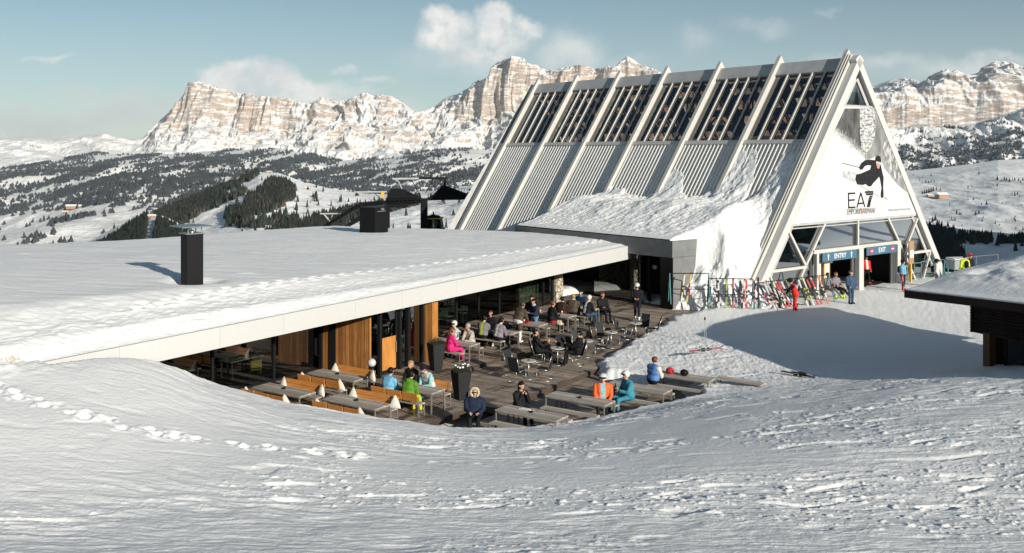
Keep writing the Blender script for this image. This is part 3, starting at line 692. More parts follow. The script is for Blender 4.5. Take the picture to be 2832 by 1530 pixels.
# ---------------------------------------------------------------- forests
def cones(name, P, Hh, Wd, mat, sides=4, seed=1):
    """many small conifers seen as one wood: P (n,3) feet, Hh heights, Wd half widths"""
    g = np.random.default_rng(seed); n = len(P); a0 = g.random(n) * 6.28
    vs = [P + np.stack([0 * Hh, 0 * Hh, Hh], -1)]
    for k in range(sides):
        a = a0 + 2 * np.pi * k / sides; rr_ = Wd * (.75 + .5 * g.random(n))
        vs.append(P + np.stack([np.cos(a) * rr_, np.sin(a) * rr_, Hh * (.02 + .06 * g.random(n))], -1))
    co = np.stack(vs, 1).reshape(-1, 3); b = np.arange(n)[:, None] * (sides + 1)
    fs = np.concatenate([np.concatenate([b, b + 1 + k, b + 1 + (k + 1) % sides], 1) for k in range(sides)])
    o = np_mesh(name, co, fs, mat, smooth=False)
    return tag(o, kind='stuff')
def scatter(layer_data, n, seed, mask):
    """random surface points of a hill, thinned by mask(u, v, X, Y, rnd)"""
    u, t, X, Y, Z = layer_data; g = np.random.default_rng(seed)
    fi = g.random(n) * (X.shape[0] - 1.001); fj = g.random(n) * (X.shape[1] - 1.001); i = fi.astype(int); j = fj.astype(int); a = fi - i; b = fj - j
    def s(A): return A[i, j] * (1 - a) * (1 - b) + A[i + 1, j] * a * (1 - b) + A[i, j + 1] * (1 - a) * b + A[i + 1, j + 1] * a * b
    x, y, z = s(X), s(Y), s(Z); uu = CU + x / y * FPX; vv = HV + (CAMZ - z) / y * FPX
    m = mask(uu, vv, x, y, g.random(n)); return np.stack([x[m], y[m], z[m]], -1)
def dens2(uu, vv, x, y, r):
    # bands of wood running along the slope, thinner on the valley meadows
    q = vv + 0.20 * (uu - 500)
    a = gnoise(uu / 200.0, q / 20.0, 211) + .75 * gnoise(uu / 62.0, q / 9.0, 212) + .45 * gnoise(uu / 20., q / 6., 213)
    hgt = .30 - .62 * sstep(550, 600, vv + .10 * (uu - 200)) * sstep(560, 380, uu) - .25 * sstep(1300, 1400, uu)
    top = -.5 * sstep(24, 0, vv - prof(crest2, uu))
    f_ = gnoise(uu / 5., vv / 3., 217)
    return (a * .95 + hgt + top * .6 + f_ * .6 + .03) * .80 > r
W2 = scatter(sl, 230000, 21, dens2)
g_ = np.random.default_rng(5)
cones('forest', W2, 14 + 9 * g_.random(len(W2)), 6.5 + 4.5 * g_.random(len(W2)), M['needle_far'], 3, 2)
def ell(uu, vv, cu, cv_, ru, rv, rot=0.0, soft=.35):
    x_, y_ = uu - cu, vv - cv_; x2 = x_ * math.cos(rot) + y_ * math.sin(rot); y2 = -x_ * math.sin(rot) + y_ * math.cos(rot)
    return sstep(1.0 + soft * .5, 1.0 - soft, np.sqrt((x2 / ru) ** 2 + (y2 / rv) ** 2))
def dens3(uu, vv, x, y, r):
    """woods of the white ridge: left flank, middle clump, low fringe and the long belt to the right"""
    d = np.maximum.reduce([ell(uu, vv, 500, 590, 150, 34, -.50), ell(uu, vv, 610, 545, 95, 26, -.42), ell(uu, vv, 690, 492, 32, 9, -.35) * .8,
                           ell(uu, vv, 735, 560, 66, 34, -.25), ell(uu, vv, 775, 530, 50, 30, .3), ell(uu, vv, 660, 600, 40, 26, 0) * .9, ell(uu, vv, 700, 625, 70, 9, 0) * .55, ell(uu, vv, 790, 612, 60, 10, .1) * .4,
                           ell(uu, vv, 850, 640, 120, 20, -.12) * .95, ell(uu, vv, 960, 600, 130, 17, -.20), ell(uu, vv, 1080, 574, 110, 14, -.2) * .8])
    gap = np.maximum(ell(uu, vv, 650, 528, 52, 12, -.35), ell(uu, vv, 632, 565, 20, 14, 0) * .6)
    n = gnoise(uu / 20., vv / 12., 311) + .7 * gnoise(uu / 8., vv / 6., 313)
    return (d * 1.05 + n * .55 - gap * .8 - .22) > r * .8
W3 = scatter(r3, 60000, 31, dens3)
g_ = np.random.default_rng(6)
sel = g_.random(len(W3)) < (.72 + .5 * gnoise(W3[:, 0] / 70, W3[:, 1] / 70, 333))
cones('forest', W3[sel], 10 + 9 * g_.random(sel.sum()), 2.4 + 1.5 * g_.random(sel.sum()), M['needle'], 4, 3)
cones('forest', W3[~sel], 9 + 8 * g_.random((~sel).sum()), 2.2 + 1.3 * g_.random((~sel).sum()), M['larch'], 4, 4)
def dens4(uu, vv, x, y, r):
    c = prof(crest4, uu); d = vv - c
    rightside = sstep(0, 10, d - 16 - .05 * (uu - 440)) * sstep(430, 450, uu + 0.15 * d)
    leftside = sstep(420, 400, uu) * sstep(-4, 2, d) * sstep(90, 70, d)
    track = np.abs(uu - 418 + .12 * (vv - 600)) < 9
    n = gnoise(uu / 14., vv / 9., 411) * .7
    return ((np.maximum(rightside, leftside) * 1.3 + n * .5) > r + .1) & ~track
W4 = scatter(r4, 26000, 41, dens4)
g_ = np.random.default_rng(7)
cones('forest', W4, 9 + 6 * g_.random(len(W4)), 2.2 + 1.2 * g_.random(len(W4)), M['needle'], 5, 5)

# wood on the lower foothills under the cliffs, both sides
def densF(uu, vv, x, y, r):
    n = gnoise(uu / 60., vv / 14., 511) + .6 * gnoise(uu / 18., vv / 7., 512)
    return (sstep(380, 430, vv + .12 * (uu - 2500)) * .55 + n * .8) > r + .25
WF = scatter(rF, 22000, 51, densF); g_ = np.random.default_rng(8)
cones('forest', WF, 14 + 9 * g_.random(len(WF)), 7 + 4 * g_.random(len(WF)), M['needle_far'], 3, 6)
# dark wood at the foot of the ski slope, right
r6 = (None, None, *[np.array(a) for a in _r6[2:]])
def dens6(uu, vv, x, y, r):
    a = sstep(2660, 2600, uu - .25 * (vv - 650)) * sstep(2440, 2480, uu) * 1.2
    b = sstep(688, 664, vv) * (gnoise(uu / 24., 0 * vv, 611) + .35) * 2.0
    return (np.maximum(a, b) + .4 * gnoise(uu / 20., vv / 12., 612)) > r + .15
W6 = scatter(r6, 5200, 61, dens6); g_ = np.random.default_rng(9)
cones('forest', W6, 7 + 6 * g_.random(len(W6)), 1.7 + 1.1 * g_.random(len(W6)), M['needle'], 6, 7)
W7 = scatter(r5, 900, 62, lambda uu, vv, x, y, r: (np.exp(-((vv - 640) / 14) ** 2) * sstep(2700, 2560, uu) > r))
# mirrored wood behind the photographer
g_ = np.random.default_rng(10); nb = 6000
ii = (g_.random(nb) * (XB.shape[0] - 1)).astype(int); jj = (g_.random(nb) ** 1.9 * (XB.shape[1] - 1)).astype(int)
mk = gnoise(XB[ii, jj] / 60., YB[ii, jj] / 60., 711) > .16
Pb = np.stack([XB[ii, jj], YB[ii, jj], ZB[ii, jj]], -1)[mk] + np.concatenate([g_.normal(0, 12, (mk.sum(), 2)), np.full((mk.sum(), 1), -1.)], 1)
Pb = Pb[(Pb[:, 1] < 0) | (np.abs(Pb[:, 0]) > .80 * Pb[:, 1])]
cones('forest', Pb, 9 + 6 * g_.random(len(Pb)), 2.4 + 1.2 * g_.random(len(Pb)), M['needle'], 5, 8)

# single trees one can count on the open slope
def hill_z(data, uu, vv):
    """point of the hill shown at (uu, vv)"""
    u, t, X, Y, Z = data; j = int(np.clip(np.searchsorted(u, uu), 1, len(u) - 1))
    v = HV + (CAMZ - Z[:, j]) / Y[:, j] * FPX; i = int(np.argmin(np.abs(v - vv))); return Vector((X[i, j], Y[i, j], Z[i, j]))
tree_m = {}
def pine_mesh(kind, seed):
    g = random.Random(seed); mb = MB(); mb.mi = 1; mb.cyl((0, 0, -.04), (0, 0, .9), .022, .006, 5); mb.mi = 0
    tiers = 9 if kind == 'fir' else 7
    for k in range(tiers):
        z0 = .07 + .83 * k / tiers; r0 = (.25 if kind == 'fir' else .17) * (1 - k / tiers) ** .85 + .02; n = 9
        vs = [(g.uniform(-.01, .01), g.uniform(-.01, .01), z0 + .20)]
        for j in range(n * 2):
            a = math.pi * j / n + k * .5; rr_ = r0 * (g.uniform(.85, 1.2) if j % 2 == 0 else g.uniform(.40, .62))
            vs.append((rr_ * math.cos(a), rr_ * math.sin(a), z0 + g.uniform(-.025, .02) + (.0 if j % 2 == 0 else .05)))
        mb.mesh(vs, [(0, 1 + j, 1 + (j + 1) % (2 * n)) for j in range(2 * n)])
    me = bpy.data.meshes.new('pine_tree'); me.from_pydata([tuple(v) for v in mb.v], [], mb.f)
    me.materials.append(M['needle'] if kind == 'fir' else M['larch']); me.materials.append(M['bark']); me.polygons.foreach_set('material_index', mb.m); return me
pines = [pine_mesh('fir', 1), pine_mesh('fir', 2), pine_mesh('larch', 3)]
def pine(pt, h, k, label, group):
    o = bpy.data.objects.new('pine_tree' if k < 2 else 'larch_tree', pines[k]); COL.objects.link(o); o.location = pt; o.scale = (h, h, h); o.rotation_euler = (0, 0, rng.uniform(0, 6)); return tag(o, label, 'tree', group)
spots = [(2579, 614, 14, 0), (2586, 612, 16, 0), (2578, 616, 10, 1), (2645, 592, 11, 0), (2652, 594, 8, 1), (2657, 594, 8, 0), (2698, 596, 11, 0), (2706, 591, 9, 1), (2719, 592, 6, 2), (2631, 609, 7, 1), (2641, 610, 8, 0), (2626, 601, 4, 2), (2630, 602, 6, 2), (2719, 603, 6, 1), (2715, 611, 7, 0), (2660, 626, 7, 2), (2751, 619, 8, 0), (2764, 624, 5, 1),
         (2781, 611, 7, 2), (2804, 609, 8, 1), (2808, 613, 8, 0), (2808, 601, 5, 1), (2809, 634, 8, 2), (2828, 638, 9, 1), (2677, 553, 6, 1), (2692, 553, 8, 0), (2714, 566, 6, 1), (2728, 567, 11, 0), (2771, 563, 6, 2), (2802, 567, 4, 1), (2826, 569, 5, 0), (2676, 522, 10, 2), (2687, 518, 6, 2), (2758, 515, 8, 0), (2746, 514, 6, 2), (2706, 482, 8, 0),
         (2574, 488, 7, 1), (2552, 492, 6, 2), (2542, 500, 6, 2), (2550, 508, 6, 2), (2560, 505, 7, 0), (2567, 506, 6, 1), (2575, 504, 8, 2), (2583, 502, 6, 0), (2524, 486, 5, 1), (2758, 500, 12, 0), (2768, 503, 7, 1), (2777, 498, 9, 0), (2783, 501, 9, 1), (2790, 503, 10, 0), (2799, 498, 7, 2), (2806, 500, 9, 0), (2816, 502, 8, 1), (2822, 506, 7, 0), (2829, 500, 8, 0),
         (2798, 540, 9, 2), (2806, 543, 10, 0), (2813, 539, 8, 1), (2818, 545, 6, 0), (2749, 540, 5, 2), (2729, 532, 4, 2), (2625, 565, 5, 2), (2626, 571, 5, 1), (2600, 528, 10, 2), (2590, 527, 10, 2), (2580, 530, 12, 0), (2574, 532, 12, 0), (2568, 533, 12, 1), (2562, 534, 11, 0), (2556, 536, 11, 0), (2550, 538, 9, 1)]
tall = []
for i, (u, v, h, k) in enumerate(spots):
    pt = hill_z(r5, u, v); hh = h / FPX * pt.y * 1.25
    nb_ = 'near the slope crest' if v < 495 else ('in the loose row high on the slope' if v < 520 else ('beside the slope hut' if v < 545 and u < 2620 else ('on the open middle slope' if v < 585 else 'on the lower slope above the dark wood')))
    kd = ['dark green fir', 'small dark fir', 'bare brown larch'][k]
    tall.append((kd, nb_.replace('standing ', ''), u, pine(pt - Vector((0, 0, .3)), hh, k, 'tree', 'scattered trees on the far ski slope')))
def nth(n): return '%d%s' % (n, 'th' if 10 <= n % 100 <= 20 else {1: 'st', 2: 'nd', 3: 'rd'}.get(n % 10, 'th'))
for kd, nb_ in sorted(set((a[0], a[1]) for a in tall)):
    for j, a in enumerate(sorted([a for a in tall if a[:2] == (kd, nb_)], key=lambda a: a[2])): a[3]['label'] = '%s %s, %s from the left' % (kd, nb_, nth(j + 1))
for i, (u, v, h, k) in enumerate([(875, 558, 20, 0), (868, 557, 11, 1), (771, 492, 6, 1), (858, 562, 8, 2)]):
    pt = hill_z(r3, u, v); pine(pt - Vector((0, 0, .5)), h / FPX * pt.y, k, ['lone dark fir on the white ridge meadow', 'small fir leaning at the lone fir on the ridge meadow', 'tiny fir near the top of the white ridge', 'thin larch below the lone fir'][i], 'lone trees on the ridge meadow')
for i, u in enumerate(sorted(2462 + 180 * rng.random() ** 1.1 for _ in range(60))):
    v = 622 + 42 * rng.random()
    pt = hill_z(r5, u, v); pine(pt - Vector((0, 0, .3)), rng.uniform(14, 26) / FPX * pt.y, rng.choice([0, 0, 1, 2]), '%s fir from the gable along the upper edge of the dark wood' % nth(i + 1), 'edge trees of the wood below the slope')
for i, u in enumerate(sorted([2668, 2674, 2682, 2722, 2726, 2734, 2768, 2774, 2782, 2792, 2800, 2808, 2816, 2824, 2640, 2650, 2735, 2742])):
    pt = P2(u, 668 + rng.uniform(-4, 14), 940); pine(Vector(pt) - Vector((0, 0, 1)), rng.uniform(22, 34) / FPX * pt[1], rng.choice([0, 1]), 'tall dark fir on the rocky bank beyond the hut roof, %s from the left' % nth(i + 1), 'firs on the rocky bank')
# alpine huts far off
def far_hut(pt, L, rz, label):
    t = thing('mountain_hut', label, 'hut', tuple(pt), rz)
    m_ = MB(); m_.box((0, 0, L * .16), (L, L * .6, L * .34)); m_.build('walls', M['hut_wood'], t)
    m_ = MB(); m_.prism([(-L * .40, L * .32), (L * .40, L * .32), (0, L * .52)], -L * .58, L * .58, Matrix.Rotation(R(90), 4, 'Z') @ Matrix.Rotation(R(90), 4, 'X')); m_.build('roof', M['snow'], t)
far_hut(hill_z(r5, 2603, 548), 22, .3, 'wooden chalet with snowy roof on the ski slope beside the row of firs'); far_hut(hill_z(r5, 2570, 544), 10, .2, 'small hut just left of the slope chalet')
far_hut(hill_z(r4, 418, 603), 9, .1, 'ochre hut on the knoll behind the chimney'); far_hut(hill_z(r3, 742, 473), 9, 0, 'hut on top of the white ridge'); far_hut(hill_z(r3, 845, 522), 8, .4, 'low hut halfway down the white ridge')
far_hut(hill_z(sl, 197, 578), 34, .2, 'farmhouse on the valley meadow, left one of the pair'); far_hut(hill_z(sl, 213, 577), 28, .2, 'farmhouse on the valley meadow, right one of the pair'); far_hut(hill_z(sl, 179, 590), 20, .1, 'lonely barn below the two valley farmhouses')
mst = thing('radio_mast', 'red and white radio mast on the wooded knoll', 'mast', tuple(hill_z(r4, 380, 618)))
for k in range(6):
    m_ = MB(); m_.cyl((0, 0, k * 2.4), (0, 0, k * 2.4 + 2.4), .42 - k * .03, n=6); m_.build('mast_section', M['sign_red'] if k % 2 else M['white_panel'], mst)

# ---------------------------------------------------------------- winter air between here and the far range
m_haze = bpy.data.materials.new('haze_air'); m_haze.use_nodes = True; _h = NT(m_haze.node_tree); _h.n.clear()
_pv = _h.add('ShaderNodeVolumePrincipled'); _pv.inputs['Color'].default_value = (.80, .90, 1.0, 1); _pv.inputs['Density'].default_value = 1.5e-5; _pv.inputs['Anisotropy'].default_value = 0.0
_ho = _h.add('ShaderNodeOutputMaterial'); _h.put(_ho, 'Volume', _pv)
_hb = MB(); _hb.box((0, 7000, -700), (60000, 26000, 4600)); haze = _hb.build('haze', m_haze); tag(haze, kind='stuff')
# ---------------------------------------------------------------- restaurant under the snow-covered roof
lodge = thing('restaurant', 'low glass-fronted restaurant under a wide snow-covered roof with long white fascia', 'restaurant', basis=MR)
FT = lambda p: 3.18 + 0.31 * (p / 37.9)          # fascia top height above the plaza
FB = lambda p: 2.40 + 0.19 * (p / 37.9)
mb = MB()
edges = [0.0]
while edges[-1] > -39: edges.append(edges[-1] - (2.7 + .9 * (len(edges) % 2)))
for i, (b, a) in enumerate(zip(edges[:-1], edges[1:])):        # b right end, a left end
    a2 = a + 0.007
    vs = []
    for p_ in (a2, b):
        for q_ in (0.0, -0.12):
            vs += [(p_, q_, FB(p_)), (p_, q_, FT(p_))]
    mb.mesh(vs, [(0, 1, 3, 2), (4, 6, 7, 5), (0, 4, 5, 1), (2, 3, 7, 6), (0, 2, 6, 4), (1, 5, 7, 3)])
mb.build('fascia', M['white_panel'], lodge)
mb = MB()
for q0, q1, zo0, zo1, m in [(-.125, -24, 0, -0.0, 0)]:
    pass
vs = []
for p_ in (-39, -0.02):
    vs += [(p_, -.122, FB(p_) + .03), (p_, -.122, FT(p_) - .02), (p_, -24, FB(p_) + .03), (p_, -24, FT(p_) - .25)]
mb.mesh(vs, [(0, 1, 3, 2), (4, 6, 7, 5), (0, 4, 5, 1), (2, 3, 7, 6), (0, 2, 6, 4), (1, 5, 7, 3)])
mb.build('roof_slab', M['dark'], lodge)
# right-hand end of the roof carries the same white trim
mb = MB()
mb.mesh([(0.0, 0.0, FB(0)), (0.0, 0.0, FT(0)), (0, -24, 2.85 - .5), (0, -24, 2.85), (.05, 0.0, FB(0)), (.05, 0, FT(0)), (.05, -24, 2.35), (.05, -24, 2.85)],
        [(0, 1, 3, 2), (4, 6, 7, 5), (0, 4, 5, 1), (2, 3, 7, 6), (0, 2, 6, 4), (1, 5, 7, 3)])
mb.build('end_trim', M['white_panel'], lodge)

# snow lying on the roof
pp = np.concatenate([np.linspace(-41, -37, 40), np.linspace(-36.95, 0.03, 620)])
qq = np.concatenate([-0.02 - 4.5 * np.linspace(0, 1, 110) ** 1.4, -4.55 - 21.5 * np.linspace(0, 1, 170)])
PPg, QQg = np.meshgrid(pp, qq)
XX = RO.x + D1.x * PPg + N1.x * QQg; YY = RO.y + D1.y * PPg + N1.y * QQg
ft = 3.18 + .31 * PPg / 37.9
left = sstep(-14, -38, PPg)
edge_n = .35 * fbm(PPg * .9, QQg * .9, 3, 810)
dq = -QQg
th_e = (0.10 + .34 * left) * sstep(0.0, 0.7 + .5 * left, dq + .22 * edge_n) + (.12 + .45 * left) * sstep(.8, 2.6 + 1.6 * left, dq + .8 * edge_n)
roofz = ft * (1 - sstep(0, 22, dq)) + (3.18 + .014 * QQg + 0.30 * left + .2 * np.sin(np.pi * np.clip(-PPg / 30, 0, 1))) * sstep(0, 22, dq)
lump = .065 * np.abs(fbm(PPg * 2.2, QQg * 2.6, 3, 820)) * sstep(.05, .5, dq) * sstep(3.6, 1.6, dq) * (.35 + .65 * left)
walk = np.zeros_like(PPg)
for k in range(70):                                  # footprints along the eave
    p_ = -33 + k * .46; q_ = -2.3 - .9 * math.sin(k * .05) + .14 * (-1) ** k + rng.uniform(-.06, .06)
    walk += -.11 * np.exp(-(((PPg - p_) / .17) ** 2 + ((QQg - q_) / .12) ** 2)) + .05 * np.exp(-(((PPg - p_ - .05) / .30) ** 2 + ((QQg - q_ - .15) / .13) ** 2))
rip = 0.022 * ridged(XX * .30, YY * .9, 3, 830) * sstep(1.5, 4, dq) + .03 * sstep(.42, .62, gnoise(XX * .5, YY * 1.6, 831)) * sstep(2, 4, dq) + .07 * fbm(XX * .14, YY * .14, 2, 835) * sstep(1, 6, dq)
ZZ = roofz + th_e + lump + walk + rip - .02
# melted hollows round the two flues
for (u, v, zz, w_) in [(531, 788, 3.6, 1.0), (1034, 643, 3.2, .8)]:
    c_ = at(u, v, zz); ZZ -= .22 * np.exp(-(((XX - c_.x) ** 2 + (YY - c_.y - .2) ** 2) / (w_ ** 2)) ** 2)
ZZ = np.where(PPg < -37.2, ZZ * sstep(-41, -37.2, PPg) + (ground_full(XX, YY) + .0) * (1 - sstep(-41, -37.2, PPg)), ZZ)
sk = ZZ.copy()
nr2, nc2 = PPg.shape
# skirt down to the trim on all sides
top = np.stack([PPg, QQg, ZZ], -1).reshape(-1, 3)
rs = np_mesh('roof_snow', top, grid_quads(nr2, nc2)[:, ::-1], M['snow_roof'], lodge)
mdz = rs.modifiers.new('depth', 'SOLIDIFY'); mdz.thickness = .35; mdz.offset = -1
def roof_z(x, y):
    d = np.array([[x - RO.x, y - RO.y]]); p_ = d[0, 0] * D1.x + d[0, 1] * D1.y; q_ = d[0, 0] * N1.x + d[0, 1] * N1.y
    j = int(np.argmin(np.abs(pp - p_))); i = int(np.argmin(np.abs(qq - q_))); return float(ZZ[i, j])

# walls: local coordinates are (p, q, z)
def wall_run(a, b, z0, z1f, frame_at, frame_w=.10, glass_name='window', mat_glass=None, transom=None):
    """a glazed run between plan points a and b with dark posts at the fractions frame_at"""
    a = Vector((*a, 0)); b = Vector((*b, 0)); d = b - a
    n = Vector((d.y, -d.x, 0)).normalized()
    for f0, f1 in zip(frame_at[:-1], frame_at[1:]):
        w0 = a + d * f0; w1 = a + d * f1
        fr = MB()
        z10, z11 = z1f(w0.x), z1f(w1.x)
        fr.bar(w0 + Vector((0, 0, z0 + .05)), w1 + Vector((0, 0, z0 + .05)), .09, .10)
        fr.bar(w0 + Vector((0, 0, z10 - .06)), w1 + Vector((0, 0, z11 - .06)), .09, .12)
        dd = (w1 - w0).normalized() * frame_w * .5
        fr.bar(w0 + dd + Vector((0, 0, z0 + .1)), w0 + dd + Vector((0, 0, z10 - .12)), frame_w, .09, up=n)
        if transom: fr.bar(w0 + dd + Vector((0, 0, transom)), w1 + Vector((0, 0, transom)), .06, .06)
        o = fr.build('window', M['dark'], lodge)
        g = MB(); p0 = w0 + dd * 2; p1 = w1
        g.mesh([p0 + Vector((0, 0, z0 + .1)), p1 + Vector((0, 0, z0 + .1)), p1 + Vector((0, 0, z11 - .12)), p0 + Vector((0, 0, z10 - .12))], [(0, 1, 2, 3)])
        g.build('pane', mat_glass or M['glass'], o)
SOF = lambda p: FB(p) + .02
PD = -0.6
wall_run((-36.5, -4.1), (-22.9, -4.1), PD, SOF, [0, .17, .36, .58, .80, .97])
# return wall of the entrance bay, larch boards, facing the camera
mb = MB(); mb.box((-22.84, -2.35, (PD + 2.3) / 2), (.10, 1.9, 2.3 - PD)); mb.build('larch_wall', M['larch_wall'], lodge)
mb = MB(); mb.box((-22.84, -3.85, (PD + 2.3) / 2), (.10, .42, 2.3 - PD)); mb.build('larch_panel', M['larch_pillar'], lodge)
mb = MB(); mb.box((-22.86, -3.47, (PD + 2.3) / 2), (.16, .32, 2.3 - PD)); mb.box((-22.86, -4.15, (PD + 2.3) / 2), (.2, .16, 2.3 - PD)); mb.build('post', M['dark'], lodge)
# doors in the bay front
ZA = -0.45
mb = MB()
for p_ in (-22.78, -21.55, -21.0, -20.05): mb.box((p_, -.95, (PD + 2.3) / 2), (.14, .14, 2.3 - PD))
mb.box((-21.5, -.95, 2.22), (2.7, .13, .16)); mb.build('door_frame', M['dark'], lodge)
dr = MB(); dr.bar((-22.62, -1.02, -.45), (-22.62, -1.02, 2.1), .09, .05, up=(0, 1, 0)); dr.bar((-21.68, -1.02, -.45), (-21.68, -1.02, 2.1), .09, .05, up=(0, 1, 0))
dr.bar((-22.6, -1.02, -.42), (-21.7, -1.02, -.42), .05, .12); dr.bar((-22.6, -1.02, 2.08), (-21.7, -1.02, 2.08), .05, .12)
door = dr.build('door', M['dark'], lodge)
mb = MB(); mb.box((-22.15, -1.02, .30), (.86, .03, 1.35)); mb.build('door_panel', M['larch_pillar'], door)
mb = MB(); mb.mesh([(-22.6, -1.02, 1.0), (-21.7, -1.02, 1.0), (-21.7, -1.02, 2.05), (-22.6, -1.02, 2.05)], [(0, 1, 2, 3)]); mb.build('pane', M['glass'], door)
mb = MB(); mb.cyl((-21.78, -.93, .3), (-21.78, -.93, .75), .018); mb.build('handle', M['chrome'], door)
for a_, b_ in ((-21.48, -21.07), (-20.93, -20.12)):
    mb = MB(); mb.mesh([(a_, -.98, -.5), (b_, -.98, -.5), (b_, -.98, 2.14), (a_, -.98, 2.14)], [(0, 1, 2, 3)]); mb.build('side_light', M['glass'], lodge)
mb = MB(); mb.box((-19.93, -.78, (ZA - .1 + 2.3) / 2), (.10, .60, 2.42 + .45)); mb.box((-19.62, -.70, (ZA - .1 + 2.3) / 2), (.5, .12, 2.42 + .45))
mb.build('larch_pillar', M['larch_pillar'], lodge)
# long recessed glass front behind the stepped terrace
mb = MB(); mb.box((-19.9, -2.3, (PD + 2.3) / 2), (.1, 2.7, 2.3 - PD)); mb.build('return_wall', M['dark'], lodge)
wall_run((-19.85, -3.6), (-4.9, -3.6), -.5, SOF, [0, .125, .25, .375, .5, .625, .75, .92, 1.0], .12)
mb = MB(); mb.box((-4.6, -3.65, 1.0), (.75, .55, 2.8)); mb.build('stone_pier', M['stone'], lodge)
# rear wall, floor and ceiling of the dining rooms
mb = MB(); mb.box((-28.5, -11.0, -.66), (18.0, 14.2, .1)); mb.box((-12.3, -9.2, -.62), (14.6, 11.2, .1)); mb.build('floor', M['interior_floor'], lodge)
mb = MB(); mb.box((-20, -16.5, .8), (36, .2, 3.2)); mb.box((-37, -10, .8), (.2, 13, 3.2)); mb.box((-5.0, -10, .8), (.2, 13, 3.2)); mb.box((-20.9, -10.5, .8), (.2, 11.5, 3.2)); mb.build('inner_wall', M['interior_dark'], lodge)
mb = MB(); mb.box((-6.6, -4.3, .95), (2.0, .18, 2.2)); mb.build('stone_panel', M['stone_green'], lodge)
mb = MB()
for p_, q_ in ((-33, -7), (-30.5, -6.2), (-27.4, -8.5)): mb.box((p_, q_, .95), (1.9, .12, 2.3))
mb.box((-24.2, -6.1, .8), (.1, 2.6, 2.0)); mb.build('timber_panel', M['brownpost'], lodge)

# indoor furniture seen through the panes
def bench_box(mb, c, L, W, H, th=.05, leg=.05, rot=0):
    Mx = Matrix.Translation(c) @ Matrix.Rotation(rot, 4, 'Z')
    mb.box((0, 0, H - th / 2), (W, L, th), M=Mx)
    for sx in (-1, 1):
        for sy in (-1, 1): mb.box((sx * (W / 2 - leg), sy * (L / 2 - leg), (H - th) / 2), (leg, leg, H - th), M=Mx)
def indoor_table(c, rz=0):
    t = thing('dining_table', 'x', 'table', group='dining tables inside the restaurant', basis=Matrix.Translation(c) @ Matrix.Rotation(rz, 4, 'Z'))
    mb = MB(); mb.box((0, 0, .73), (.8, 1.7, .04)); mb.build('table_top', M['table_wood'], t)
    for sx in (-.33, .33):
        for sy in (-.75, .75): mb = MB(); mb.box((sx, sy, .355), (.05, .05, .71)); mb.build('leg', M['steel'], t)
    return t
def indoor_chair(c, rz, mat):
    t = thing('dining_chair', 'x', 'chair', group='pale green chairs inside the restaurant', basis=Matrix.Translation(c) @ Matrix.Rotation(rz, 4, 'Z'))
    mb = MB(); mb.box((0, 0, .45), (.42, .42, .03)); mb.build('seat', mat, t)
    mb = MB(); Mx = Matrix.Translation((0, -.21, .68)) @ Matrix.Rotation(R(-10), 4, 'X'); mb.box((0, 0, 0), (.44, .03, .28), M=Mx); mb.build('backrest', mat, t)
    for sx in (-.17, .17):
        for sy in (-.17, .17): mb = MB(); mb.cyl((sx, sy, 0), (sx * .9, sy * .9, .44), .012, n=6); mb.build('leg', M['chrome'], t)
    return t
it0 = indoor_table(Vector((0, 0, 0))); ic0 = indoor_chair(Vector((0, 0, 0)), 0, M['mint'])
rot_r = math.atan2(D1.y, D1.x)
def place(src, M_, label=None, group=None, first=[]):
    if src not in first: first.append(src); o = src
    else: o = copy_tree(src)
    o.matrix_world = M_
    if label: o['label'] = label
    if group: o['group'] = group
    return o
row_names = ['behind the pink jacket', 'behind the seated guests', 'behind the standing couple', 'behind the fur coat']
for i, p_ in enumerate((-18.3, -16.0, -13.7, -11.4)):
    for j, q_ in enumerate((-6.3, -8.9)):
        place(it0, MR @ Matrix.Translation((p_, q_, -.57)), 'dining table indoors in the %s, %s' % (['window row', 'back row'][j], row_names[i]))
        for m_, (dp, rz) in enumerate(((-.65, R(-90)), (.65, R(90)))):
            for n_, dq_ in enumerate((-.45, .45)):
                place(ic0, MR @ Matrix.Translation((p_ + dp, q_ + dq_, -.57)) @ Matrix.Rotation(rz, 4, 'Z'),
                      'mint chair indoors, %s %s seat of the %s table %s' % (['left', 'right'][m_], ['far', 'near'][n_], ['window-row', 'back-row'][j], row_names[i]))
for k, (p_, q_) in enumerate(((-32.5, -5.8), (-28.6, -6.2), (-25.6, -6.0))):
    place(it0, MR @ Matrix.Translation((p_, q_, -.6)) @ Matrix.Rotation(R(90), 4, 'Z'), ['wooden table indoors behind the leftmost pane', 'wooden table indoors beside the yellow chair', 'wooden table indoors left of the larch wall'][k])
yc = indoor_chair(Vector((0, 0, 0)), 0, M['yellow']); yc.matrix_world = MR @ Matrix.Translation((-25.8, -4.95, -.6)) @ Matrix.Rotation(R(205), 4, 'Z')
yc['label'] = 'yellow shell chair inside the left glass front'; yc['group'] = 'coloured chairs indoors'

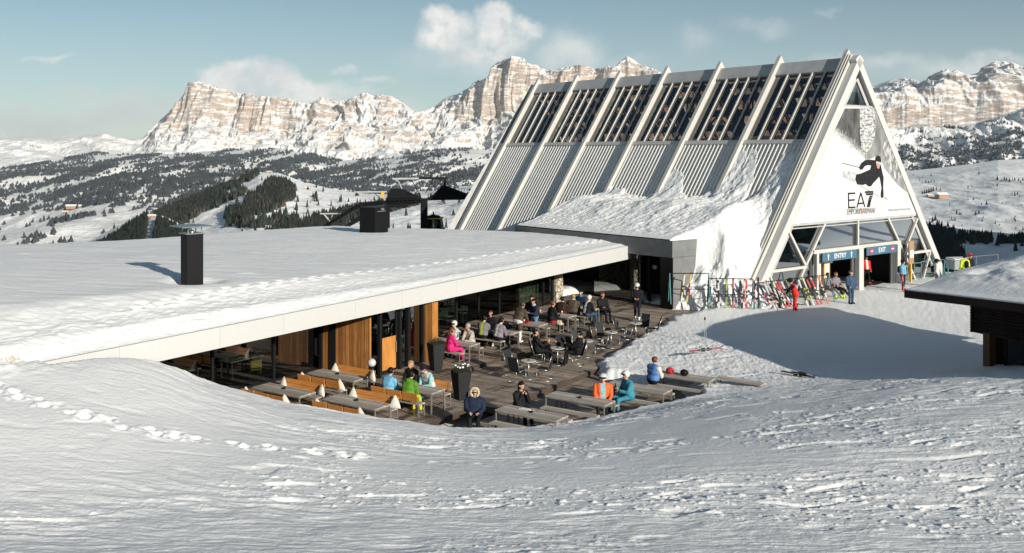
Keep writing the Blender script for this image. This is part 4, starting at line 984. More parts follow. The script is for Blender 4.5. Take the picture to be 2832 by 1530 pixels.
# ---------------------------------------------------------------- terrace decks
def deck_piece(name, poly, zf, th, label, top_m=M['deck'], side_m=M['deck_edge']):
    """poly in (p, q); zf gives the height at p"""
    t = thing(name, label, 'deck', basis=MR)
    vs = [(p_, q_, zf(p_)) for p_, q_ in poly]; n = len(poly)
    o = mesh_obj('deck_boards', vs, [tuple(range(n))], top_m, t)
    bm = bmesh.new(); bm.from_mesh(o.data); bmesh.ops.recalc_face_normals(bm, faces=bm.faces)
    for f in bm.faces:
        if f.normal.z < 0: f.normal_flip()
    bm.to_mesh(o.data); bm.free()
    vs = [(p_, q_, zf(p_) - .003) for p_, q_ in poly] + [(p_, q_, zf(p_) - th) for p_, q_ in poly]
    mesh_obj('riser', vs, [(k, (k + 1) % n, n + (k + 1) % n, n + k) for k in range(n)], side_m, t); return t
main_poly = [(-36.5, -4.2), (-3.4, -4.2), (-3.4, 6.5)] + [(p_, 5.55) for p_ in (-5, -14, -14.01)] + [(-23.8, 5.55), (-23.8, 4.7), (-36.5, 4.7)]
# split at p=-14 where the boards begin to climb
deck_piece('terrace_deck', [(-36.5, -4.2), (-14, -4.2), (-14, 5.55), (-23.8, 5.55), (-23.8, 4.7), (-36.5, 4.7)], deckz, .22, 'main level of the brown boarded terrace in front of the lodge')
deck_piece('terrace_ramp', [(-14, -4.2), (-5, -4.2), (-5, 7.5), (-10, 6.4), (-14, 5.55)], deckz, .22, 'gently climbing boards at the far end of the terrace')
deck_piece('terrace_apron', [(-5, -5.0), (3.5, -5.0), (6, 2), (4, 7.5), (-5, 7.5)], lambda p: -0.1, .22, 'wet far boards of the terrace below the concrete porch')
deck_piece('lower_deck', [(-34, 5.56), (-12.8, 5.56), (-12.8, 12.5), (-34, 12.5)], lambda p: -0.8, .25, 'lowest boarded level with long tables beside the snow bank')
mb_lv = [(-22.0, -17.45, 1.35, -.45, 'lowest'), (-17.45, -15.35, 1.9, -.30, 'second'), (-15.35, -13.6, 2.4, -.15, 'third'), (-13.6, -8.9, 2.7, 0.0, 'highest')]
for a_, b_, q_, z_, nm in mb_lv:
    deck_piece('terrace_step', [(a_, -3.55), (b_, -3.55), (b_, q_), (a_, q_)], lambda p, z_=z_: z_, .16 if z_ < -.4 else .3, '%s of the stepped wooden platforms along the glass front' % nm)

# ---------------------------------------------------------------- flues on the roof
def flue(u, v, zz, wd, dp, h, rz, cap, name, label):
    c = at(u, v, zz); c.z = roof_z(c.x, c.y) - .3
    t = thing(name, label, 'chimney', tuple(c), rz)
    mb = MB(); mb.box((0, 0, (h + .3) / 2), (wd, dp, h + .3)); b = mb.build('flue_casing', M['black'], t, bevel=.012)
    if cap:
        mb = MB(); mb.box((0, 0, h + .31), (wd + .10, dp + .10, .03)); mb.build('flashing', M['cap_metal'], t)
        for sx in (-1, 1):
            for sy in (-1, 1):
                mb = MB(); mb.cyl((sx * wd * .42, sy * dp * .42, h + .32), (sx * wd * .42, sy * dp * .42, h + .56), .022, n=8); mb.build('cap_post', M['cap_metal'], t)
        mb = MB(); mb.cyl((0, 0, h + .32), (0, 0, h + .42), .11, .05, 12); mb.build('flue_mouth', M['chrome'], t, smooth=True)
        mb = MB(); mb.mesh([(-.62, -.62, h + .56), (.62, -.62, h + .56), (.62, .62, h + .56), (-.62, .62, h + .56), (-.6, -.6, h + .60), (.6, -.6, h + .60), (.6, .6, h + .60), (-.6, .6, h + .60), (0, 0, h + .67)],
                           [(3, 2, 1, 0), (0, 1, 5, 4), (1, 2, 6, 5), (2, 3, 7, 6), (3, 0, 4, 7), (4, 5, 8), (5, 6, 8), (6, 7, 8), (7, 4, 8)]); mb.build('rain_cap', M['cap_metal'], t)
    else:
        mb = MB(); mb.box((0, 0, h + .325), (wd + .04, dp + .04, .05)); mb.build('lid', M['dark'], t)
        mb = MB()
        mb.box((wd / 2 + .01, -.02, h + .08), (.02, dp * .62, .05)); mb.build('vent_slot', M['chrome'], t)
        mb = MB(); mb.box((wd / 2 + .03, .05, h + .22), (.08, .28, .14)); mb.build('bracket', M['cap_metal'], t)
    return t
flue(531, 788, 3.6, .62, .62, 2.02, R(42), True, 'chimney', 'square black chimney with raised metal cap standing in the roof snow')
flue(1034, 643, 3.2, 1.35, 1.35, 1.85, R(-32), False, 'roof_vent', 'black square vent box at the far edge of the snowy roof')
# ---------------------------------------------------------------- lift station: tall A-frame hall
st = thing('lift_station', 'tall A-frame lift station with corrugated flank, ribbed roof glass and large gable banner', 'lift station', basis=MA)
HA, WA = 14.55, 11.1; LEN = 31.6
sl_len = math.hypot(HA, WA); NX, NZ = HA / sl_len, WA / sl_len     # outward normal of the flank
def FL(side, z, s, off=0.0):
    """point on a flank at height z; off is measured square to the flank"""
    t = WA * (1 - .0042 * s) * (1 - z / HA); return Vector((side * (t + off * NX), s, z + off * NZ))
ribs = [.72 + 5.0 * k for k in range(7)]
Z_SILL, Z_HEAD = 9.3, 13.72
for side in (-1, 1):
    # corrugated sheet
    npt = int((LEN - .4) / .315) * 4; co = []; nrow = 2
    for zi in (0.0 - .3, Z_SILL - .18):
        for k in range(npt + 1):
            s = .9 + (k // 4) * .315 + (0, .135, .15, .30)[k % 4]; co.append(FL(side, zi, s, (.075 if (k % 4) in (0, 1) else -.06)))
    co = np.array([tuple(c) for c in co]); q4 = grid_quads(2, npt + 1)
    o = np_mesh('corrugated_sheet', co, q4 if side > 0 else q4[:, ::-1], M['white_sheet'], st, smooth=False)
    # ridge band and sill band
    mb = MB()
    mb.mesh([FL(side, Z_HEAD, .5, .06), FL(side, Z_HEAD, LEN, .06), FL(side, HA - .02, LEN, .06), FL(side, HA - .02, .5, .06), FL(side, Z_HEAD, .5, -.2), FL(side, Z_HEAD, LEN, -.2), FL(side, HA - .15, LEN, -.2), FL(side, HA - .15, .5, -.2)],
            [(0, 1, 2, 3), (4, 7, 6, 5), (0, 4, 5, 1), (2, 6, 7, 3), (1, 5, 6, 2), (0, 3, 7, 4)]); mb.build('ridge_band', M['grey_sheet'], st)
    mb = MB(); mb.bar(FL(side, Z_SILL - .1, .5, .02), FL(side, Z_SILL - .1, LEN, .02), .30, .18, up=(side * NX, 0, NZ)); mb.build('sill_band', M['white_steel'], st)
    # glazing of each bay
    for k in range(6):
        a, b = ribs[k] + .18, ribs[k + 1] - .18
        g = MB(); g.mesh([FL(side, Z_SILL, a, -.06), FL(side, Z_SILL, b, -.06), FL(side, Z_HEAD, b, -.06), FL(side, Z_HEAD, a, -.06)], [(0, 1, 2, 3)]); go = g.build('roof_window', M['glass_dark'], st)
        m_ = MB()
        for j in range(1, 5):
            s = a + (b - a) * j / 5; m_.bar(FL(side, Z_SILL - .1, s, .02), FL(side, Z_HEAD, s, .02), .085, .10, up=(side * NX, 0, NZ))
        m_.build('glazing_bars', M['white_steel'], go)
        m_ = MB()
        for j in range(0, 6):
            s = a + (b - a) * j / 5; m_.bar(FL(side, Z_SILL - .1, s, -.22), FL(side, Z_HEAD, s, -.22), .05, .14, up=(side * NX, 0, NZ))
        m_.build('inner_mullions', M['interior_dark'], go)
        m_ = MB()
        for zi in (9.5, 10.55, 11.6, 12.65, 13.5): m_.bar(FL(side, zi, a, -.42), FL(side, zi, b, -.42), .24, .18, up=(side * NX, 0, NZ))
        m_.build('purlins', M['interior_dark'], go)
# great ribs
for k, s in enumerate(ribs):
    m_ = MB()
    oo, oi = .46, -.25; fo = FL(-1, -.5, s, oo); fi_ = FL(-1, -.5, s, oi); ao = HA + oo / NZ * .72; ai = HA + oi / NZ
    pl = [(fo.x, -.5), (0, ao), (-fo.x, -.5), (-fi_.x, -.5), (0, ai), (fi_.x, -.5)]
    vs = [(x_, s + ds, z_) for ds in (-.13, .13) for x_, z_ in pl]
    m_.mesh(vs, [(0, 1, 4, 5), (1, 2, 3, 4), (6, 11, 10, 7), (7, 10, 9, 8), (0, 6, 7, 1), (1, 7, 8, 2), (5, 4, 10, 11), (4, 3, 9, 10), (0, 5, 11, 6), (2, 8, 9, 3)])
    m_.build('rib', M['white_steel'], st)
for k, s in enumerate(ribs[1:]):                          # inner lattice struts seen through the glass
    m_ = MB()
    for side in (-1, 1):
        m_.bar(FL(side, 8.6, s, -.8), FL(side, 13.9, s, -.8), .22, .35, up=(side * NX, 0, NZ))
        m_.bar(FL(side, 9.2, s, -.5), FL(side, 13.3, s - 2.5, -.5), .12, .12); m_.bar(FL(side, 9.2, s - 5 + .3, -.5), FL(side, 13.3, s - 2.5, -.5), .12, .12)
    m_.build('inner_truss', M['interior_dark'], st)
m_ = MB(); m_.box((0, 16, 7.6), (8.2, 27, .3)); m_.build('loft_floor', M['interior_dark'], st)
m_ = MB(); m_.mesh([(-WA, LEN, -.5), (WA, LEN, -.5), (0, LEN, HA)], [(0, 1, 2)]); m_.build('rear_gable', M['grey_sheet'], st)
# gable front: double white rafters with stepped edge strips
for side in (-1, 1):
    m_ = MB()
    m_.bar(FL(side, -.6, .04, -.22), FL(side, HA + .10, .04, -.22), .42, .50, up=(side * NX, 0, NZ)); m_.build('gable_rafter', M['white_panel'], st)
    m_ = MB()
    for s, off, wd in ((.32, .10, .06), (.46, .16, .06), (.60, .2, .05)): m_.bar(FL(side, -.5, s, off), FL(side, HA + .05, s, off), wd, .30, up=(side * NX, 0, NZ))
    m_.build('edge_strips', M['white_steel'], st)
    m_ = MB(); m_.bar(FL(side, -.5, .12, -.78), FL(side, HA - .9, .12, -.78), .16, .24, up=(side * NX, 0, NZ)); m_.build('inner_rafter', M['grey_sheet'], st)
ZB, ZT = 4.42, 11.45
def hw(z, off=.55): return WA * (1 - z / HA) - off / NX         # half width inside the rafters
def tri(mb, z0, z1, y, off=.55):
    mb.mesh([(-hw(z0, off), y, z0), (hw(z0, off), y, z0), (max(hw(z1, off), .0), y, z1), (-max(hw(z1, off), .0), y, z1)], [(0, 1, 2, 3)])
m_ = MB(); tri(m_, ZT + .12, HA - 1.1, .1, .6); m_.build('apex_window', M['glass_front'], st)
for zz_, a_, b_ in ((ZT, .16, .16), (ZB - .05, .16, .14), (ZB - .26, .1, .06)): m_ = MB(); m_.bar((-hw(zz_), .02, zz_), (hw(zz_), .02, zz_), a_, b_); m_.build('banner_rail', M['grey_sheet'], st)
# glass below the banner
m_ = MB(); m_.mesh([(-hw(ZB, .7), .1, ZB - .1), (hw(ZB, .7), .1, ZB - .1), (hw(2.75, .7), .1, 2.75), (-hw(2.75, .7), .1, 2.75)], [(0, 1, 2, 3)]); m_.build('gable_glazing', M['glass_front'], st)
for side in (-1, 1):
    m_ = MB(); m_.mesh([(side * 4.6, .1, .0), (side * hw(0, .7), .1, 0), (side * hw(2.75, .7), .1, 2.75), (side * 4.6, .1, 2.75)], [(0, 1, 2, 3)]); m_.build('side_glazing', M['glass_front'], st)
    for a, b, wd in [((3.6, ZB - .1), (5.62, 1.9), .15), ((5.62, 1.9), (7.1, .0), .15), ((7.4, 4.2), (5.55, 1.85), .15), ((5.5, 1.85), (9.15, 1.85), .16), ((9.15, 1.8), (8.15, 0), .12), ((7.1, .02), (8.2, .02), .08)]:
        m_ = MB(); m_.bar((side * a[0], 0, a[1]), (side * b[0], 0, b[1]), wd, wd, up=(0, 1, 0)); m_.build('strut', M['white_steel'], st)
m_ = MB(); m_.bar((0, 0, 2.75), (0, 0, ZB - .1), .16, .16, up=(0, 1, 0)); m_.build('mullion', M['white_steel'], st)
# door frame
m_ = MB(); m_.box((0, -.06, 2.68), (9.9, .24, .22)); m_.box((0, -.12, 1.3), (.5, .34, 2.56)); m_.box((-4.55, -.06, 1.3), (.22, .22, 2.56)); m_.box((4.75, -.06, 1.3), (.40, .22, 2.56)); m_.build('portal_frame', M['white_steel'], st)
m_ = MB()
for t in (4.42, 4.26, 4.10, -.42, -.54): m_.box((t, .06, 1.25), (.07, .10, 2.5))
m_.build('folded_door_leaves', M['cap_metal'], st)
# dark hall behind the doors
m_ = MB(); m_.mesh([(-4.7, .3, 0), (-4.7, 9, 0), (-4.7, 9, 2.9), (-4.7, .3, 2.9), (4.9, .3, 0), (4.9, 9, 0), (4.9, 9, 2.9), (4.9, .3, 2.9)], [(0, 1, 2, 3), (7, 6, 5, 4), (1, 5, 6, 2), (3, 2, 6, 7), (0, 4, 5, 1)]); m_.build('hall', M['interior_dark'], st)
m_ = MB()
for a, b in (((-1.6, 2.2, 0), (-1.6, 2.2, 2.5)), ((-1.6, 2.2, 2.0), (-2.6, 2.2, 2.0)), ((-3.6, 2.6, 0), (-3.6, 2.6, 1.5)), ((-2.6, 3.2, 0), (-2.6, 3.2, 1.3))): m_.bar(a, b, .07)
m_.build('yellow_rail', M['yellow_paint'], st)
m_ = MB()
for t in (-2.3, -1.95): m_.box((t, 3.2, .95), (.26, .5, .9))
m_.build('turnstile', M['blue_sign'], st)
# signs over the doors
def text_mesh(body, size, mat, parent, M_, name='lettering', font_extr=.01, sx=1.0):
    cu = bpy.data.curves.new(name, 'FONT'); cu.body = body; cu.size = size; cu.extrude = font_extr; cu.align_x = 'CENTER'; cu.align_y = 'CENTER'
    tmp = bpy.data.objects.new('tmp', cu); COL.objects.link(tmp)
    bpy.context.view_layer.update()
    me = bpy.data.meshes.new_from_object(tmp.evaluated_get(bpy.context.evaluated_depsgraph_get())); bpy.data.objects.remove(tmp)
    me.materials.clear(); me.materials.append(mat); me.transform(M_ @ Matrix.Scale(sx, 4, (1, 0, 0)))
    o = bpy.data.objects.new(name, me); COL.objects.link(o); o.parent = parent; return o
FACE = Matrix.Rotation(R(90), 4, 'X')           # letters stand upright facing -s
def signboard(t, z, wd, word, label):
    o = thing('sign', label, 'sign', basis=MA @ Matrix.Translation((t, -.28, z)))
    m_ = MB(); m_.box((0, 0, 0), (wd, .06, .52)); m_.build('board', M['blue_sign'], o)
    text_mesh(word, .42, M['sign_white'], o, Matrix.Translation((0, -.045, 0)) @ FACE)
    for sg in (-1, 1):
        if word == 'ENTRY':
            m_ = MB(); m_.box((sg * 1.25, -.04, -.06), (.06, .02, .22)); m_.prism([(-.09, 0), (.09, 0), (0, .15)], -.01, .01, Matrix.Translation((sg * 1.25, -.04, .05)) @ FACE); m_.build('arrow', M['sign_white'], o)
        else:
            m_ = MB(); m_.cyl((sg * 1.25, -.03, 0), (sg * 1.25, -.05, 0), .19, n=20); m_.build('no_entry_disc', M['sign_red'], o)
            m_ = MB(); m_.box((sg * 1.25, -.06, 0), (.26, .02, .07)); m_.build('no_entry_bar', M['sign_white'], o)
signboard(-2.45, 2.32, 3.7, 'ENTRY', 'blue ENTRY sign with white arrows over the left doorway')
signboard(2.35, 2.36, 3.6, 'EXIT', 'blue EXIT sign with red no-entry discs over the right doorway')

# ---------------------------------------------------------------- banner on the gable
ban = thing('advertising_banner', 'huge triangular white banner with a black-clad skier and EA7 lettering on the gable', 'banner', basis=MA @ Matrix.Translation((0, -.10, 0)))
BY = -.02
m_ban = plain('banner_cloth', (0.60, 0.60, 0.585), 0.6, vary=0.03, scale=.8)
def noisy_print(name, c1, c2, scale, lo, hi, stretch=(1, 1, 1), alpha=None, rot=(0, 0, 0)):
    m, nt, bs = new_mat(name); tcn = nt.add('ShaderNodeTexCoord'); v = nt.mapping(tcn.outputs['Object'], stretch, rot)
    n = nt.noise(v, scale, 7, .68); c = nt.mix(nt.ramp(n, lo, hi), c1, c2); nt.put(bs, 'Base Color', c); bs.inputs['Roughness'].default_value = .6
    if alpha: nt.put(bs, 'Alpha', alpha(nt, tcn.outputs['Object']))
    return m
W_ = (0.60, 0.60, 0.585)
m_ = MB(); m_.mesh([(-hw(ZB + .02), BY, ZB + .02), (hw(ZB + .02), BY, ZB + .02), (hw(ZT - .05), BY, ZT - .05), (-hw(ZT - .05), BY, ZT - .05)], [(0, 1, 2, 3)]); m_.build('banner_sheet', m_ban, ban)
# image coordinates on the banner: photo pixels turned into gable metres
def bt(u, v):
    k = (u - CU) / FPX; t = (AO.x - k * AO.y) / (k * AT.y - AT.x); Y = AO.y + AT.y * t
    return t, CAMZ - (v - HV) / FPX * Y
def patch(name, pts, mat, lay):
    """printed shape: zoomed-crop pixels (3.569x) of the banner photo"""
    q = [bt(2180 + a / 3.569, 250 + b / 3.569) for a, b in pts]
    return mesh_obj(name, [(t, BY - .004 * lay, z) for t, z in q], [tuple(range(len(q)))], mat, ban)
def fade_print(name, c1, c2, scale, lo, hi, stretch, edge):
    """print that dissolves into powder snow along the line edge = (u1, v1, u2, v2, width)"""
    (t1, z1), (t2, z2) = bt(2180 + edge[0] / 3.569, 250 + edge[1] / 3.569), bt(2180 + edge[2] / 3.569, 250 + edge[3] / 3.569)
    nx, nz = -(z2 - z1), (t2 - t1); L = math.hypot(nx, nz); nx /= L; nz /= L
    m, nt, bs = new_mat(name); tcn = nt.add('ShaderNodeTexCoord'); v = nt.mapping(tcn.outputs['Object'], stretch)
    n = nt.noise(v, scale, 7, .7); c = nt.mix(nt.ramp(n, lo, hi), c1, c2)
    d = nt.math('SUBTRACT', nt.vmath('DOT_PRODUCT', tcn.outputs['Object'], (nx, 0, nz)), nx * t1 + nz * z1)
    sp = nt.noise(tcn.outputs['Object'], 5.0, 6, .75)
    f = nt.ramp(nt.math('ADD', nt.math('DIVIDE', d, edge[4]), nt.math('MULTIPLY', nt.math('SUBTRACT', sp, .5), 3.4)), -1.3, .4)
    nt.put(bs, 'Base Color', nt.mix(f, W_, c)); bs.inputs['Roughness'].default_value = .6; return m
G1, G2 = (0.035, 0.035, 0.035), (0.16, 0.16, 0.155)
patch('printed_rock', [(425, 425), (540, 180), (690, 180), (740, 660), (720, 670), (580, 560)], fade_print('print_rock_left', G1, G2, 2.2, .35, .75, (1, 1, .35), (420, 330, 740, 600, .5)), 1)
patch('printed_rock', [(830, 170), (860, 170), (1290, 1240), (1180, 1030), (1060, 930), (930, 770), (880, 640), (740, 700), (735, 640), (800, 560), (840, 430)], fade_print('print_rock_right', (.11, .11, .11), (.34, .34, .335), 1.6, .3, .7, (1, 1, .3), (760, 690, 1200, 1060, .35)), 1)
patch('printed_cliff', [(688, 178), (832, 172), (842, 330), (835, 470), (790, 560), (735, 640), (705, 590), (690, 420)], noisy_print('print_cliff', (.10, .10, .10), (.55, .55, .54), 3.2, .40, .56, (1, 1, 2.2), rot=(0, R(25), 0)), 2)
patch('printed_crag', [(915, 570), (925, 510), (955, 480), (985, 500), (1010, 600), (1060, 720), (1110, 830), (1060, 900), (980, 800), (925, 690)], noisy_print('print_crag', (.13, .13, .13), (.5, .5, .49), 2.6, .42, .6, (1.5, 1, .6)), 3)
ink = plain('print_ink', (0.018, 0.018, 0.02), .6, vary=.3, scale=4); soft = plain('print_grey', (0.22, 0.22, 0.22), .6, vary=.4, scale=5)
patch('printed_torso', [(738, 690), (780, 684), (838, 690), (842, 660), (866, 640), (890, 655), (898, 700), (896, 740), (905, 790), (922, 860), (918, 950), (922, 1035), (915, 1062), (895, 1058), (894, 1020), (902, 960), (888, 880), (878, 850), (850, 885), (820, 915), (800, 945), (775, 950), (745, 925), (715, 935), (660, 925), (640, 880), (650, 830), (700, 820), (790, 780), (800, 742), (765, 738), (735, 750), (715, 780), (690, 785), (680, 760), (700, 720)], ink, 5)
patch('printed_spray', [(520, 800), (600, 800), (650, 820), (690, 880), (680, 920), (640, 920), (560, 870), (520, 850)], noisy_print('print_spray', (.25, .25, .25), (.58, .58, .57), 3, .35, .6), 4)
patch('printed_face', [(848, 722), (868, 712), (888, 735), (876, 775), (858, 768)], plain('print_skin', (.45, .25, .17), .6), 6)
patch('printed_goggles', [(850, 700), (895, 712), (890, 742), (868, 718), (846, 722)], plain('print_goggle', (.45, .47, .5), .4), 7)
for a, b in (((512, 718), (684, 762)), ((925, 1050), (960, 1078)), ((650, 915), (880, 1050))):
    (t1, z1), (t2, z2) = bt(2180 + a[0] / 3.569, 250 + a[1] / 3.569), bt(2180 + b[0] / 3.569, 250 + b[1] / 3.569)
    m_ = MB(); m_.bar((t1, BY - .016, z1), (t2, BY - .016, z2), .035, .004, up=(0, 1, 0)); m_.build('printed_pole', soft if a[0] > 640 and a[0] < 900 else ink, ban)
# EA7: strokes drawn as bars, the 7 made of stripes
def stroke(mb, a, b, w):
    (t1, z1), (t2, z2) = bt(2180 + a[0] / 3.569, 250 + a[1] / 3.569), bt(2180 + b[0] / 3.569, 250 + b[1] / 3.569)
    mb.bar((t1, BY - .028, z1), (t2, BY - .028, z2), w, .006, up=(0, 1, 0))
m_ = MB()
for a, b in (((574, 1013), (577, 1158)), ((570, 1018), (640, 1015)), ((574, 1085), (636, 1080)), ((572, 1157), (642, 1153))): stroke(m_, a, b, .10)
for a, b in (((696, 1010), (658, 1157)), ((696, 1010), (736, 1150)), ((670, 1118), (726, 1112))): stroke(m_, a, b, .10)
for i, (x0, x1, y) in enumerate([(738, 818, 1004), (748, 816, 1026), (782, 812, 1048), (776, 806, 1066), (772, 800, 1083), (768, 796, 1099), (765, 792, 1115), (762, 790, 1131), (758, 786, 1146)]): stroke(m_, (x0, y), (x1, y - 3), .12 if i < 2 else .095)
m_.build('printed_letters', ink, ban)
def ban_text(body, u, v, size, mat, sx):
    t_, z_ = bt(2180 + u / 3.569, 250 + v / 3.569)
    text_mesh(body, size, mat, ban, Matrix.Translation((t_, BY - .03, z_)) @ FACE, 'printed_text', .003, sx)
ban_text('EMPORIO', 635, 1198, .52, soft, .78); ban_text('ARMANI', 776, 1190, .52, soft, .72)
m_ = MB(); 
for a, b in (((695, 1175), (712, 1212)), ((712, 1212), (730, 1172)), ((690, 1172), (735, 1170))): stroke(m_, a, b, .07)
m_.build('printed_emblem', plain('print_orange', (.40, .15, .07), .6), ban)
ban_text('Official Outfitter Ski School La Villa', 1075, 1176, .19, soft, 1.0)

# ---------------------------------------------------------------- concrete porch between lodge and station
por = thing('concrete_porch', 'low dark concrete porch against the station flank, half buried in snow', 'porch', basis=MA)
m_ = MB()
m_.box((-12.6, 9.5, 3.22), (3.4, 13.8, .95)); m_.box((-12.7, 2.85, 1.35), (3.2, .5, 2.85)); m_.build('porch_shell', M['concrete'], por)
m_ = MB(); m_.box((-14.32, 3.0, 1.35), (.06, .9, 2.8)); m_.build('porch_post', M['dark'], por)
m_ = MB(); m_.box((-11.6, 9.6, 1.3), (.15, 13.2, 2.9)); m_.build('inner_wall', M['interior_dark'], por)
m_ = MB(); m_.mesh([(-13.9, 5.6, 0), (-13.9, 9.2, 0), (-13.9, 9.2, 2.74), (-13.9, 5.6, 2.74)], [(0, 1, 2, 3)]); m_.build('glass_screen', M['glass'], por)
m_ = MB(); m_.box((-13.5, 8.0, 1.35), (.2, 2.2, 2.3)); m_.build('stone_wall', M['stone'], por)
m_ = MB(); m_.box((-12.9, 5.2, 1.9), (.05, .28, .22)); m_.build('notice', M['sign_white'], por)
# glass wing running back from the lodge corner
wing = thing('glass_wing', 'dark glass wing with rubble stone panel under the lodge roof end', 'glass wing', basis=MA)
WO = Vector((8.0, 54.5, 0)); WD = Vector((-.33, .944, 0)).normalized(); WN = Vector((-WD.y, WD.x, 0))
wing.matrix_world = Matrix(((WD.x, WN.x, 0, WO.x), (WD.y, WN.y, 0, WO.y), (0, 0, 1, 0), (0, 0, 0, 1)))
m_ = MB()
for s, w_ in ((.1, .25), (5.1, .6), (9.2, .12), (11.8, .14)): m_ = MB(); m_.box((s, 0, 1.25), (w_, .16, 2.7)); m_.build('post', M['dark'], wing)
for s0, s1 in ((1.5, 4.8), (5.4, 9.1), (9.3, 11.7)):
    m_ = MB(); m_.mesh([(s0, .02, .1), (s1, .02, .1), (s1, .02, 2.5), (s0, .02, 2.5)], [(0, 1, 2, 3)]); m_.build('pane', M['glass'], wing)
m_ = MB(); m_.box((3.15, -.12, 1.3), (3.2, .14, 2.5)); m_.build('stone_panel', M['stone'], wing)
m_ = MB(); m_.box((8.5, -2.2, 1.2), (8, .2, 2.8)); m_.build('back_wall', M['interior_dark'], wing)
dp = MB(); c_ = at(1798, 822, 0.1); dp.cyl((c_.x, c_.y, -.1), (c_.x, c_.y, 2.6), .045, n=8); o = dp.build('downpipe', M['white_panel']); tag(o, 'thin white rain pipe standing before the dark porch', 'pipe')

# snow that slid down the flank and buried the porch
ss = np.linspace(-1.7, 27.5, 560); tt = np.linspace(-14.28, -3.3, 330)
Sg, Tg = np.meshgrid(ss, tt, indexing='ij')
zs = HA * (1 + Tg / (WA * (1 - .0042 * Sg)))
ztop = np.interp(Sg, [-1.7, .2, .8, 1.0, 1.3, 2.2, 2.5, 2.9, 3.2, 3.5, 4.2, 5.7, 5.9, 6.4, 6.9, 8.2, 8.8, 9.3, 10.7, 10.9, 11.6, 13.6, 14.2, 15.7, 16.2, 18.5, 27.5], [1.0, 5.0, 6.6, 8.2, 8.7, 8.5, 6.8, 4.6, 4.4, 7.2, 8.6, 8.9, 6.2, 5.9, 5.1, 5.2, 5.8, 7.1, 7.5, 5.8, 5.1, 5.0, 5.7, 6.0, 5.1, 4.6, 3.4])
fine_e = fbm(Sg * 2.6, Tg * 1.7, 4, 900)
ztop = ztop + .55 * fine_e
nz_ = fbm(Sg * .9, Tg * 1.1, 4, 910); nz2 = fbm(Sg * 1.8 + .6 * Tg, Tg * 1.2, 4, 915)
dpt = np.clip((ztop - zs), 0, 9)
Tk = (.07 + .10 * np.clip(dpt / .5, 0, 1) + .50 * sstep(.5, 5.0, dpt)) * (.85 + .35 * nz_) + .06 * nz2 * sstep(0, 2, dpt) + .04 * np.abs(fbm(Sg * 5, Tg * 5, 2, 917))
Tk = np.where(zs < ztop, Tk, -.5)
flank = zs + Tk
s0_ = 2.62 - 2.5 * sstep(-12.5, -10.8, Tg + .25 * nz_); deckm = np.clip((Sg - s0_) / (2.76 - s0_), 0, 1); deckm = deckm * deckm * (3 - 2 * deckm) * sstep(16.45, 16.3, Sg)
top = 3.70 + .06 + .08 * np.abs(nz_) * sstep(-14.2, -13.2, Tg) + 1.25 * np.clip((Tg + 14.0) / 3.4, 0, 1.3) ** 1.5 * (.86 + .22 * fbm(Sg * .35, Tg * .2, 2, 919)) + .10 * sstep(-14.2, -13.9, Tg)
toe = np.where(Sg > 8, -3.0, 1.0) * 0 + np.clip((Tg + 13.95 - .35 * (2.6 - Sg) + .2 * nz_) * 1.45, -1.5, 3.5) * sstep(-1.9, 1.6, Sg + .4 * nz_) - .3 + .30 * nz2 + .16 * np.abs(fbm(Sg * 2.6, Tg * 2.6, 3, 918)) - .25 * sstep(1.2, 2.5, Sg) * sstep(-12.6, -11.4, Tg)
basez = top * deckm + toe * (1 - deckm)
kk = 1.3; d_ = np.clip(.5 + .5 * (flank - basez) / kk, 0, 1); pile = basez * (1 - d_) + flank * d_ + kk * d_ * (1 - d_)
pile = pile + .07 * nz2 * sstep(-14.0, -12.5, Tg) + .03 * fbm(Sg * 4, Tg * 4, 3, 920) * sstep(-14.2, -13.6, Tg)
pile = np.where(zs > ztop, zs - .5, pile)
pile = np.where(Sg > 16.42, np.minimum(pile, -1.0), pile)
front_cut = sstep(-1.7, -.9, Sg)
inside = (Tg > -(WA - .2)) & (Sg < .45)
pile = np.where(inside, np.minimum(pile, zs * .0 + 1.6 * np.clip((-Tg - 6.8) / 3.5, 0, 1) * (0.4 + .6 * sstep(-1.7, -.2, Sg)) - .15 + .1 * nz_), pile)
xyz = np.stack([Tg, Sg, pile], -1).reshape(-1, 3)
sb = np_mesh('snow_pile', xyz, grid_quads(*Sg.shape)[:, ::-1], M['snow_rough']); sb.matrix_world = MA
tag(sb, kind='structure')

# ---------------------------------------------------------------- timber hut on the right
E1 = Vector((.38, -.925, 0)).normalized(); E2 = Vector((-E1.y, E1.x, 0)); HO = Vector((15.1, 36.2, 0))
MH = Matrix(((E1.x, E2.x, 0, HO.x), (E1.y, E2.y, 0, HO.y), (0, 0, 1, 0), (0, 0, 0, 1)))
hut = thing('timber_hut', 'dark log-clad hut with deep eaves and a thick snow cushion on its roof', 'hut', basis=MH)
HR = 14.0; HD = 11.0; rise = .05; HZ = 3.0; HS = .047 * HR
m_ = MB()
m_.mesh([(0, 0, HZ), (HR, 0, HZ + HS), (HR, HD, HZ + HS + HD * rise), (0, HD, HZ + HD * rise), (0, 0, HZ + .28), (HR, 0, HZ + .28 + HS), (HR, HD, HZ + .28 + HS + HD * rise), (0, HD, HZ + .28 + HD * rise)],
        [(3, 2, 1, 0), (4, 5, 6, 7), (0, 1, 5, 4), (1, 2, 6, 5), (2, 3, 7, 6), (3, 0, 4, 7)]); m_.build('roof', M['logdark'], hut)
m_ = MB(); lg = 12
for k in range(lg): m_.cyl((.25 + .02 * (k % 2), 3.22, 1.56 + k * .115), (HR - .3, 3.22, 1.56 + k * .13), .066, n=8)
for k in range(lg): m_.cyl((.33, 3.12, 1.56 + k * .115), (.33, HD - 1, 1.58 + k * .115), .066, n=8)
m_.build('log_band', M['logdark'], hut)
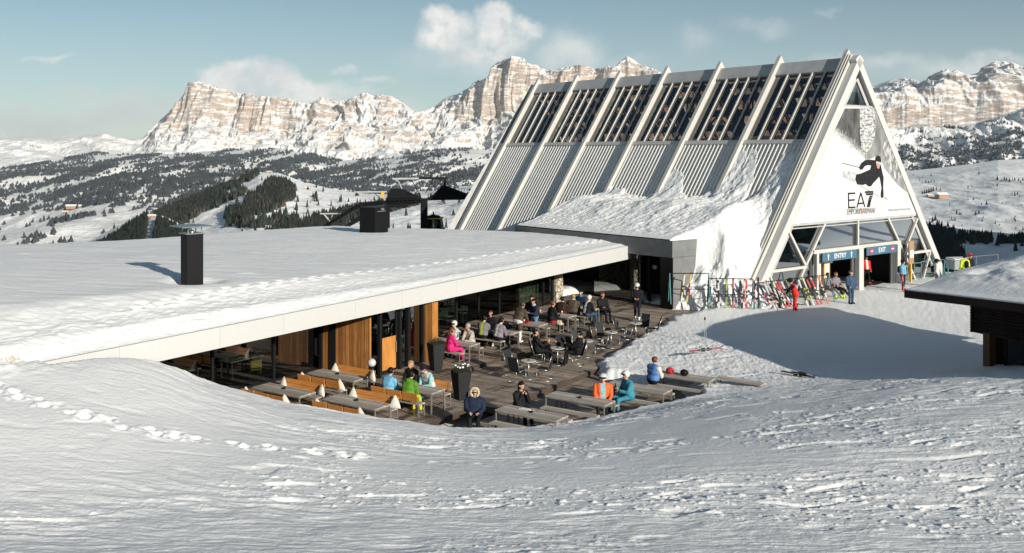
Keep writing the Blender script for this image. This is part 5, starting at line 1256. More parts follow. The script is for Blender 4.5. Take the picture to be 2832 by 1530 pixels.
for a in ((1.0, 3.3), (5.0, 3.3), (9, 3.3), (.7, 8.0)):
    m_ = MB(); m_.box((a[0], a[1], .74), (.30, .30, 1.7)); m_.build('corner_post', M['brownpost'], hut)
m_ = MB()
for x in (1.5, 2.3, 3.2, 4.1, 6.0, 7.3): m_.box((x, 3.6, .8), (.09, .09, 1.6))
m_.box((4.6, 3.6, .12), (6.0, .12, .16)); m_.box((4.6, 3.6, 1.55), (6.0, .1, .1)); m_.build('window_frame', M['logdark'], hut)
m_ = MB(); m_.mesh([(1.5, 3.6, .1), (7.6, 3.6, .1), (7.6, 3.6, 1.55), (1.5, 3.6, 1.55)], [(0, 1, 2, 3)]); m_.build('pane', M['glass'], hut)
m_ = MB(); m_.box((4.6, 8.6, 1.1), (6.8, .15, 3.0)); m_.box((4.6, 6.0, -.02), (7.0, 5.4, .1)); m_.build('inner_wall', M['interior_dark'], hut)
m_ = MB(); m_.box((3.6, 3.0, .05), (6.6, 1.2, .14)); m_.build('plinth', M['logdark'], hut)
m_ = MB(); m_.box((.75, 6.2, .8), (.12, 4.6, 1.7)); m_.build('side_wall', M['logdark'], hut)
# roof snow
hx = np.linspace(.04, HR, 200); hy = np.linspace(.02, HD + .5, 170); HX, HY = np.meshgrid(hx, hy)
rz_ = HZ + .30 + HY * rise + .047 * HX
dome = np.interp(HY + .25 * fbm(HX * .5, HY * .5, 2, 951) * sstep(.4, 1.5, HY), [0, .25, .55, 1.2, 2.86, 5.4, 7.2, 9.5, 11.5], [.02, .05, .08, .26, .62, .90, .98, .95, .8])
dome = dome * (.80 + .20 * sstep(0, 1.2, HX)) + .12 * sstep(.5, 4, HX) * sstep(1, 4, HY)
drift = .10 * fbm(HX * .55, HY * .8, 4, 952) + .03 * ridged(HX * 1.2, HY * 2.4, 3, 953)
hs = rz_ + dome + drift * sstep(.6, 2.2, HY) * sstep(-.3, 1.5, HX)
# hollow where the wind scooped the drift
hs -= .35 * np.exp(-(((HX - 3.4) / 1.3) ** 2 + ((HY - 3.4) / .6) ** 2)) + .20 * np.exp(-(((HX - 1.3) / .5) ** 2 + ((HY - 2.8) / .7) ** 2))
xyz = np.stack([HX, HY, hs], -1).reshape(-1, 3)
o = np_mesh('roof_snow', xyz, grid_quads(*HX.shape), M['snow'], hut); md = o.modifiers.new('depth', 'SOLIDIFY'); md.thickness = .3; md.offset = -1
def hut_table(c, rz):
    t = thing('hut_table', 'pale legged table behind the hut window', 'table', basis=MH @ Matrix.Translation(c) @ Matrix.Rotation(rz, 4, 'Z'))
    m_ = MB(); m_.box((0, 0, .74), (1.5, .8, .04)); m_.build('table_top', M['cap_metal'], t)
    for sx in (-.68, .68):
        for sy in (-.34, .34):
            m_ = MB(); m_.box((sx, sy, .36), (.05, .05, .72)); m_.build('leg', M['chrome'], t)
hut_table((3.0, 5.2, 0.05), .2)
# ---------------------------------------------------------------- terrace furniture
def q_at(p, z, u):
    k = (u - CU) / FPX; return (k * (RO.y + D1.y * p) - RO.x - D1.x * p) / (N1.x - k * N1.y)
def BM(p, q, z, rz=0.0): return MR @ Matrix.Translation((p, q, z)) @ Matrix.Rotation(rz, 4, 'Z')
def make_table(L=2.4, W=.78, H=.74):
    t = thing('terrace_table', 'x', 'table')
    m_ = MB(); m_.box((0, 0, H - .02), (W, L, .04)); m_.build('table_top', M['table_wood'], t)
    m_ = MB()
    for sy in (-1, 1): m_.bar((-W / 2 + .02, sy * (L / 2 - .02), H - .065), (W / 2 - .02, sy * (L / 2 - .02), H - .065), .045, .045)
    for sx in (-1, 1): m_.bar((sx * (W / 2 - .03), -L / 2 + .04, H - .065), (sx * (W / 2 - .03), L / 2 - .04, H - .065), .04, .04)
    m_.build('frame', M['steel'], t)
    for sx in (-1, 1):
        for sy in (-1, 1): m_ = MB(); m_.box((sx * (W / 2 - .025), sy * (L / 2 - .025), (H - .09) / 2), (.045, .045, H - .09)); m_.build('leg', M['steel'], t)
    return t
def make_bench(L=2.2, W=.36, H=.46, back=0, segs=1):
    """back = +1/-1: orange backrest on that side"""
    t = thing('terrace_bench', 'x', 'bench')
    m_ = MB(); m_.box((0, 0, H - .02), (W, L, .04)); m_.build('seat', M['table_wood'], t)
    for sx in (-1, 1):
        for sy in (-1, 1): m_ = MB(); m_.box((sx * (W / 2 - .02), sy * (L / 2 - .03), (H - .04) / 2), (.035, .035, H - .04)); m_.build('leg', M['steel'], t)
    m_ = MB()
    for sy in (-1, 1): m_.bar((-W / 2 + .04, sy * (L / 2 - .03), .16), (W / 2 - .04, sy * (L / 2 - .03), .16), .03)
    m_.bar((0, -L / 2 + .05, H - .06), (0, L / 2 - .05, H - .06), .03); m_.build('stretcher', M['steel'], t)
    if back:
        n = segs; sl = L / n
        for k in range(n):
            y0 = -L / 2 + sl * k + .03; y1 = y0 + sl - .06
            b = MB()
            for zc, dx in ((.60, .02), (.755, .05)):
                Mx = Matrix.Translation((back * (W / 2 + dx), (y0 + y1) / 2, zc)) @ Matrix.Rotation(back * R(10), 4, 'Y'); b.box((0, 0, 0), (.028, y1 - y0, .145), M=Mx)
            bo = b.build('backrest', M['orange_wood'], t, bevel=.004)
            b = MB()
            for yy_ in (y0 + .12, y1 - .12): b.bar((back * (W / 2 - .02), yy_, H - .04), (back * (W / 2 + .045), yy_, .80), .035, .02)
            b.build('bracket', M['steel'], bo)
    return t
proto = {}
def put(key, maker, M_, label, group):
    if key not in proto: proto[key] = maker(); o = proto[key]
    else: o = copy_tree(proto[key])
    o.matrix_world = M_; o['label'] = label; o['group'] = group; return o
def cushion_mesh():
    vs, fs = [], []; n = 9
    for i in range(n):
        v = i / (n - 1); w_ = .215 * (1 - .93 * v ** 1.5); th_ = .10 * math.sin(math.pi * min(1, v * .9 + .12)) * (1 - .6 * v)
        for j in range(12):
            a = 2 * math.pi * j / 12; vs.append((th_ * math.sin(a), w_ * math.copysign(abs(math.cos(a)) ** .7, math.cos(a)), .44 * v))
    for i in range(n - 1):
        for j in range(12): fs.append((i * 12 + j, i * 12 + (j + 1) % 12, (i + 1) * 12 + (j + 1) % 12, (i + 1) * 12 + j))
    fs += [tuple(range(11, -1, -1)), tuple(range((n - 1) * 12, n * 12))]
    me = bpy.data.meshes.new('cushion'); me.from_pydata(vs, [], fs); me.shade_smooth(); me.materials.append(M['cushion']); return me
cush = cushion_mesh()
def cushion(M_, label, rx, rz):
    o = bpy.data.objects.new('cushion', cush); COL.objects.link(o); o.matrix_world = M_ @ Matrix.Rotation(rz, 4, 'Z') @ Matrix.Rotation(rx, 4, 'Y'); return tag(o, label, 'cushion', 'cream cushions on the backed benches')
def ashtray(p, q, z, where):
    m_ = MB(); m_.cyl((0, 0, 0), (0, 0, .045), .075, .06, 12); m_.cyl((.02, 0, .045), (.05, .01, .075), .02, n=6)
    o = m_.build('ashtray', M['black']); o.matrix_world = BM(p, q, z); return tag(o, 'black ashtray on the %s' % where, 'ashtray', 'ashtrays')
orange_sets = [('front cushioned table nearest the planter', 985.6, 1110), ('leftmost cushioned table', 785, 1077), ('cushioned table beside the larch wall', 933, 1036.5), ('table of the green jacket group', 1140, 1069)]
OT = []
for i, (nm, u, v) in enumerate(orange_sets):
    c = at(u, v, .14); p, q = pq_of(c); OT.append((p, q))
    put('table', make_table, BM(p, q, -.6), 'weathered wooden table, ' + nm, 'long terrace tables')
    put('bback', lambda: make_bench(2.2, back=1, segs=1), BM(p + .76, q - .05, -.6), 'orange-backed bench on the far side of the ' + nm, 'orange-backed benches')
    put('bfront', lambda: make_bench(2.2, back=-1, segs=3), BM(p - .76, q - .02, -.6), 'bench with three orange back panels, near side of the ' + nm, 'orange-backed benches')
    if i < 3:
        ashtray(p + .05, q - .05, .14, nm)
        for sd, e, nm2 in ((1, -1, 'far bench, left end'), (1, 1, 'far bench, right end'), (-1, -1, 'near bench, left end'), (-1, 1, 'near bench, right end')):
            cushion(BM(p + sd * .84, q + e * .98, -.14), 'cream cushion on the %s, %s' % (nm2, nm), R(8 * sd), R(rng.uniform(-30, 30)))
rr_, ww_ = None, None
# the raised platforms
TT = [(-18.7, -.35, -.45), (-16.2, .05, -.30), (-14.5, .50, -.15), (-12.5, .9, 0.0), (-10.1, .85, 0.0)]
tn = ['by the pink jacket', 'of the grey jacket group', 'of the standing group', 'with the red cloth', 'of the far group']
for (p, q, z), nm in zip(TT, tn):
    put('table', make_table, BM(p, q, z), 'steel-legged wooden table ' + nm + ' on the platform', 'long terrace tables')
    put('bench', make_bench, BM(p - .70, q - .05, z), 'backless bench on the near side of the table ' + nm, 'backless benches')
    put('bench', make_bench, BM(p + .70, q - .05, z), 'backless bench on the far side of the table ' + nm, 'backless benches')
# lower level
LT = []
ln = ['of the dark-haired woman, lowest level', 'beside the orange jacket', 'behind the teal skier', 'with the helmets on it']
for i, (u, v) in enumerate([(1469, 1141), (1603, 1101), (1764, 1070), (1889, 1039)]):
    p, q = pq_of(at(u, v, -.06)); LT.append((p, q))
    put('table', make_table, BM(p, q, -.8), 'long grey wooden table ' + ln[i], 'long terrace tables')
    put('bench', make_bench, BM(p - .78, q + .05, -.8), 'backless bench on the near side of the table ' + ln[i], 'backless benches')
    put('bench', make_bench, BM(p + .78, q - .05, -.8), 'backless bench on the far side of the table ' + ln[i], 'backless benches')
    if i < 2: ashtray(p, q, -.06, 'table ' + ln[i])
p, q = pq_of(at(2047, 1056, -.1)); put('bench', make_bench, BM(p, q, -.50, .1) @ Matrix.Scale(1.35, 4, (1, 0, 0)) @ Matrix.Scale(.85, 4, (0, 1, 0)), 'lone low bench half sunk in snow right of the terrace', 'backless benches')

# round tables with dark cantilever chairs
def make_round():
    t = thing('round_table', 'x', 'table')
    m_ = MB(); m_.cyl((0, 0, .715), (0, 0, .74), .31, .31, 28); m_.build('table_top', M['tabletop'], t)
    m_ = MB(); m_.cyl((0, 0, .02), (0, 0, .715), .024, n=10); m_.build('pedestal', M['chrome'], t, smooth=True)
    m_ = MB(); m_.cyl((0, 0, 0), (0, 0, .02), .20, .19, 20); m_.build('base', M['chrome'], t); return t
def make_chair():
    t = thing('cantilever_chair', 'x', 'chair')
    m_ = MB(); Mx = Matrix.Translation((0, .02, .45)) @ Matrix.Rotation(R(6), 4, 'X'); m_.box((0, 0, 0), (.47, .48, .035), M=Mx); m_.build('seat', M['chairback'], t, bevel=.01)
    m_ = MB(); Mx = Matrix.Translation((0, -.30, .74)) @ Matrix.Rotation(R(16), 4, 'X'); m_.box((0, 0, 0), (.47, .03, .62), M=Mx); m_.build('backrest', M['chairback'], t, bevel=.01)
    m_ = MB()
    for sx in (-.23, .23):
        m_.tube([(sx, -.38, 1.02), (sx, -.20, .44), (sx, .22, .47), (sx, .26, .40), (sx, .22, .02), (sx, -.28, .015)], .0125, 6)
    m_.cyl((-.23, -.28, .015), (.23, -.28, .015), .0125, n=6); m_.build('frame', M['chrome'], t, smooth=True); return t
RTs = [(1462, 997, 'nearest the tall planter'), (1542, 962, 'of the man in sunglasses'), (1622, 942, 'in the middle of the row'), (1690, 918, 'fourth along the row'), (1758, 893, 'farthest along the row')]
RP = []
chair_sets = [[(-.62, .42, -40), (-.45, -.48, 190), (.62, -.22, 112)], [], [(-.30, .62, 160), (.66, -.02, 100), (-.55, -.40, -60)], [(-.3, .55, 200), (-.65, 0.0, -95), (.68, -.05, 100)], [(-.72, .10, -90), (.42, .52, 150), (.85, -.05, 95)]]
pos_words = ['left of', 'in front of', 'right of']
for i, (u, v, nm) in enumerate(RTs):
    c = at(u, v, .14); p, q = pq_of(c); z = deckz(p); c = at(u, v, z + .74); RP.append(c)
    put('round', make_round, Matrix.Translation((c.x, c.y, z)), 'small round pale table ' + nm, 'round bistro tables')
    for j, (dx, dy, rz) in enumerate(chair_sets[i]):
        face = math.atan2(-dx, dy) if False else math.atan2(dx, -dy)
        ch = put('chair', make_chair, Matrix.Translation((c.x + dx, c.y + dy, z)) @ Matrix.Rotation(math.atan2(dx, -dy) + R(rng.uniform(-14, 14)), 4, 'Z'),
                 'dark cantilever chair %s the round table %s' % ('left of' if dx < -.5 else 'behind' if dy > .3 else 'in front of' if dy < -.3 else 'right of', nm), 'dark cantilever chairs')
    ash = MB(); ash.cyl((0, 0, 0), (0, 0, .035), .045, .04, 10); o = ash.build('ashtray', M['black']); o.location = (c.x, c.y, z + .741); tag(o, 'black ashtray on the round table ' + nm, 'ashtray', 'ashtrays')
# planters
def planter(u, v, z, h, flowers, label):
    c = at(u, v, z); t = thing('planter', label, 'planter', tuple(c), R(34))
    m_ = MB(); a, b = .18, .29
    m_.mesh([(-a, -a, 0), (a, -a, 0), (a, a, 0), (-a, a, 0), (-b, -b, h), (b, -b, h), (b, b, h), (-b, b, h), (-b + .03, -b + .03, h), (b - .03, -b + .03, h), (b - .03, b - .03, h), (-b + .03, b - .03, h), (-b + .03, -b + .03, h - .06), (b - .03, -b + .03, h - .06), (b - .03, b - .03, h - .06), (-b + .03, b - .03, h - .06)],
            [(3, 2, 1, 0), (0, 1, 5, 4), (1, 2, 6, 5), (2, 3, 7, 6), (3, 0, 4, 7), (4, 5, 9, 8), (5, 6, 10, 9), (6, 7, 11, 10), (7, 4, 8, 11), (8, 9, 13, 12), (9, 10, 14, 13), (10, 11, 15, 14), (11, 8, 12, 15)])
    m_.build('pot', M['planter'], t)
    m_ = MB(); m_.box((0, 0, h - .05), (b * 1.8, b * 1.8, .03)); m_.build('soil', M['soil'], t)
    m_ = MB(); g = random.Random(int(u))
    for k in range(520):
        r_ = .33 * g.random() ** .5; a_ = g.random() * 6.283; zz = h - .02 + .26 * g.random() * (1.15 - r_ / .4)
        pos = Vector((r_ * math.cos(a_), r_ * math.sin(a_), zz)); d = Vector((math.cos(a_) + g.uniform(-.6, .6), math.sin(a_) + g.uniform(-.6, .6), g.uniform(.1, 1.3))).normalized(); sd = d.cross(Vector((0, 0, 1))).normalized() * .014
        L_ = g.uniform(.04, .09); m_.mesh([pos, pos + d * L_ * .5 + sd, pos + d * L_, pos + d * L_ * .5 - sd], [(0, 1, 2, 3)])
    m_.build('foliage', M['shrub'], t)
    if flowers:
        m_ = MB()
        for k in range(9): a_ = g.random() * 6.283; r_ = .27 * g.random() ** .5; m_.ball((r_ * math.cos(a_), r_ * math.sin(a_), h + .20 + g.uniform(-.04, .06)), g.uniform(.03, .06), 7, 5, (1, 1, .7))
        m_.build('blossoms', M['bloom'], t, smooth=True)
planter(1206, 1024, -.45, 1.12, False, 'tall tapered black planter with green shrub beside the larch pillar')
planter(1275, 1104, -.6, 1.05, True, 'tall tapered black planter with white flowers on the main boards')
# globe lantern by the larch wall
p, q = pq_of(at(1028, 1012, .2)); t = thing('floor_lantern', 'white half-globe lantern on a dark stand beside the larch wall', 'lantern', basis=BM(p, q, -.6))
m_ = MB(); m_.ball((0, 0, .92), .17, 14, 10); m_.build('globe', M['white_panel'], t, smooth=True)
m_ = MB(); m_.cyl((0, 0, .0), (0, 0, .80), .05, .12, 10); m_.cyl((0, 0, 0), (0, 0, .03), .2, n=14); m_.build('stand', M['black'], t)

# small things on the tables
def glass_of(p, q, z, col, label, h=.15):
    t = thing('drink_glass', label, 'glass', basis=BM(p, q, z), group='drinks on the tables')
    m_ = MB(); m_.cyl((0, 0, 0), (0, 0, h * .75), .03, .036, 9); m_.build('drink', col, t, smooth=True)
    m_ = MB(); m_.cyl((0, 0, h * .75), (0, 0, h), .037, .038, 9); m_.build('foam', M['sign_white'], t)
amber = plain('amber_drink', (.72, .22, .02), .2, vary=.05); redc = plain('red_cloth', (.45, .015, .02), .8); creamf = plain('cream_fur', (.55, .45, .32), .95)
for i, (p, q, z, nm) in enumerate([(TT[2][0] - .1, TT[2][1] + .2, .59, 'standing group table, nearer glass'), (TT[2][0] + .15, TT[2][1] - .3, .59, 'standing group table, farther glass'), (TT[3][0] - .1, TT[3][1] - .55, .74, 'table with the red cloth, left glass'), (TT[3][0] + .2, TT[3][1] + .5, .74, 'table with the red cloth, right glass')]):
    glass_of(p, q, z, amber, 'glass of amber drink on the ' + nm)
def folded(p, q, z, sx, sy, sz, mat, name, label, cat, seed, rz=0):
    """soft crumpled cloth lump"""
    g = random.Random(seed); m_ = MB(); m_.ball((0, 0, 0), 1, 18, 12); vs = []
    for v in m_.v:
        n_ = 1 + .22 * math.sin(3.1 * v.x + seed) * math.cos(4.3 * v.y + seed) + .12 * math.sin(9 * v.z + 5 * v.x); x_ = v * n_
        vs.append(Vector((x_.x * sx, x_.y * sy, max(-.35, x_.z) * sz + .35 * sz)))
    m_.v = vs; o = m_.build(name, mat, smooth=True); o.matrix_world = BM(p, q, z, rz); return tag(o, label, cat)
folded(TT[3][0] - .05, TT[3][1] + .0, .74, .20, .15, .12, redc, 'jacket', 'crumpled red cloth on the platform table with two amber glasses', 'cloth', 3)
folded(TT[2][0] - .05, TT[2][1] + .35, .59, .16, .22, .08, redc, 'gloves', 'red gloves on the table of the standing group', 'gloves', 4)
folded(TT[3][0] - .75, TT[3][1] + .55, .46, .16, .35, .12, redc, 'jacket', 'red jacket hanging over the bench right of the standing group', 'jacket', 5); folded(TT[3][0] - .78, TT[3][1] + .95, .42, .13, .16, .16, creamf, 'fur_collar', 'cream fur collar at the end of the red jacket', 'fur', 6)
folded(TT[2][0] - .72, TT[2][1] + .1, .31, .16, .40, .06, M['white_panel'], 'jacket', 'white ski jacket laid on the bench of the standing group', 'jacket', 7)
folded(TT[0][0] + .68, TT[0][1] - .1, .01, .16, .35, .10, M['white_panel'], 'jacket', 'white and red jacket laid on the bench behind the pink jacket', 'jacket', 8)
folded(TT[1][0] + .05, TT[1][1] + .0, .44, .20, .25, .18, M['black'], 'backpack', 'black backpack on the table of the grey jacket group', 'backpack', 9)
folded(LT[0][0] + .2, LT[0][1] - .35, -.06, .10, .30, .035, M['cushion'], 'paper_bag', 'crumpled pale napkins on the table before the dark-haired woman', 'napkins', 10)
folded(OT[3][0] + .1, OT[3][1] - .2, .14, .15, .25, .12, M['black'], 'gloves', 'black gloves and cap on the green jacket group table', 'gloves', 11)
# helmets on the far low table
for dq, col, nm in ((-.55, redc, 'dark red and black ski helmet'), (.05, M['black'], 'glossy black ski helmet')):
    t = thing('ski_helmet', nm + ' on the table beside the blue jacket', 'helmet', basis=BM(LT[3][0], LT[3][1] + dq, -.06), group='helmets on the low table')
    m_ = MB(); m_.ball((0, 0, .12), .145, 14, 10, (1, 1.15, .92)); m_.build('shell', M['black'] if col is M['black'] else col, t, smooth=True)
    m_ = MB(); m_.box((0, .13, .12), (.17, .06, .07)); m_.build('goggles', M['black'], t, bevel=.02)
# red handbag on the end bench
c = at(1673, 893, -.02); t = thing('handbag', 'bright red handbag on the boards beside the woman in black', 'handbag', (c.x, c.y, deckz(pq_of(c)[0])), R(30))
m_ = MB(); m_.prism([(-.19, 0), (.19, 0), (.16, .34), (-.16, .34)], -.08, .08, Matrix.Rotation(R(90), 4, 'X')); m_.build('bag_body', redc, t, bevel=.02)
m_ = MB(); m_.tube([(-.10, 0, .34), (-.09, 0, .55), (0, 0, .62), (.09, 0, .55), (.10, 0, .34)], .01, 6); m_.build('strap', redc, t)

# ---------------------------------------------------------------- ski racks and skis
def rack(a, b, label, post_l=True, post_r=True):
    a = Vector(a); b = Vector(b); d = (b - a); L = d.length; rz = math.atan2(d.y, d.x)
    t = thing('ski_rack', label, 'ski rack', tuple(a), rz, 'teal ski racks')
    for x_ in ([0.0] if post_l else []) + ([L] if post_r else []):
        m_ = MB(); m_.cyl((x_, -.42, -.1), (x_, 0, 1.5), .03, n=7); m_.cyl((x_, .45, -.1), (x_, 0, 1.5), .03, n=7); m_.cyl((x_, -.28, .62), (x_, .25, .62), .02, n=6); m_.build('trestle', M['teal_steel'], t)
    m_ = MB(); m_.cyl((0, 0, 1.5), (L, 0, 1.5), .026, n=7)
    m_.build('top_rail', M['black'], t)
    m_ = MB(); m_.cyl((0, .2, .62), (L, .2, .62), .022, n=7); m_.build('lower_rail', M['black'], t)
    return t
ra, rb, rc, rd = at(1852, 833, .55), at(1959, 847, .28), at(2082, 861, .05), at(2292, 834, .0)
rack(ra, rb, 'teal ski rack before the concrete porch wall'); rack(rb, rc, 'teal ski rack filled with upright skis in front of the snow pile'); rack(rc + Vector((.2, .1, 0)), rd, 'teal ski rack behind the leaning skis near the entry')
ski_cols = {'white': (.48, .48, .46), 'black': (.02, .02, .022), 'red': (.42, .02, .02), 'green': (.12, .22, .03), 'yellow': (.45, .36, .08), 'orange': (.50, .13, .02), 'blue': (.04, .10, .2), 'lime': (.22, .32, .05), 'silver': (.35, .36, .36)}
SK = {k: plain('ski_' + k, v, .35, vary=.08) for k, v in ski_cols.items()}
def ski_pair(foot, top, c1, c2, label, group='skis leaning on the racks', L=None, flat=False):
    """a pair of skis standing or lying from foot to top"""
    foot = Vector(foot); top = Vector(top); d = top - foot; L = d.length if L is None else L; d.normalize()
    side = d.cross(Vector((0, -1, 0.15))).normalized(); nrm = side.cross(d).normalized()
    if flat: side = d.cross(Vector((0, 0, 1))).normalized(); nrm = side.cross(d).normalized()
    if nrm.y > 0 and not flat: nrm = -nrm; side = -side
    Mx = Matrix(((side.x, d.x, nrm.x, foot.x), (side.y, d.y, nrm.y, foot.y), (side.z, d.z, nrm.z, foot.z), (0, 0, 0, 1)))
    t = thing('ski_pair', label, 'skis', basis=Mx, group=group)
    for sg in (-1, 1):
        n = 14; vs = []
        for i in range(n + 1):
            y = L * i / n; f = i / n; w_ = .037 + .009 * abs(2 * f - 1); w_ *= max(.25, min(1, (1 - f) * 12 + .25)); lift = sg * (.012 + .05 * max(0, f - .86) / .14 * max(0, f - .86) / .14 * 1.3 + .012 * math.sin(math.pi * f))
            for x_, z_ in ((-w_, -.008), (w_, -.008), (w_, .008), (-w_, .008)): vs.append((x_ + sg * .004, y, lift + z_))
        fs = [(3, 2, 1, 0), (4 * n, 4 * n + 1, 4 * n + 2, 4 * n + 3)] + [(4 * i + a, 4 * i + (a + 1) % 4, 4 * i + 4 + (a + 1) % 4, 4 * i + 4 + a) for i in range(n) for a in range(4)]
        o = mesh_obj('ski', vs, fs, [SK[c1], SK[c2]], t)
        for pl in o.data.polygons: pl.material_index = 1 if (.22 < pl.center.y / L < .66) or pl.center.y / L > .90 else 0
        m_ = MB(); m_.box((0, L * .40, sg * .045), (.075, .16, .05)); m_.box((0, L * .54, sg * .045), (.07, .10, .055)); m_.build('binding', SK['black'], o)
    return t
def pole_pair(foot, top, label):
    foot = Vector(foot); top = Vector(top); t = thing('ski_poles', label, 'ski poles', tuple(foot), group='ski poles')
    for dx in (-.05, .06):
        m_ = MB(); e = top - foot + Vector((dx * .3, 0, 0)); b0 = Vector((dx, 0, 0)); m_.cyl(b0, e, .012, n=6); p_ = MB(); m_.cyl(b0 + (e - b0) * .06, b0 + (e - b0) * .07, .05, n=8); o = m_.build('shaft', SK['silver'], t)
        p_.cyl(b0 + (e - b0) * .9, e, .020, n=7); p_.build('grip', SK['black'], o)
def rack_pt(A, B, u, z, dy=0.0):
    k = (u - CU) / FPX; den = (B.x - A.x) - k * (B.y - A.y); f = (k * A.y - A.x) / den; q_ = A + (B - A) * f; return Vector((q_.x, q_.y + dy, z))
lst = [(ra, rb, 1880, 1890, 'white', 'yellow', 1.62), (ra, rb, 1895, 1907, 'yellow', 'red', 1.70), (ra, rb, 1957, 1966, 'white', 'black', 1.35),
       (rb, rc, 1976, 1983, 'black', 'white', 1.6), (rb, rc, 1984, 1986, 'white', 'black', 1.45), (rb, rc, 2003, 2009, 'lime', 'green', 1.62), (rb, rc, 2022, 2027, 'red', 'black', 1.62), (rb, rc, 2038, 2046, 'black', 'black', 1.5), (rb, rc, 2047, 2050, 'black', 'silver', 1.4),
       (rb, rc, 2052, 2058, 'white', 'red', 1.58), (rb, rc, 2061, 2064, 'red', 'white', 1.6), (rb, rc, 2081, 2085, 'black', 'red', 1.5), (rb, rc, 2093, 2096, 'black', 'black', 1.68)]
for i, (A, B, u0, u1, c1, c2, L) in enumerate(lst):
    f = rack_pt(A, B, u0, A.z - .02, -.38); g = rack_pt(A, B, u1, 1.55, -.05); d = (g - f).normalized()
    ski_pair(f, f + d * L, c1, c2, '%s and %s ski pair upright on the rack, %s from the left' % (c1, c2, ['first', 'second', 'third', 'fourth', 'fifth', 'sixth', 'seventh', 'eighth', 'ninth', 'tenth', 'eleventh', 'twelfth', 'thirteenth'][i]))
lean = [(2127, 2098, 'black', 'red'), (2137, 2112, 'white', 'silver'), (2143, 2120, 'silver', 'orange'), (2151, 2126, 'black', 'white'), (2159, 2137, 'white', 'lime'), (2168, 2143, 'red', 'white'), (2178, 2150, 'red', 'red'), (2188, 2158, 'white', 'blue'), (2196, 2168, 'black', 'green'),
        (2224, 2206, 'white', 'black'), (2232, 2212, 'black', 'lime'), (2240, 2219, 'white', 'yellow'), (2252, 2228, 'red', 'black'), (2262, 2240, 'red', 'white'), (2280, 2262, 'orange', 'white')]
for i, (u0, u1, c1, c2) in enumerate(lean):
    A, B = rc, rd; f = rack_pt(A, B, u0, .02, -.75); g = rack_pt(A, B, u1, 1.55, .0); d = (g - f).normalized()
    ski_pair(f, f + d * rng.uniform(1.62, 1.78), c1, c2, '%s and %s skis leaning %s, place %d' % (c1, c2, 'behind the red skier' if i < 9 else 'between the red skier and the entry', i + 1 if i < 9 else i - 8))
for i, (u0, u1) in enumerate(((2034, 2040), (2072, 2070), (2108, 2106), (2205, 2196), (2216, 2213))):
    A, B = (rb, rc) if u0 < 2100 else (rc, rd); pole_pair(rack_pt(A, B, u0, 0.02, -.5), rack_pt(A, B, u1, 1.2, -.1), 'thin ski poles leaning on the rack, %s pair from the left' % ['first', 'second', 'third', 'fourth', 'fifth'][i])
c = at(2100, 813, .8); folded(pq_of(c)[0], pq_of(c)[1], .75, .28, .24, .25, M['cushion'], 'cloth', 'cream cloth bag hanging at the joint of two ski racks', 'bag', 12)
# red ski and two poles on the bank
a_, b_ = at(1906, 972, .12), at(2003, 961, .30); ski_pair(a_, b_, 'red', 'black', 'bright red ski pair lying on the trampled bank beside two upright poles', 'skis on the snow', flat=True)
f = at(1951, 948, -.05); pole_pair(f - Vector((0, 0, .15)), f + Vector((-.02, .05, 1.15)), 'pair of white ski poles standing upright in the bank above the red ski')
a_, b_ = at(2160, 1026, .0), at(2262, 1045, .0); ski_pair(a_, b_, 'black', 'black', 'black skis lying flat in the big shadow on the plaza', 'skis on the snow', flat=True)
a_, b_ = at(2190, 1027, .02), at(2255, 1043, .02); ski_pair(a_, b_, 'silver', 'black', 'dark grey skis lying across the black pair in the shadow', 'skis on the snow', flat=True)

# boards and railings around the station doors
def panel(u, v, z, wd, h, rz, mat, label, tilt=0, leg_m=None):
    c = at(u, v, z); t = thing('info_board', label, 'board', tuple(c), rz, 'boards beside the entry')
    m_ = MB(); m_.box((0, 0, h * .5 + .5), (wd, .05, h)); m_.build('board', mat, t)
    m_ = MB()
    for sx in (-1, 1): m_.box((sx * (wd / 2 + .03), 0, (h + .6) / 2), (.06, .07, h + .6)); 
    m_.build('frame', leg_m or M['yellow_paint'], t)
az = math.atan2(AT.y, AT.x)
panel(2268, 806, 0, .55, 1.3, az, M['sign_white'], 'white board in a yellow frame left of the ENTRY doorway'); panel(2286, 806, 0, .5, 1.5, az, M['white_panel'], 'tall pale notice board beside the ENTRY doorway')
c = at(2290, 800, 0); t = thing('yellow_post', 'yellow post with white plate at the ENTRY doorway', 'post', tuple(c)); m_ = MB(); m_.box((0, 0, 1.2), (.12, .12, 2.4)); m_.build('post', M['yellow_paint'], t); m_ = MB(); m_.box((.1, -.08, 1.9), (.30, .03, .5)); m_.build('plate', M['sign_white'], t)
c = at(2518, 782, 0); t = thing('trail_sign', 'yellow post with a framed timber notice right of the EXIT', 'sign', tuple(c), az); m_ = MB(); m_.box((0, 0, .95), (.14, .14, 1.9)); m_.build('post', M['yellow_paint'], t); m_ = MB(); m_.box((0, -.05, 2.0), (.62, .06, 1.5)); m_.build('panel', M['hut_wood'], t); m_ = MB(); m_.box((0, -.10, 1.9), (.40, .02, .5)); m_.build('poster', M['sign_white'], t)
def railing(pts, label, mat, h=1.15, step=2):
    t = thing('railing', label, 'railing', tuple(pts[0])); P = [Vector(p) - Vector(pts[0]) for p in pts]
    for a, b in zip(P[:-1], P[1:]):
        m_ = MB(); m_.cyl(a + Vector((0, 0, h)), b + Vector((0, 0, h)), .03, n=6); m_.build('rail', mat, t); m_ = MB(); m_.cyl(a + Vector((0, 0, h * .1)), b + Vector((0, 0, h * .1)), .03, n=6); m_.build('rail', mat, t)
    for a in P: m_ = MB(); m_.cyl(a + Vector((0, 0, -.3)), a + Vector((0, 0, h)), .035, n=6); m_.build('post', mat, t)
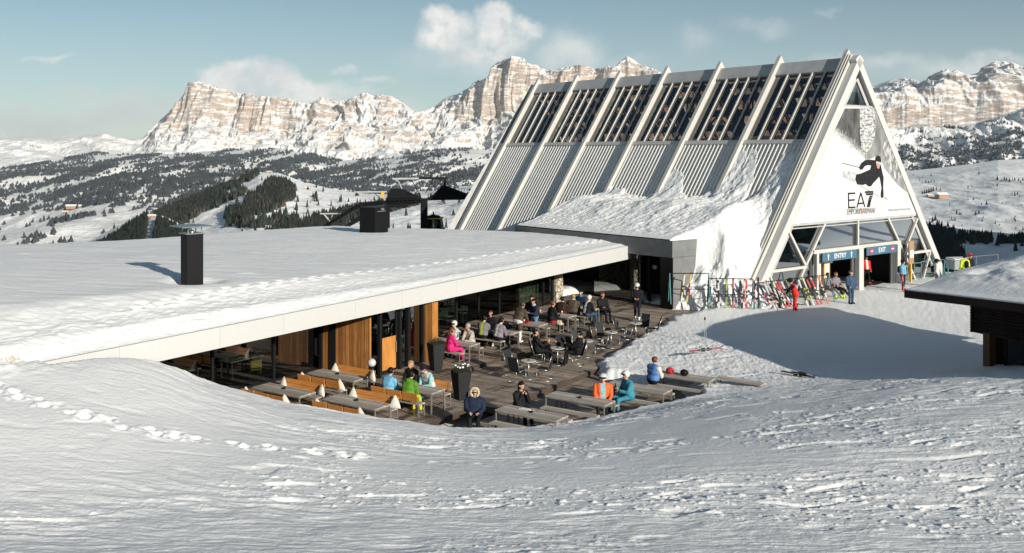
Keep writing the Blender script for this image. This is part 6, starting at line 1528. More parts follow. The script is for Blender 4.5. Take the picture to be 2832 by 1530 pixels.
railing([at(2528, 775, 0), at(2548, 774, 0)], 'short teal railing right of the EXIT doorway', M['teal_steel']); railing([at(2532, 772, 0), at(2612, 764, 0), at(2622, 790, 0)], 'teal railing closing the corner under the right rafter', M['teal_steel'])
railing([at(2640, 757, -.6), at(2700, 748, -.6), at(2760, 742, -.7)], 'thin far railing behind the yellow jacket', M['cap_metal'], 1.1)
c = at(2650, 742, -.6); t = thing('equipment_box', 'low snow-topped crate behind the right rafter', 'box', tuple(c), .2); m_ = MB(); m_.box((0, 0, .3), (1.5, 1.0, .7)); m_.build('box_body', M['cap_metal'], t); m_ = MB(); m_.box((0, 0, .75), (1.6, 1.1, .2)); m_.build('snow_cap', M['snow'], t, bevel=.1)

# ---------------------------------------------------------------- gondola lift behind the roof
LY = 86.0
def LP(zx, zy, dy=0.0): return Vector(P2(880 + zx / 5.6, 460 + zy / 5.6, LY)) + Vector((0, dy, 0))
def lbar(name, pts, w, mat, parent, d=None):
    w = w * .2; m_ = MB()
    for a, b in zip(pts[:-1], pts[1:]): m_.bar(LP(*a), LP(*b), w, d or w, up=(0, 1, 0))
    return m_.build(name, mat, parent)
lt = thing('lift_tower', 'black gondola lift tower with sheave wheels and maintenance platforms behind the roof', 'lift tower')
lbar('column', [(1640, 1200), (1640, 500)], 3.0, M['black'], lt)
for a, b, w_ in (((1600, 500), (1420, 160), .35), ((1660, 420), (1790, 190), .35), ((1760, 470), (1940, 300), .7), ((1940, 300), (2420, 480), .8), ((1950, 400), (1965, 190), .9), ((1900, 240), (1850, 160), .35)): lbar('brace', [a, b], w_, M['black'], lt)
lbar('crossarm', [(1560, 185), (2000, 185)], .95, M['black'], lt); lbar('crossarm', [(1160, 195), (1560, 188)], .8, M['grey_sheet'], lt)
m_ = MB(); q_ = [LP(*a) for a in ((1700, 500), (1940, 300), (2230, 420), (2400, 420), (2400, 500), (2230, 520), (1720, 530))]; n = len(q_); m_.mesh(q_ + [a + Vector((0, .5, 0)) for a in q_], [tuple(range(n)), tuple(range(2 * n - 1, n - 1, -1))] + [(k, (k + 1) % n, n + (k + 1) % n, n + k) for k in range(n)]); m_.build('lift_frame', M['black'], lt)
m_ = MB(); q_ = [LP(*a) for a in ((1070, 430), (1120, 350), (1290, 345), (1460, 430), (1580, 470), (1580, 560), (1320, 640), (1060, 640), (1060, 560))]; n = len(q_); m_.mesh(q_ + [a + Vector((0, .5, 0)) for a in q_], [tuple(range(n)), tuple(range(2 * n - 1, n - 1, -1))] + [(k, (k + 1) % n, n + (k + 1) % n, n + k) for k in range(n)]); m_.build('sheave_beam', M['black'], lt)
lbar('arm', [(1180, 200), (1240, 230), (1300, 350)], .45, M['grey_sheet'], lt); lbar('arm', [(1060, 395), (560, 400)], .6, M['grey_sheet'], lt); lbar('arm', [(600, 400), (650, 430), (720, 540)], .5, M['grey_sheet'], lt); lbar('arm', [(800, 350), (960, 500)], .3, M['black'], lt)
lbar('arm', [(30, 735), (420, 732)], .55, M['grey_sheet'], lt); lbar('arm', [(90, 740), (180, 850)], .55, M['grey_sheet'], lt); lbar('arm', [(220, 745), (200, 850)], .25, M['grey_sheet'], lt)
def wheel(zx, zy, r=.95):
    r = r * .245; c = LP(zx, zy, -.3); n = 14; m_ = MB()
    for k in range(n):
        a0, a1 = 2 * math.pi * k / n, 2 * math.pi * (k + 1) / n; m_.bar(c + Vector((r * math.cos(a0), 0, r * math.sin(a0))), c + Vector((r * math.cos(a1), 0, r * math.sin(a1))), .045, .06, up=(0, 1, 0))
    m_.cyl(c - Vector((0, .1, 0)), c + Vector((0, .2, 0)), .07, n=8); return m_.build('sheave_wheel', M['dark'], lt)
for k in range(8): wheel(1100 + k * 62, 520 - 10 * (k > 3))
for k in range(7): wheel(130 + k * 75, 900 - k * 50, .9)
for k in range(5): wheel(640 + k * 80, 640 - 20 * k, .8)
lbar('sheave_beam', [(100, 930), (640, 600)], 1.6, M['black'], lt); lbar('sheave_beam', [(640, 590), (1080, 560)], 1.8, M['black'], lt)
m_ = MB(); q_ = [LP(*a) for a in ((350, 960), (640, 760), (680, 760), (680, 830), (440, 960))]; n = len(q_); m_.mesh(q_ + [a + Vector((0, .4, 0)) for a in q_], [tuple(range(n)), tuple(range(2 * n - 1, n - 1, -1))] + [(k, (k + 1) % n, n + (k + 1) % n, n + k) for k in range(n)]); m_.build('stair', M['black'], lt)
for a, b, n in (((1410, 350), (1760, 350), 12), ((1740, 440), (1900, 290), 6), ((2040, 345), (2400, 350), 8)):
    m_ = MB(); A, B = LP(*a, -.2), LP(*b, -.2); m_.bar(A, B, .03)
    for k in range(n + 1): q0 = A + (B - A) * k / n; m_.bar(q0, q0 - Vector((0, 0, .5)), .025)
    m_.build('guard_rail', M['black'], lt)
lbar('bracket', [(1580, 470), (1710, 465)], .3, M['white_steel'], lt); lbar('end_box', [(2310, 440), (2410, 440)], 2.2, M['black'], lt); lbar('end_box', [(2330, 370), (2370, 370)], .9, M['black'], lt)
lbar('ladder_post', [(1690, 1200), (1690, 560)], .3, M['black'], lt); lbar('rear_leg', [(1080, 1200), (1080, 600)], 1.6, M['black'], lt)
lbar('cabinet', [(1000, 400), (1000, 480)], 1.4, M['yellow_paint'], lt)
lbar('haul_cable', [(2400, 410), (3600, 420)], .10, M['black'], lt); lbar('haul_cable', [(2400, 498), (3600, 505)], .10, M['black'], lt)
def gondola(zx0, zx1, zy0, zy1, label, dy=2.0):
    a, b = LP(zx0, zy0, dy), LP(zx1, zy1, dy); wd = b.x - a.x; h = 2.5; cx = (a.x + b.x) / 2; top = a.z
    t = thing('gondola_cabin', label, 'gondola', (cx, a.y, top - h), 0, 'gondola cabins'); wd = 2.0
    n = 16; vs, fs = [], []; lv = [(0, .62), (.25, .86), (.9, 1.0), (1.6, .98), (2.2, .85), (2.5, .66), (2.6, .45)]
    for z_, s_ in lv:
        for k in range(n):
            a_ = 2 * math.pi * k / n; vs.append((wd / 2 * s_ * math.copysign(abs(math.cos(a_)) ** .6, math.cos(a_)), 1.0 * s_ * math.copysign(abs(math.sin(a_)) ** .6, math.sin(a_)), z_))
    for i in range(len(lv) - 1):
        for k in range(n): fs.append((i * n + k, i * n + (k + 1) % n, (i + 1) * n + (k + 1) % n, (i + 1) * n + k))
    fs += [tuple(range(n - 1, -1, -1)), tuple(range((len(lv) - 1) * n, len(lv) * n))]
    o = mesh_obj('cabin_shell', vs, fs, [M['black'], M['glass']], t, True)
    for i, pl in enumerate(o.data.polygons):
        r_ = i // n
        if r_ in (2, 3, 4) and i < n * 6 and (i % n) % 2 == 0: pl.material_index = 1
    m_ = MB(); m_.box((0, 0, 2.35), (wd * .9, 1.9, .10)); m_.build('yellow_band', M['yellow_paint'], t); m_ = MB(); m_.bar((0, 0, 2.5), (0, 0, 2.95), .12); m_.box((0, 0, 2.62), (.4, .3, .14)); m_.build('hanger', M['black'], t)
    if zx0 > 2000:
        m_ = MB(); m_.tube([(0, 0, 2.9), (.30, 0, 3.1), (.34, 0, 4.3)], .05); m_.build('grip_arm', M['black'], t)
gondola(1590, 1920, 800, 1230, 'black gondola cabin with yellow band hanging beside the tower'); gondola(2170, 2480, 735, 1200, 'second gondola cabin half hidden by the station flank')

# dry straw-coloured grass poking through the bank at the left edge
g = random.Random(77); m_ = MB()
for k in range(2600):
    c = at(-30 + 85 * g.random() ** 1.3, 905 + 55 * g.random(), 3.4); zz = float(ground_full(np.array([[c.x]]), np.array([[c.y]]))[0, 0]) if k % 26 == 0 else zz
    pos = Vector((c.x, c.y, zz - .03)); d = Vector((g.uniform(-.7, .7), g.uniform(-.7, .7), g.uniform(.3, 1))).normalized(); sd = d.cross(Vector((0, 1, .2))).normalized() * .006; L_ = g.uniform(.06, .16)
    m_.mesh([pos - sd, pos + sd, pos + d * L_], [(0, 1, 2)])
o = m_.build('dry_grass', plain('straw', (.50, .38, .18), .8)); tag(o, kind='stuff')
# ---------------------------------------------------------------- people
def cl(name, c, rough=.75): return plain('cloth_' + name, c, rough, vary=.28, scale=6, bump=.8)
CM = {k: cl(k, v) for k, v in dict(black=(.010, .010, .012), navy=(.014, .022, .045), pink=(.62, .012, .16), white=(.62, .61, .58), beige=(.42, .39, .33), grey=(.16, .15, .17), lime=(.35, .42, .03), brown=(.060, .040, .026),
                                           darkbrown=(.030, .018, .014), blue=(.06, .22, .42), sky=(.14, .38, .55), green=(.085, .22, .012), yellowgreen=(.45, .50, .03), teal=(.02, .20, .27), orange=(.75, .13, .03), red=(.62, .018, .012), denim=(.10, .20, .32),
                                           tealjacket=(.035, .22, .30), royal=(.06, .17, .40), mauve=(.20, .17, .20), steelblue=(.02, .06, .12), hivis=(.50, .62, .02), leather=(.008, .008, .008), mintt=(.25, .50, .52)).items()}
SKIN = plain('skin', (.52, .30, .21), .55, vary=.05); SKIN2 = plain('skin_tanned', (.40, .21, .13), .55, vary=.05)
HAIR = {'dark': plain('hair_dark', (.010, .007, .006), .5), 'brown': plain('hair_brown', (.05, .025, .012), .5), 'blond': plain('hair_blond', (.30, .19, .09), .55), 'grey': plain('hair_grey', (.32, .30, .28), .6), 'copper': plain('hair_copper', (.11, .035, .012), .5)}
BOOT = {'black': CM['black'], 'white': CM['white'], 'lime': plain('boot_lime', (.45, .65, .03), .4), 'red': plain('boot_red', (.6, .03, .02), .4), 'yellow': plain('boot_yellow', (.60, .50, .04), .4)}
def capsule(mb, a, b, ra, rb, n=10):
    a = Vector(a); b = Vector(b); mb.cyl(a, b, ra, rb, n); mb.ball(a, ra, n, 6); mb.ball(b, rb, n, 6)
def person(label, M_, pose='sit', jacket='black', trousers='black', boots='black', head='hair', hcol='dark', skin=SKIN, arms=None, lean=0.0, turn=0.0, seat=.47, height=1.0, longcoat=False, hood=None, glasses=False, extra=None, bulk=1.0, sleeve=None, panels=None, legs=None, scarf=None, group=None, nod=0.0):
    """figure facing +Y in its own frame; arms = ((elbow),(hand)) for left and right"""
    t = thing('person', label, 'person', basis=M_ @ Matrix.Scale(height * 1.08, 4), group=group)
    S = []                                     # (a, b, ra, rb, material slot)
    mats = [CM[jacket], CM[trousers], skin, BOOT[boots], CM[sleeve or jacket], CM['black'], CM[panels] if panels else CM[jacket]]
    J, T_, K, B_, SL = 0, 1, 2, 3, 4
    sl_ = math.sin(lean); cl_ = math.cos(lean)
    if pose == 'sit':
        hz = seat + .10; hips = Vector((0, -.02, hz)); sh_h = .50
        kn = [Vector((-.13, .44, seat + .05)), Vector((.13, .44, seat + .05))]; an = [Vector((-.14, .50, .09)), Vector((.14, .46, .09))]
    else:
        hz = .93; hips = Vector((0, 0, hz)); sh_h = .49
        kn = [Vector((-.10, .03, .49)), Vector((.10, .05, .49))]; an = [Vector((-.13, -.04, .09)), Vector((.13, .05, .09))]
        if pose == 'walk': kn = [Vector((-.09, .16, .50)), Vector((.09, .02, .48))]; an = [Vector((-.10, .20, .10)), Vector((.10, -.26, .12))]
    if legs: kn = [Vector(legs[0]), Vector(legs[1])]; an = [Vector(legs[2]), Vector(legs[3])]
    def up(x, y, z): return hips + Vector((x, y * cl_ + z * sl_, -y * sl_ + z * cl_))
    w_ = bulk * 1.17
    S += [(up(-.06, 0, .02), up(.06, 0, .02), .145 * w_, .145 * w_, T_), (up(-.05, 0, .14), up(.05, 0, .14), .135 * w_, .135 * w_, J), (up(-.08, -.01, .28), up(.08, -.01, .28), .135 * w_, .135 * w_, J), (up(-.11, -.01, .41), up(.11, -.01, .41), .115 * w_, .115 * w_, J), (up(0, -.01, .46), up(0, .0, .56), .075, .056, J)]
    if pose == 'sit' or True: S.append((up(-.06, 0, .06), up(.06, 0, .06), .150 * w_, .150 * w_, J))
    hipj = [hips + Vector((-.10, 0, -.03)), hips + Vector((.10, 0, -.03))]
    for i in (0, 1):
        S += [(hipj[i], kn[i], .098, .070, T_), (kn[i], an[i], .070, .062, T_)]
        toe = (kn[i] - hipj[i]); toe.z = 0; toe = toe.normalized() if toe.length > .1 and pose == 'sit' else Vector((0, 1, 0))
        S += [(an[i] + Vector((0, 0, .05)), an[i] - Vector((0, 0, .02)), .066, .060, B_), (an[i] + Vector((0, 0, -.035)), an[i] + toe * .17 + Vector((0, 0, -.045)), .052, .042, B_)]
    if longcoat:
        for i in (0, 1): S.append((hipj[i], hipj[i].lerp(kn[i], .72), .128, .120, J))
    sh = [up(-.185 * w_, 0, .43), up(.185 * w_, 0, .43)]
    if arms is None: arms = (((-.27, .10, -.22 + .40), (-.12, .34, .12)), ((.27, .10, .18), (.12, .34, .12))) if pose == 'sit' else (((-.27, -.02, .14), (-.25, .12, -.10)), ((.27, -.02, .14), (.25, .12, -.10)))
    hands = []
    for i in (0, 1):
        el = up(*arms[i][0]); ha = up(*arms[i][1]); S += [(sh[i], el, .070 * w_, .056 * w_, SL), (el, el.lerp(ha, .86), .055 * w_, .042 * w_, SL), (el.lerp(ha, .88), ha, .030, .034, K)]
        hands.append((el, ha))
    # head
    hc = up(0, .02 + nod * .06, .695 - nod * .02); hr = Matrix.Rotation(turn, 3, 'Z') @ Matrix.Rotation(-(lean * .35 + nod), 3, 'X')
    def H(x, y, z): return hc + hr @ Vector((x, y, z))
    S += [(up(0, 0, .52), hc + Vector((0, -.01, -.07)), .055, .055, K), (H(0, -.012, .02), H(0, .0, .02), .098, .095, K), (H(0, .030, -.055), H(0, .036, -.07), .062, .052, K), (H(0, .098, -.012), H(0, .108, -.03), .016, .018, K), (H(-.095, 0, -.01), H(-.097, 0, .02), .018, .02, K), (H(.095, 0, -.01), H(.097, 0, .02), .018, .02, K)]
    mb = MB()
    for a, b, ra_, rb_, _ in S: capsule(mb, a, b, ra_, rb_)
    tmp = mesh_obj('tmp', mb.v, mb.f); md = tmp.modifiers.new('r', 'REMESH'); md.mode = 'VOXEL'; md.voxel_size = .020; md.use_smooth_shade = True
    sm = tmp.modifiers.new('s', 'SMOOTH'); sm.iterations = 2; sm.factor = .5
    bpy.context.view_layer.update()
    me = bpy.data.meshes.new_from_object(tmp.evaluated_get(bpy.context.evaluated_depsgraph_get())); bpy.data.objects.remove(tmp); me.name = 'body'
    n = len(me.vertices); co = np.empty(n * 3, np.float32); me.vertices.foreach_get('co', co); co = co.reshape(-1, 3)
    best = np.full(n, 1e9); idx = np.zeros(n, int)
    for a, b, ra_, rb_, mi in S:
        a_ = np.array(a); d_ = np.array(b - a); tt_ = np.clip(((co - a_) @ d_) / max(1e-6, d_ @ d_), 0, 1); dist = np.linalg.norm(co - a_ - tt_[:, None] * d_, axis=1) - (ra_ + (rb_ - ra_) * tt_)
        k = dist < best; best[k] = dist[k]; idx[k] = mi
    if panels:                                # contrasting front/back panel on the jacket
        loc = co - np.array(hips); k = (idx == 0) & (np.abs(loc[:, 0]) < .055 * w_); idx[k] = 6
    for m in mats: me.materials.append(m)
    lt_ = np.empty(len(me.polygons), np.int32); me.polygons.foreach_get('loop_start', lt_); lv_ = np.empty(len(me.loops), np.int32); me.loops.foreach_get('vertex_index', lv_)
    me.polygons.foreach_set('material_index', idx[lv_[lt_]].astype(np.int32)); me.shade_smooth()
    # fingers, eyes and mouth belong to the same body mesh
    bm = bmesh.new(); bm.from_mesh(me)
    fm = MB(); fi = []
    for i, (el, ha) in enumerate(hands):
        d = (ha - el).normalized(); sd = d.cross(Vector((0, 0, 1))); sd = sd.normalized() if sd.length > .1 else Vector((1, 0, 0)); dn = sd.cross(d).normalized() * -1
        for j, (off, ln_) in enumerate(((-.026, .058), (-.009, .070), (.009, .066), (.025, .052))):
            b0 = ha + sd * off + d * .022; k1 = b0 + d * ln_ * .55; k2 = k1 + (d * .6 + dn * .8).normalized() * ln_ * .5; fm.tube([b0, k1, k2], .0085, 5)
        th0 = ha + sd * (.030 if i == 0 else -.030) - d * .005; fm.tube([th0, th0 + (sd * (.6 if i == 0 else -.6) + d * .7).normalized() * .035, th0 + (sd * (.3 if i == 0 else -.3) + d).normalized() * .062], .0095, 5)
    base = [bm.verts.new(v) for v in fm.v]
    for f in fm.f:
        try: ff = bm.faces.new([base[k] for k in f]); ff.material_index = 2; ff.smooth = True
        except ValueError: pass
    em = MB()
    for sx in (-1, 1): em.ball(H(sx * .034, .088, .012), .011, 6, 4)
    em.ball(H(0, .084, -.062), .017, 6, 4, (1.2, .5, .35))
    base = [bm.verts.new(v) for v in em.v]
    for f in em.f: ff = bm.faces.new([base[k] for k in f]); ff.material_index = 5
    bm.to_mesh(me); bm.free()
    o = bpy.data.objects.new('body', me); COL.objects.link(o); o.parent = t
    # hair, helmet, hood and the rest
    def shell(name, r, mat, cut, sc=(1, 1, 1), off=(0, 0, 0), extra_fn=None, keep=None):
        m_ = MB(); m_.ball((0, 0, 0), 1, 16, 12); vs = []
        for v in m_.v:
            p_ = Vector((v.x * r * sc[0] + off[0], v.y * r * sc[1] + off[1], v.z * r * sc[2] + off[2]))
            if cut is not None and p_.y > cut[0] and p_.z < cut[1]: p_ = Vector((p_.x * .80, min(p_.y, .055), p_.z))
            vs.append(H(*p_))
        m_.v = vs; return m_.build(name, mat, t, smooth=True)
    if head == 'hair': shell('hair', .108, HAIR[hcol], (.02, .055), (1, 1.10, 1.05), (0, -.022, .028))
    if head == 'long':
        shell('hair', .112, HAIR[hcol], (.02, .055), (1, 1.10, 1.05), (0, -.02, .026)); m_ = MB(); capsule(m_, H(0, -.07, .0), H(0, -.10, -.26), .085, .06); m_.build('long_hair', HAIR[hcol], t, smooth=True)
    if head == 'helmet':
        shell('helmet', .128, CM[hcol] if hcol in CM else HAIR[hcol], (.03, .04), (1, 1.12, 1.02), (0, -.01, .045)); m_ = MB(); m_.tube([H(-.10, .07, .05), H(-.05, .125, .055), H(.05, .125, .055), H(.10, .07, .05)], .028, 8); m_.build('goggles', CM['black'], t, smooth=True)
    if head == 'beanie':
        shell('beanie', .113, CM[hcol], (.03, .03), (1, 1.08, 1.12), (0, -.01, .04))
    if hood:
        m_ = MB(); n = 14
        for k in range(n - 3):
            a0 = R(-50 + 280 * k / (n - 3)); a1 = R(-50 + 280 * (k + 1) / (n - 3)); capsule(m_, H(.125 * math.cos(a0), .03, .135 * math.sin(a0)), H(.125 * math.cos(a1), .03, .135 * math.sin(a1)), .042, .042, 7)
        m_.build('fur_hood', creamf if hood == 'fur' else CM[hood], t, smooth=True); shell('hood', .135, CM[jacket], (.0, 1.0), (1, 1, 1), (0, -.05, .0))
    if head == 'hoodup': shell('hair', .108, HAIR[hcol], (.02, .055), (1, 1.10, 1.05), (0, -.022, .028)); 
    if head in ('hair', 'hoodup') and pose == 'sit' and not hood and jacket in ('blue', 'green'):
        m_ = MB(); capsule(m_, up(-.06, -.11, .50), up(.06, -.11, .50), .07, .07); m_.build('folded_hood', CM[jacket], t, smooth=True)
    if glasses: m_ = MB(); m_.box((0, 0, 0), (.135, .022, .036)); o2 = m_.build('sunglasses', CM['black'], t, bevel=.008); o2.matrix_local = Matrix.Translation(H(0, .100, .012)) @ hr.to_4x4()
    if scarf: m_ = MB(); capsule(m_, up(-.04, .02, .54), up(.04, .02, .54), .085, .085); m_.build('scarf', CM[scarf], t, smooth=True)
    if extra: extra(t, up, H, hands)
    return t
TOW = R(-90)     # person frame: +Y along +p needs rotation -90 in the (p,q) frame (x along q)
def seat_M(p, q, z, face): return MR @ Matrix.Translation((p, q, z)) @ Matrix.Rotation({'far': R(-90), 'near': R(90), 'out': 0.0, 'in': R(180)}[face] if isinstance(face, str) else R(face), 4, 'Z')
elbows = (((-.26, .16, .16), (-.10, .36, .24)), ((.26, .16, .16), (.10, .36, .24)))
chin = (((-.20, .24, .16), (-.06, .16, .52)), ((.22, .22, .14), (.08, .34, .22)))
g1 = 'guests seated on the platform'
def bp(k, side, u): p = TT[k][0] + side * .70; z = TT[k][2]; return p, q_at(p, z + .8, u), z
def seated(k, side, u, face, label, **kw): p, q, z = bp(k, side, u); return person(label, seat_M(p, q, z, face), 'sit', group=g1, **kw)
seated(0, -1, 1246, -62, 'person in a bright pink ski suit seated sideways on the platform bench', jacket='pink', trousers='pink', boots='black', head='long', hcol='copper', arms=elbows, lean=.12, panels=None)
seated(0, 1, 1260, 'near', 'person in a white jacket and white goggles cap across the pink suit', jacket='white', trousers='black', head='helmet', hcol='white', lean=.15)
seated(0, 1, 1301, 105, 'grey-haired person in a beige jacket raising a glass, left of the lime vest', jacket='beige', trousers='grey', head='hair', hcol='grey', lean=.22, arms=chin, skin=SKIN2)
seated(1, -1, 1336, -95, 'person with back turned in a black and lime jacket', jacket='grey', trousers='black', boots='white', head='hair', hcol='dark', panels='lime', lean=.18, arms=elbows)
seated(1, 1, 1358, 80, 'tanned person in black looking right behind the lime jacket', jacket='black', trousers='black', head='hair', hcol='brown', skin=SKIN2, lean=.1)
seated(1, -1, 1378, -80, 'person in a grey jacket with white stripes bent over the table', jacket='mauve', trousers='black', boots='white', head='hair', hcol='dark', panels='white', lean=.30, arms=elbows)
p, q, z = bp(2, -1, 1441); person('standing person in a brown coat leaning over the table', seat_M(p - .25, q, z, -80), 'stand', jacket='brown', trousers='white', boots='white', head='hair', hcol='brown', lean=.42, arms=(((-.25, .22, .20), (-.18, .45, .10)), ((.25, .22, .20), (.18, .45, .10))), bulk=1.12, longcoat=True)
p, q, z = bp(2, 1, 1466); person('tall standing man in black with blue scarf', seat_M(p + .15, q, z, 70), 'stand', jacket='black', trousers='black', head='hair', hcol='dark', skin=SKIN2, scarf='steelblue')
p, q, z = bp(2, 1, 1482); person('standing woman in navy jacket and light jeans beside the tall man', seat_M(p - .1, q, z, 110), 'stand', jacket='navy', trousers='denim', head='long', hcol='dark', lean=.08, scarf='beige', arms=elbows, height=.95)
seated(3, -1, 1526, -60, 'person in black with red headband right of the standing pair', jacket='black', trousers='black', head='hair', hcol='copper', lean=.1, arms=elbows)
seated(3, 1, 1553, 'far', 'person in a dark brown fur jacket with back turned', jacket='darkbrown', trousers='black', head='hair', hcol='dark', bulk=1.15, lean=.15)
seated(4, -1, 1584, -100, 'person in a brown coat with fur collar on the far group bench', jacket='brown', trousers='black', head='hair', hcol='blond', bulk=1.15, scarf='beige', lean=.12)
seated(4, 1, 1606, 'near', 'person in navy with a teal scarf facing the camera', jacket='navy', trousers='black', head='long', hcol='dark', scarf='teal')
seated(4, -1, 1623, -75, 'person in a black jacket with white stripe and white cap', jacket='black', trousers='steelblue', head='beanie', hcol='white', panels='white', lean=.25, arms=elbows)
seated(4, 1, 1664, 20, 'woman in a black dress reaching down to a red handbag', jacket='black', trousers='black', head='hair', hcol='copper', skin=SKIN2, lean=.1, arms=(((-.26, .14, .16), (-.20, .34, .20)), ((.30, .12, .10), (.36, .30, -.12))), bulk=1.1)
def stand_at(u, v, z, face_deg, label, **kw): c = at(u, v, z); return person(label, Matrix.Translation(c) @ Matrix.Rotation(R(face_deg), 4, 'Z'), kw.pop('pose', 'stand'), **kw)
stand_at(1762, 884, -.12, 170, 'walking person in black with a white and black helmet on the far boards', jacket='black', trousers='black', boots='white', head='helmet', hcol='white', pose='walk', nod=.5, lean=.05, arms=(((-.26, .08, .16), (-.08, .28, .12)), ((.26, .08, .16), (.08, .28, .12))))
def holds(col):
    def f(t, up, H, hands):
        h = hands[1][1]; m_ = MB(); m_.cyl(h + Vector((0, .05, -.03)), h + Vector((0, .05, .12)), .035, .045, 9); m_.build('held_glass', col, t, smooth=True)
    return f
c = RP[1]; z = deckz(-17)
def chair_at(x, y, z_, rz, label): return put('chair', make_chair, Matrix.Translation((x, y, z_)) @ Matrix.Rotation(R(rz), 4, 'Z'), label, 'dark cantilever chairs')
chair_at(c.x - .85, c.y + .15, z, -80, 'dark cantilever chair under the man in sunglasses'); person('man in black with sunglasses raising a glass at the round table', Matrix.Translation((c.x - .85, c.y + .15, z)) @ Matrix.Rotation(R(-85), 4, 'Z'), 'sit', jacket='black', trousers='black', head='hair', hcol='dark', glasses=True, lean=-.12, seat=.48, arms=(((-.25, .20, .16), (-.08, .42, .26)), ((.25, .20, .16), (.06, .44, .26))), extra=holds(amber), legs=((-.12, .46, .5), (.12, .48, .55), (-.13, .62, .09), (.10, .74, .12)))
chair_at(c.x + .85, c.y - .12, z, 95, 'dark cantilever chair under the man in the leather jacket'); person('man in a glossy black leather jacket with back half turned', Matrix.Translation((c.x + .85, c.y - .12, z)) @ Matrix.Rotation(R(80), 4, 'Z'), 'sit', jacket='leather', trousers='black', boots='black', head='hair', hcol='dark', lean=-.1, seat=.48, arms=(((-.25, .22, .18), (-.10, .50, .26)), ((.25, .20, .16), (.06, .36, .12))), extra=holds(amber), bulk=1.1)
chair_at(c.x + .2, c.y + 1.0, z, 175, 'dark tall chair standing behind the leather jacket table')
# green jacket group
p9, q9 = OT[3]
def at9(side, u): p = p9 + side * .76; return p, q_at(p, .2, u), -.6
for side, u, face, kw in [(-1, 1073, 'far', dict(label='person in a light blue hooded jacket with back turned', jacket='sky', trousers='black', head='hair', hcol='dark', lean=.22, arms=elbows)), (-1, 1127, 'far', dict(label='person in a bright green jacket and yellow trousers with back turned', jacket='green', trousers='yellowgreen', boots='yellow', head='hair', hcol='dark', lean=.30, arms=elbows, bulk=1.1)),
                          (1, 1142, 'near', dict(label='fair-haired person in black across the green jacket', jacket='black', trousers='black', head='long', hcol='blond', lean=.2, arms=elbows)), (1, 1188, 100, dict(label='person in a white and blue jacket and black cap writing at the table', jacket='white', trousers='sky', boots='white', head='beanie', hcol='black', lean=.38, arms=elbows, sleeve='mintt', nod=.3)), (-1, 1050, 'near', None)]:
    if kw is None: continue
    lb = kw.pop('label'); p, q, z = at9(side, u); person(lb, seat_M(p, q, z, face), 'sit', group='guests at the green jacket table', **kw)
# lower level
g3 = 'guests on the lowest boards'
def atL(k, side, u): p = LT[k][0] + side * .78; return p, q_at(p, 0.0, u), -.8
p, q, z = atL(0, 1, 1437); person('long-haired woman in black eating at the lowest table', seat_M(p, q, z, 20), 'sit', jacket='black', trousers='black', head='long', hcol='dark', lean=.15, arms=(((-.22, .20, .18), (-.04, .18, .52)), ((.24, .20, .18), (.06, .20, .50))), group=g3)
p, q, z = atL(0, -1, 1318); person('woman in a dark coat with big fur hood and sunglasses facing the camera', seat_M(p - .1, q, z, 58), 'sit', jacket='navy', trousers='black', head='hair', hcol='blond', hood='fur', glasses=True, bulk=1.15, group=g3)
p, q, z = atL(1, 1, 1668); person('person in an orange jacket and white helmet facing the camera', seat_M(p, q, z, 65), 'sit', jacket='orange', trousers='black', head='helmet', hcol='white', panels='mintt', bulk=1.1, lean=.12, arms=(((-.27, .08, .15), (-.22, .32, .08)), ((.27, .08, .15), (.22, .32, .08))), group=g3)
def bottle(t, up, H, hands):
    h = hands[0][1]; m_ = MB(); m_.cyl(h + Vector((0, .05, -.08)), h + Vector((0, .05, .08)), .032, n=9); m_.cyl(h + Vector((0, .05, .08)), h + Vector((0, .05, .18)), .03, .012, 9); m_.build('held_bottle', CM['black'], t, smooth=True)
p, q, z = atL(2, -1, 1742); person('skier in teal jacket and trousers with white helmet holding a bottle', seat_M(p - .1, q, z, 128), 'sit', jacket='tealjacket', trousers='teal', boots='black', head='helmet', hcol='white', lean=.15, bulk=1.12, arms=(((-.27, .14, .18), (-.12, .36, .30)), ((.27, .14, .18), (.10, .38, .28))), extra=bottle, legs=((-.20, .44, .50), (.16, .46, .50), (-.26, .55, .09), (.22, .50, .09)), group=g3)
p, q, z = atL(3, -1, 1806); person('person in a royal blue and white jacket with back turned beside the helmets', seat_M(p, q, z, -70), 'sit', jacket='royal', trousers='black', head='hair', hcol='copper', panels=None, sleeve='white', lean=.15, bulk=1.12, arms=elbows, group=g3)
# plaza
def poles_in_hand(t, up, H, hands):
    h = hands[0][1]; m_ = MB(); m_.cyl((h.x, h.y + .04, h.z + .1), (h.x - .20, h.y + .35, .02), .014, n=6); m_.build('held_pole', CM['black'], t)
stand_at(2200, 866, 0, 80, 'skier in a red suit with black helmet reaching to the ski rack', jacket='red', trousers='red', boots='white', head='helmet', hcol='black', lean=.32, sleeve='black', arms=(((-.20, .26, .34), (-.10, .48, .40)), ((.22, .20, .26), (.10, .44, .12))), extra=poles_in_hand, nod=.3)
stand_at(2353, 841, 0, 200, 'man in dark blue work clothes standing before the doors, back turned', jacket='steelblue', trousers='steelblue', head='hair', hcol='brown', turn=.3, bulk=1.15, arms=(((-.27, .02, .16), (-.22, .20, .0)), ((.27, .02, .16), (.22, .20, .0))))
def bench_person(u, v, label, **kw):
    c = at(u, v, .0); return person(label, Matrix.Translation((c.x, c.y, 0)) @ Matrix.Rotation(R(-150), 4, 'Z'), 'sit', seat=.42, group='skiers waiting by the entry', legs=((-.16, .40, .44), (.16, .42, .44), (-.24, .72, .10), (.24, .74, .10)), **kw)
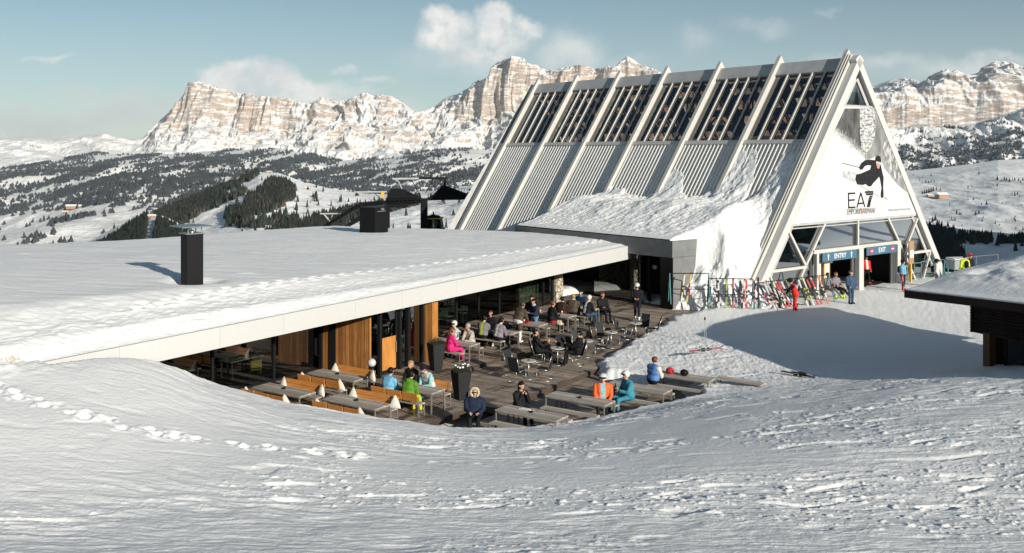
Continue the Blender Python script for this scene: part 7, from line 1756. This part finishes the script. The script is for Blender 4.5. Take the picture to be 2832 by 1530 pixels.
bench_person(2290, 822, 'person in a grey ski jacket and black trousers seated left by the entry', jacket='grey', trousers='grey', boots='lime', head='hair', hcol='brown', skin=SKIN2); bench_person(2312, 820, 'person in a patterned pale jacket, black trousers and lime boots by the entry', jacket='mauve', trousers='black', boots='lime', head='hair', hcol='copper', skin=SKIN2)
cb = at(2303, 816, 0); t = thing('waiting_bench', 'low bench under the two seated skiers by the entry', 'bench', tuple(cb), R(30)); m_ = MB(); m_.box((0, 0, .38), (1.9, .4, .06)); m_.build('seat', M['table_wood'], t)
for sx in (-.85, .85): m_ = MB(); m_.box((sx, 0, .18), (.06, .36, .36)); m_.build('leg', M['steel'], t)
stand_at(2395, 787, .02, 195, 'man in a red jacket and black trousers walking out of the EXIT', jacket='red', trousers='black', boots='red', head='hair', hcol='dark', skin=SKIN2, panels='white', pose='walk')
def pack(col):
    def f(t, up, H, hands):
        m_ = MB(); capsule(m_, up(0, -.19, .14), up(0, -.19, .36), .12, .11); m_.build('backpack', CM[col], t, smooth=True)
    return f
def poles_up(t, up, H, hands):
    pack('black')(t, up, H, hands); h = hands[1][1]; m_ = MB(); m_.cyl((h.x, h.y + .04, h.z + .1), (h.x + .1, h.y + .3, .03), .014, n=6); m_.build('held_pole', SK['silver'], t)
stand_at(2497, 803, 0, 225, 'skier in a light blue jacket adjusting poles right of the EXIT', jacket='sky', trousers='black', boots='black', head='helmet', hcol='black', arms=(((-.34, .06, .40), (-.10, .22, .48)), ((.34, .06, .40), (.10, .22, .48))), extra=poles_up)
c = at(2497, 806, 0); ski_pair(c + Vector((-.1, -.35, .0)), c + Vector((-.14, -.25, 1.1)), 'red', 'red', 'short red skis upright before the light blue jacket', 'skis held by people')
stand_at(2590, 800, -.1, 250, 'person in a white jacket and black helmet behind the hut roof', jacket='white', trousers='grey', head='helmet', hcol='black', extra=pack('black'))
stand_at(2668, 786, -.2, 10, 'skier in a hi-vis yellow jacket with black backpack beyond the hut roof', jacket='hivis', trousers='black', head='helmet', hcol='black', extra=pack('black'), height=1.05)
stand_at(2683, 780, -.25, 200, 'person in black with a red and white helmet beside the yellow jacket', jacket='black', trousers='black', head='helmet', hcol='red')
# figure standing indoors behind the left panes
person('dark-clothed person standing inside the left glass front', seat_M(-31.2, -6.2, -.6, 120), 'stand', jacket='navy', trousers='black', head='hair', hcol='dark')
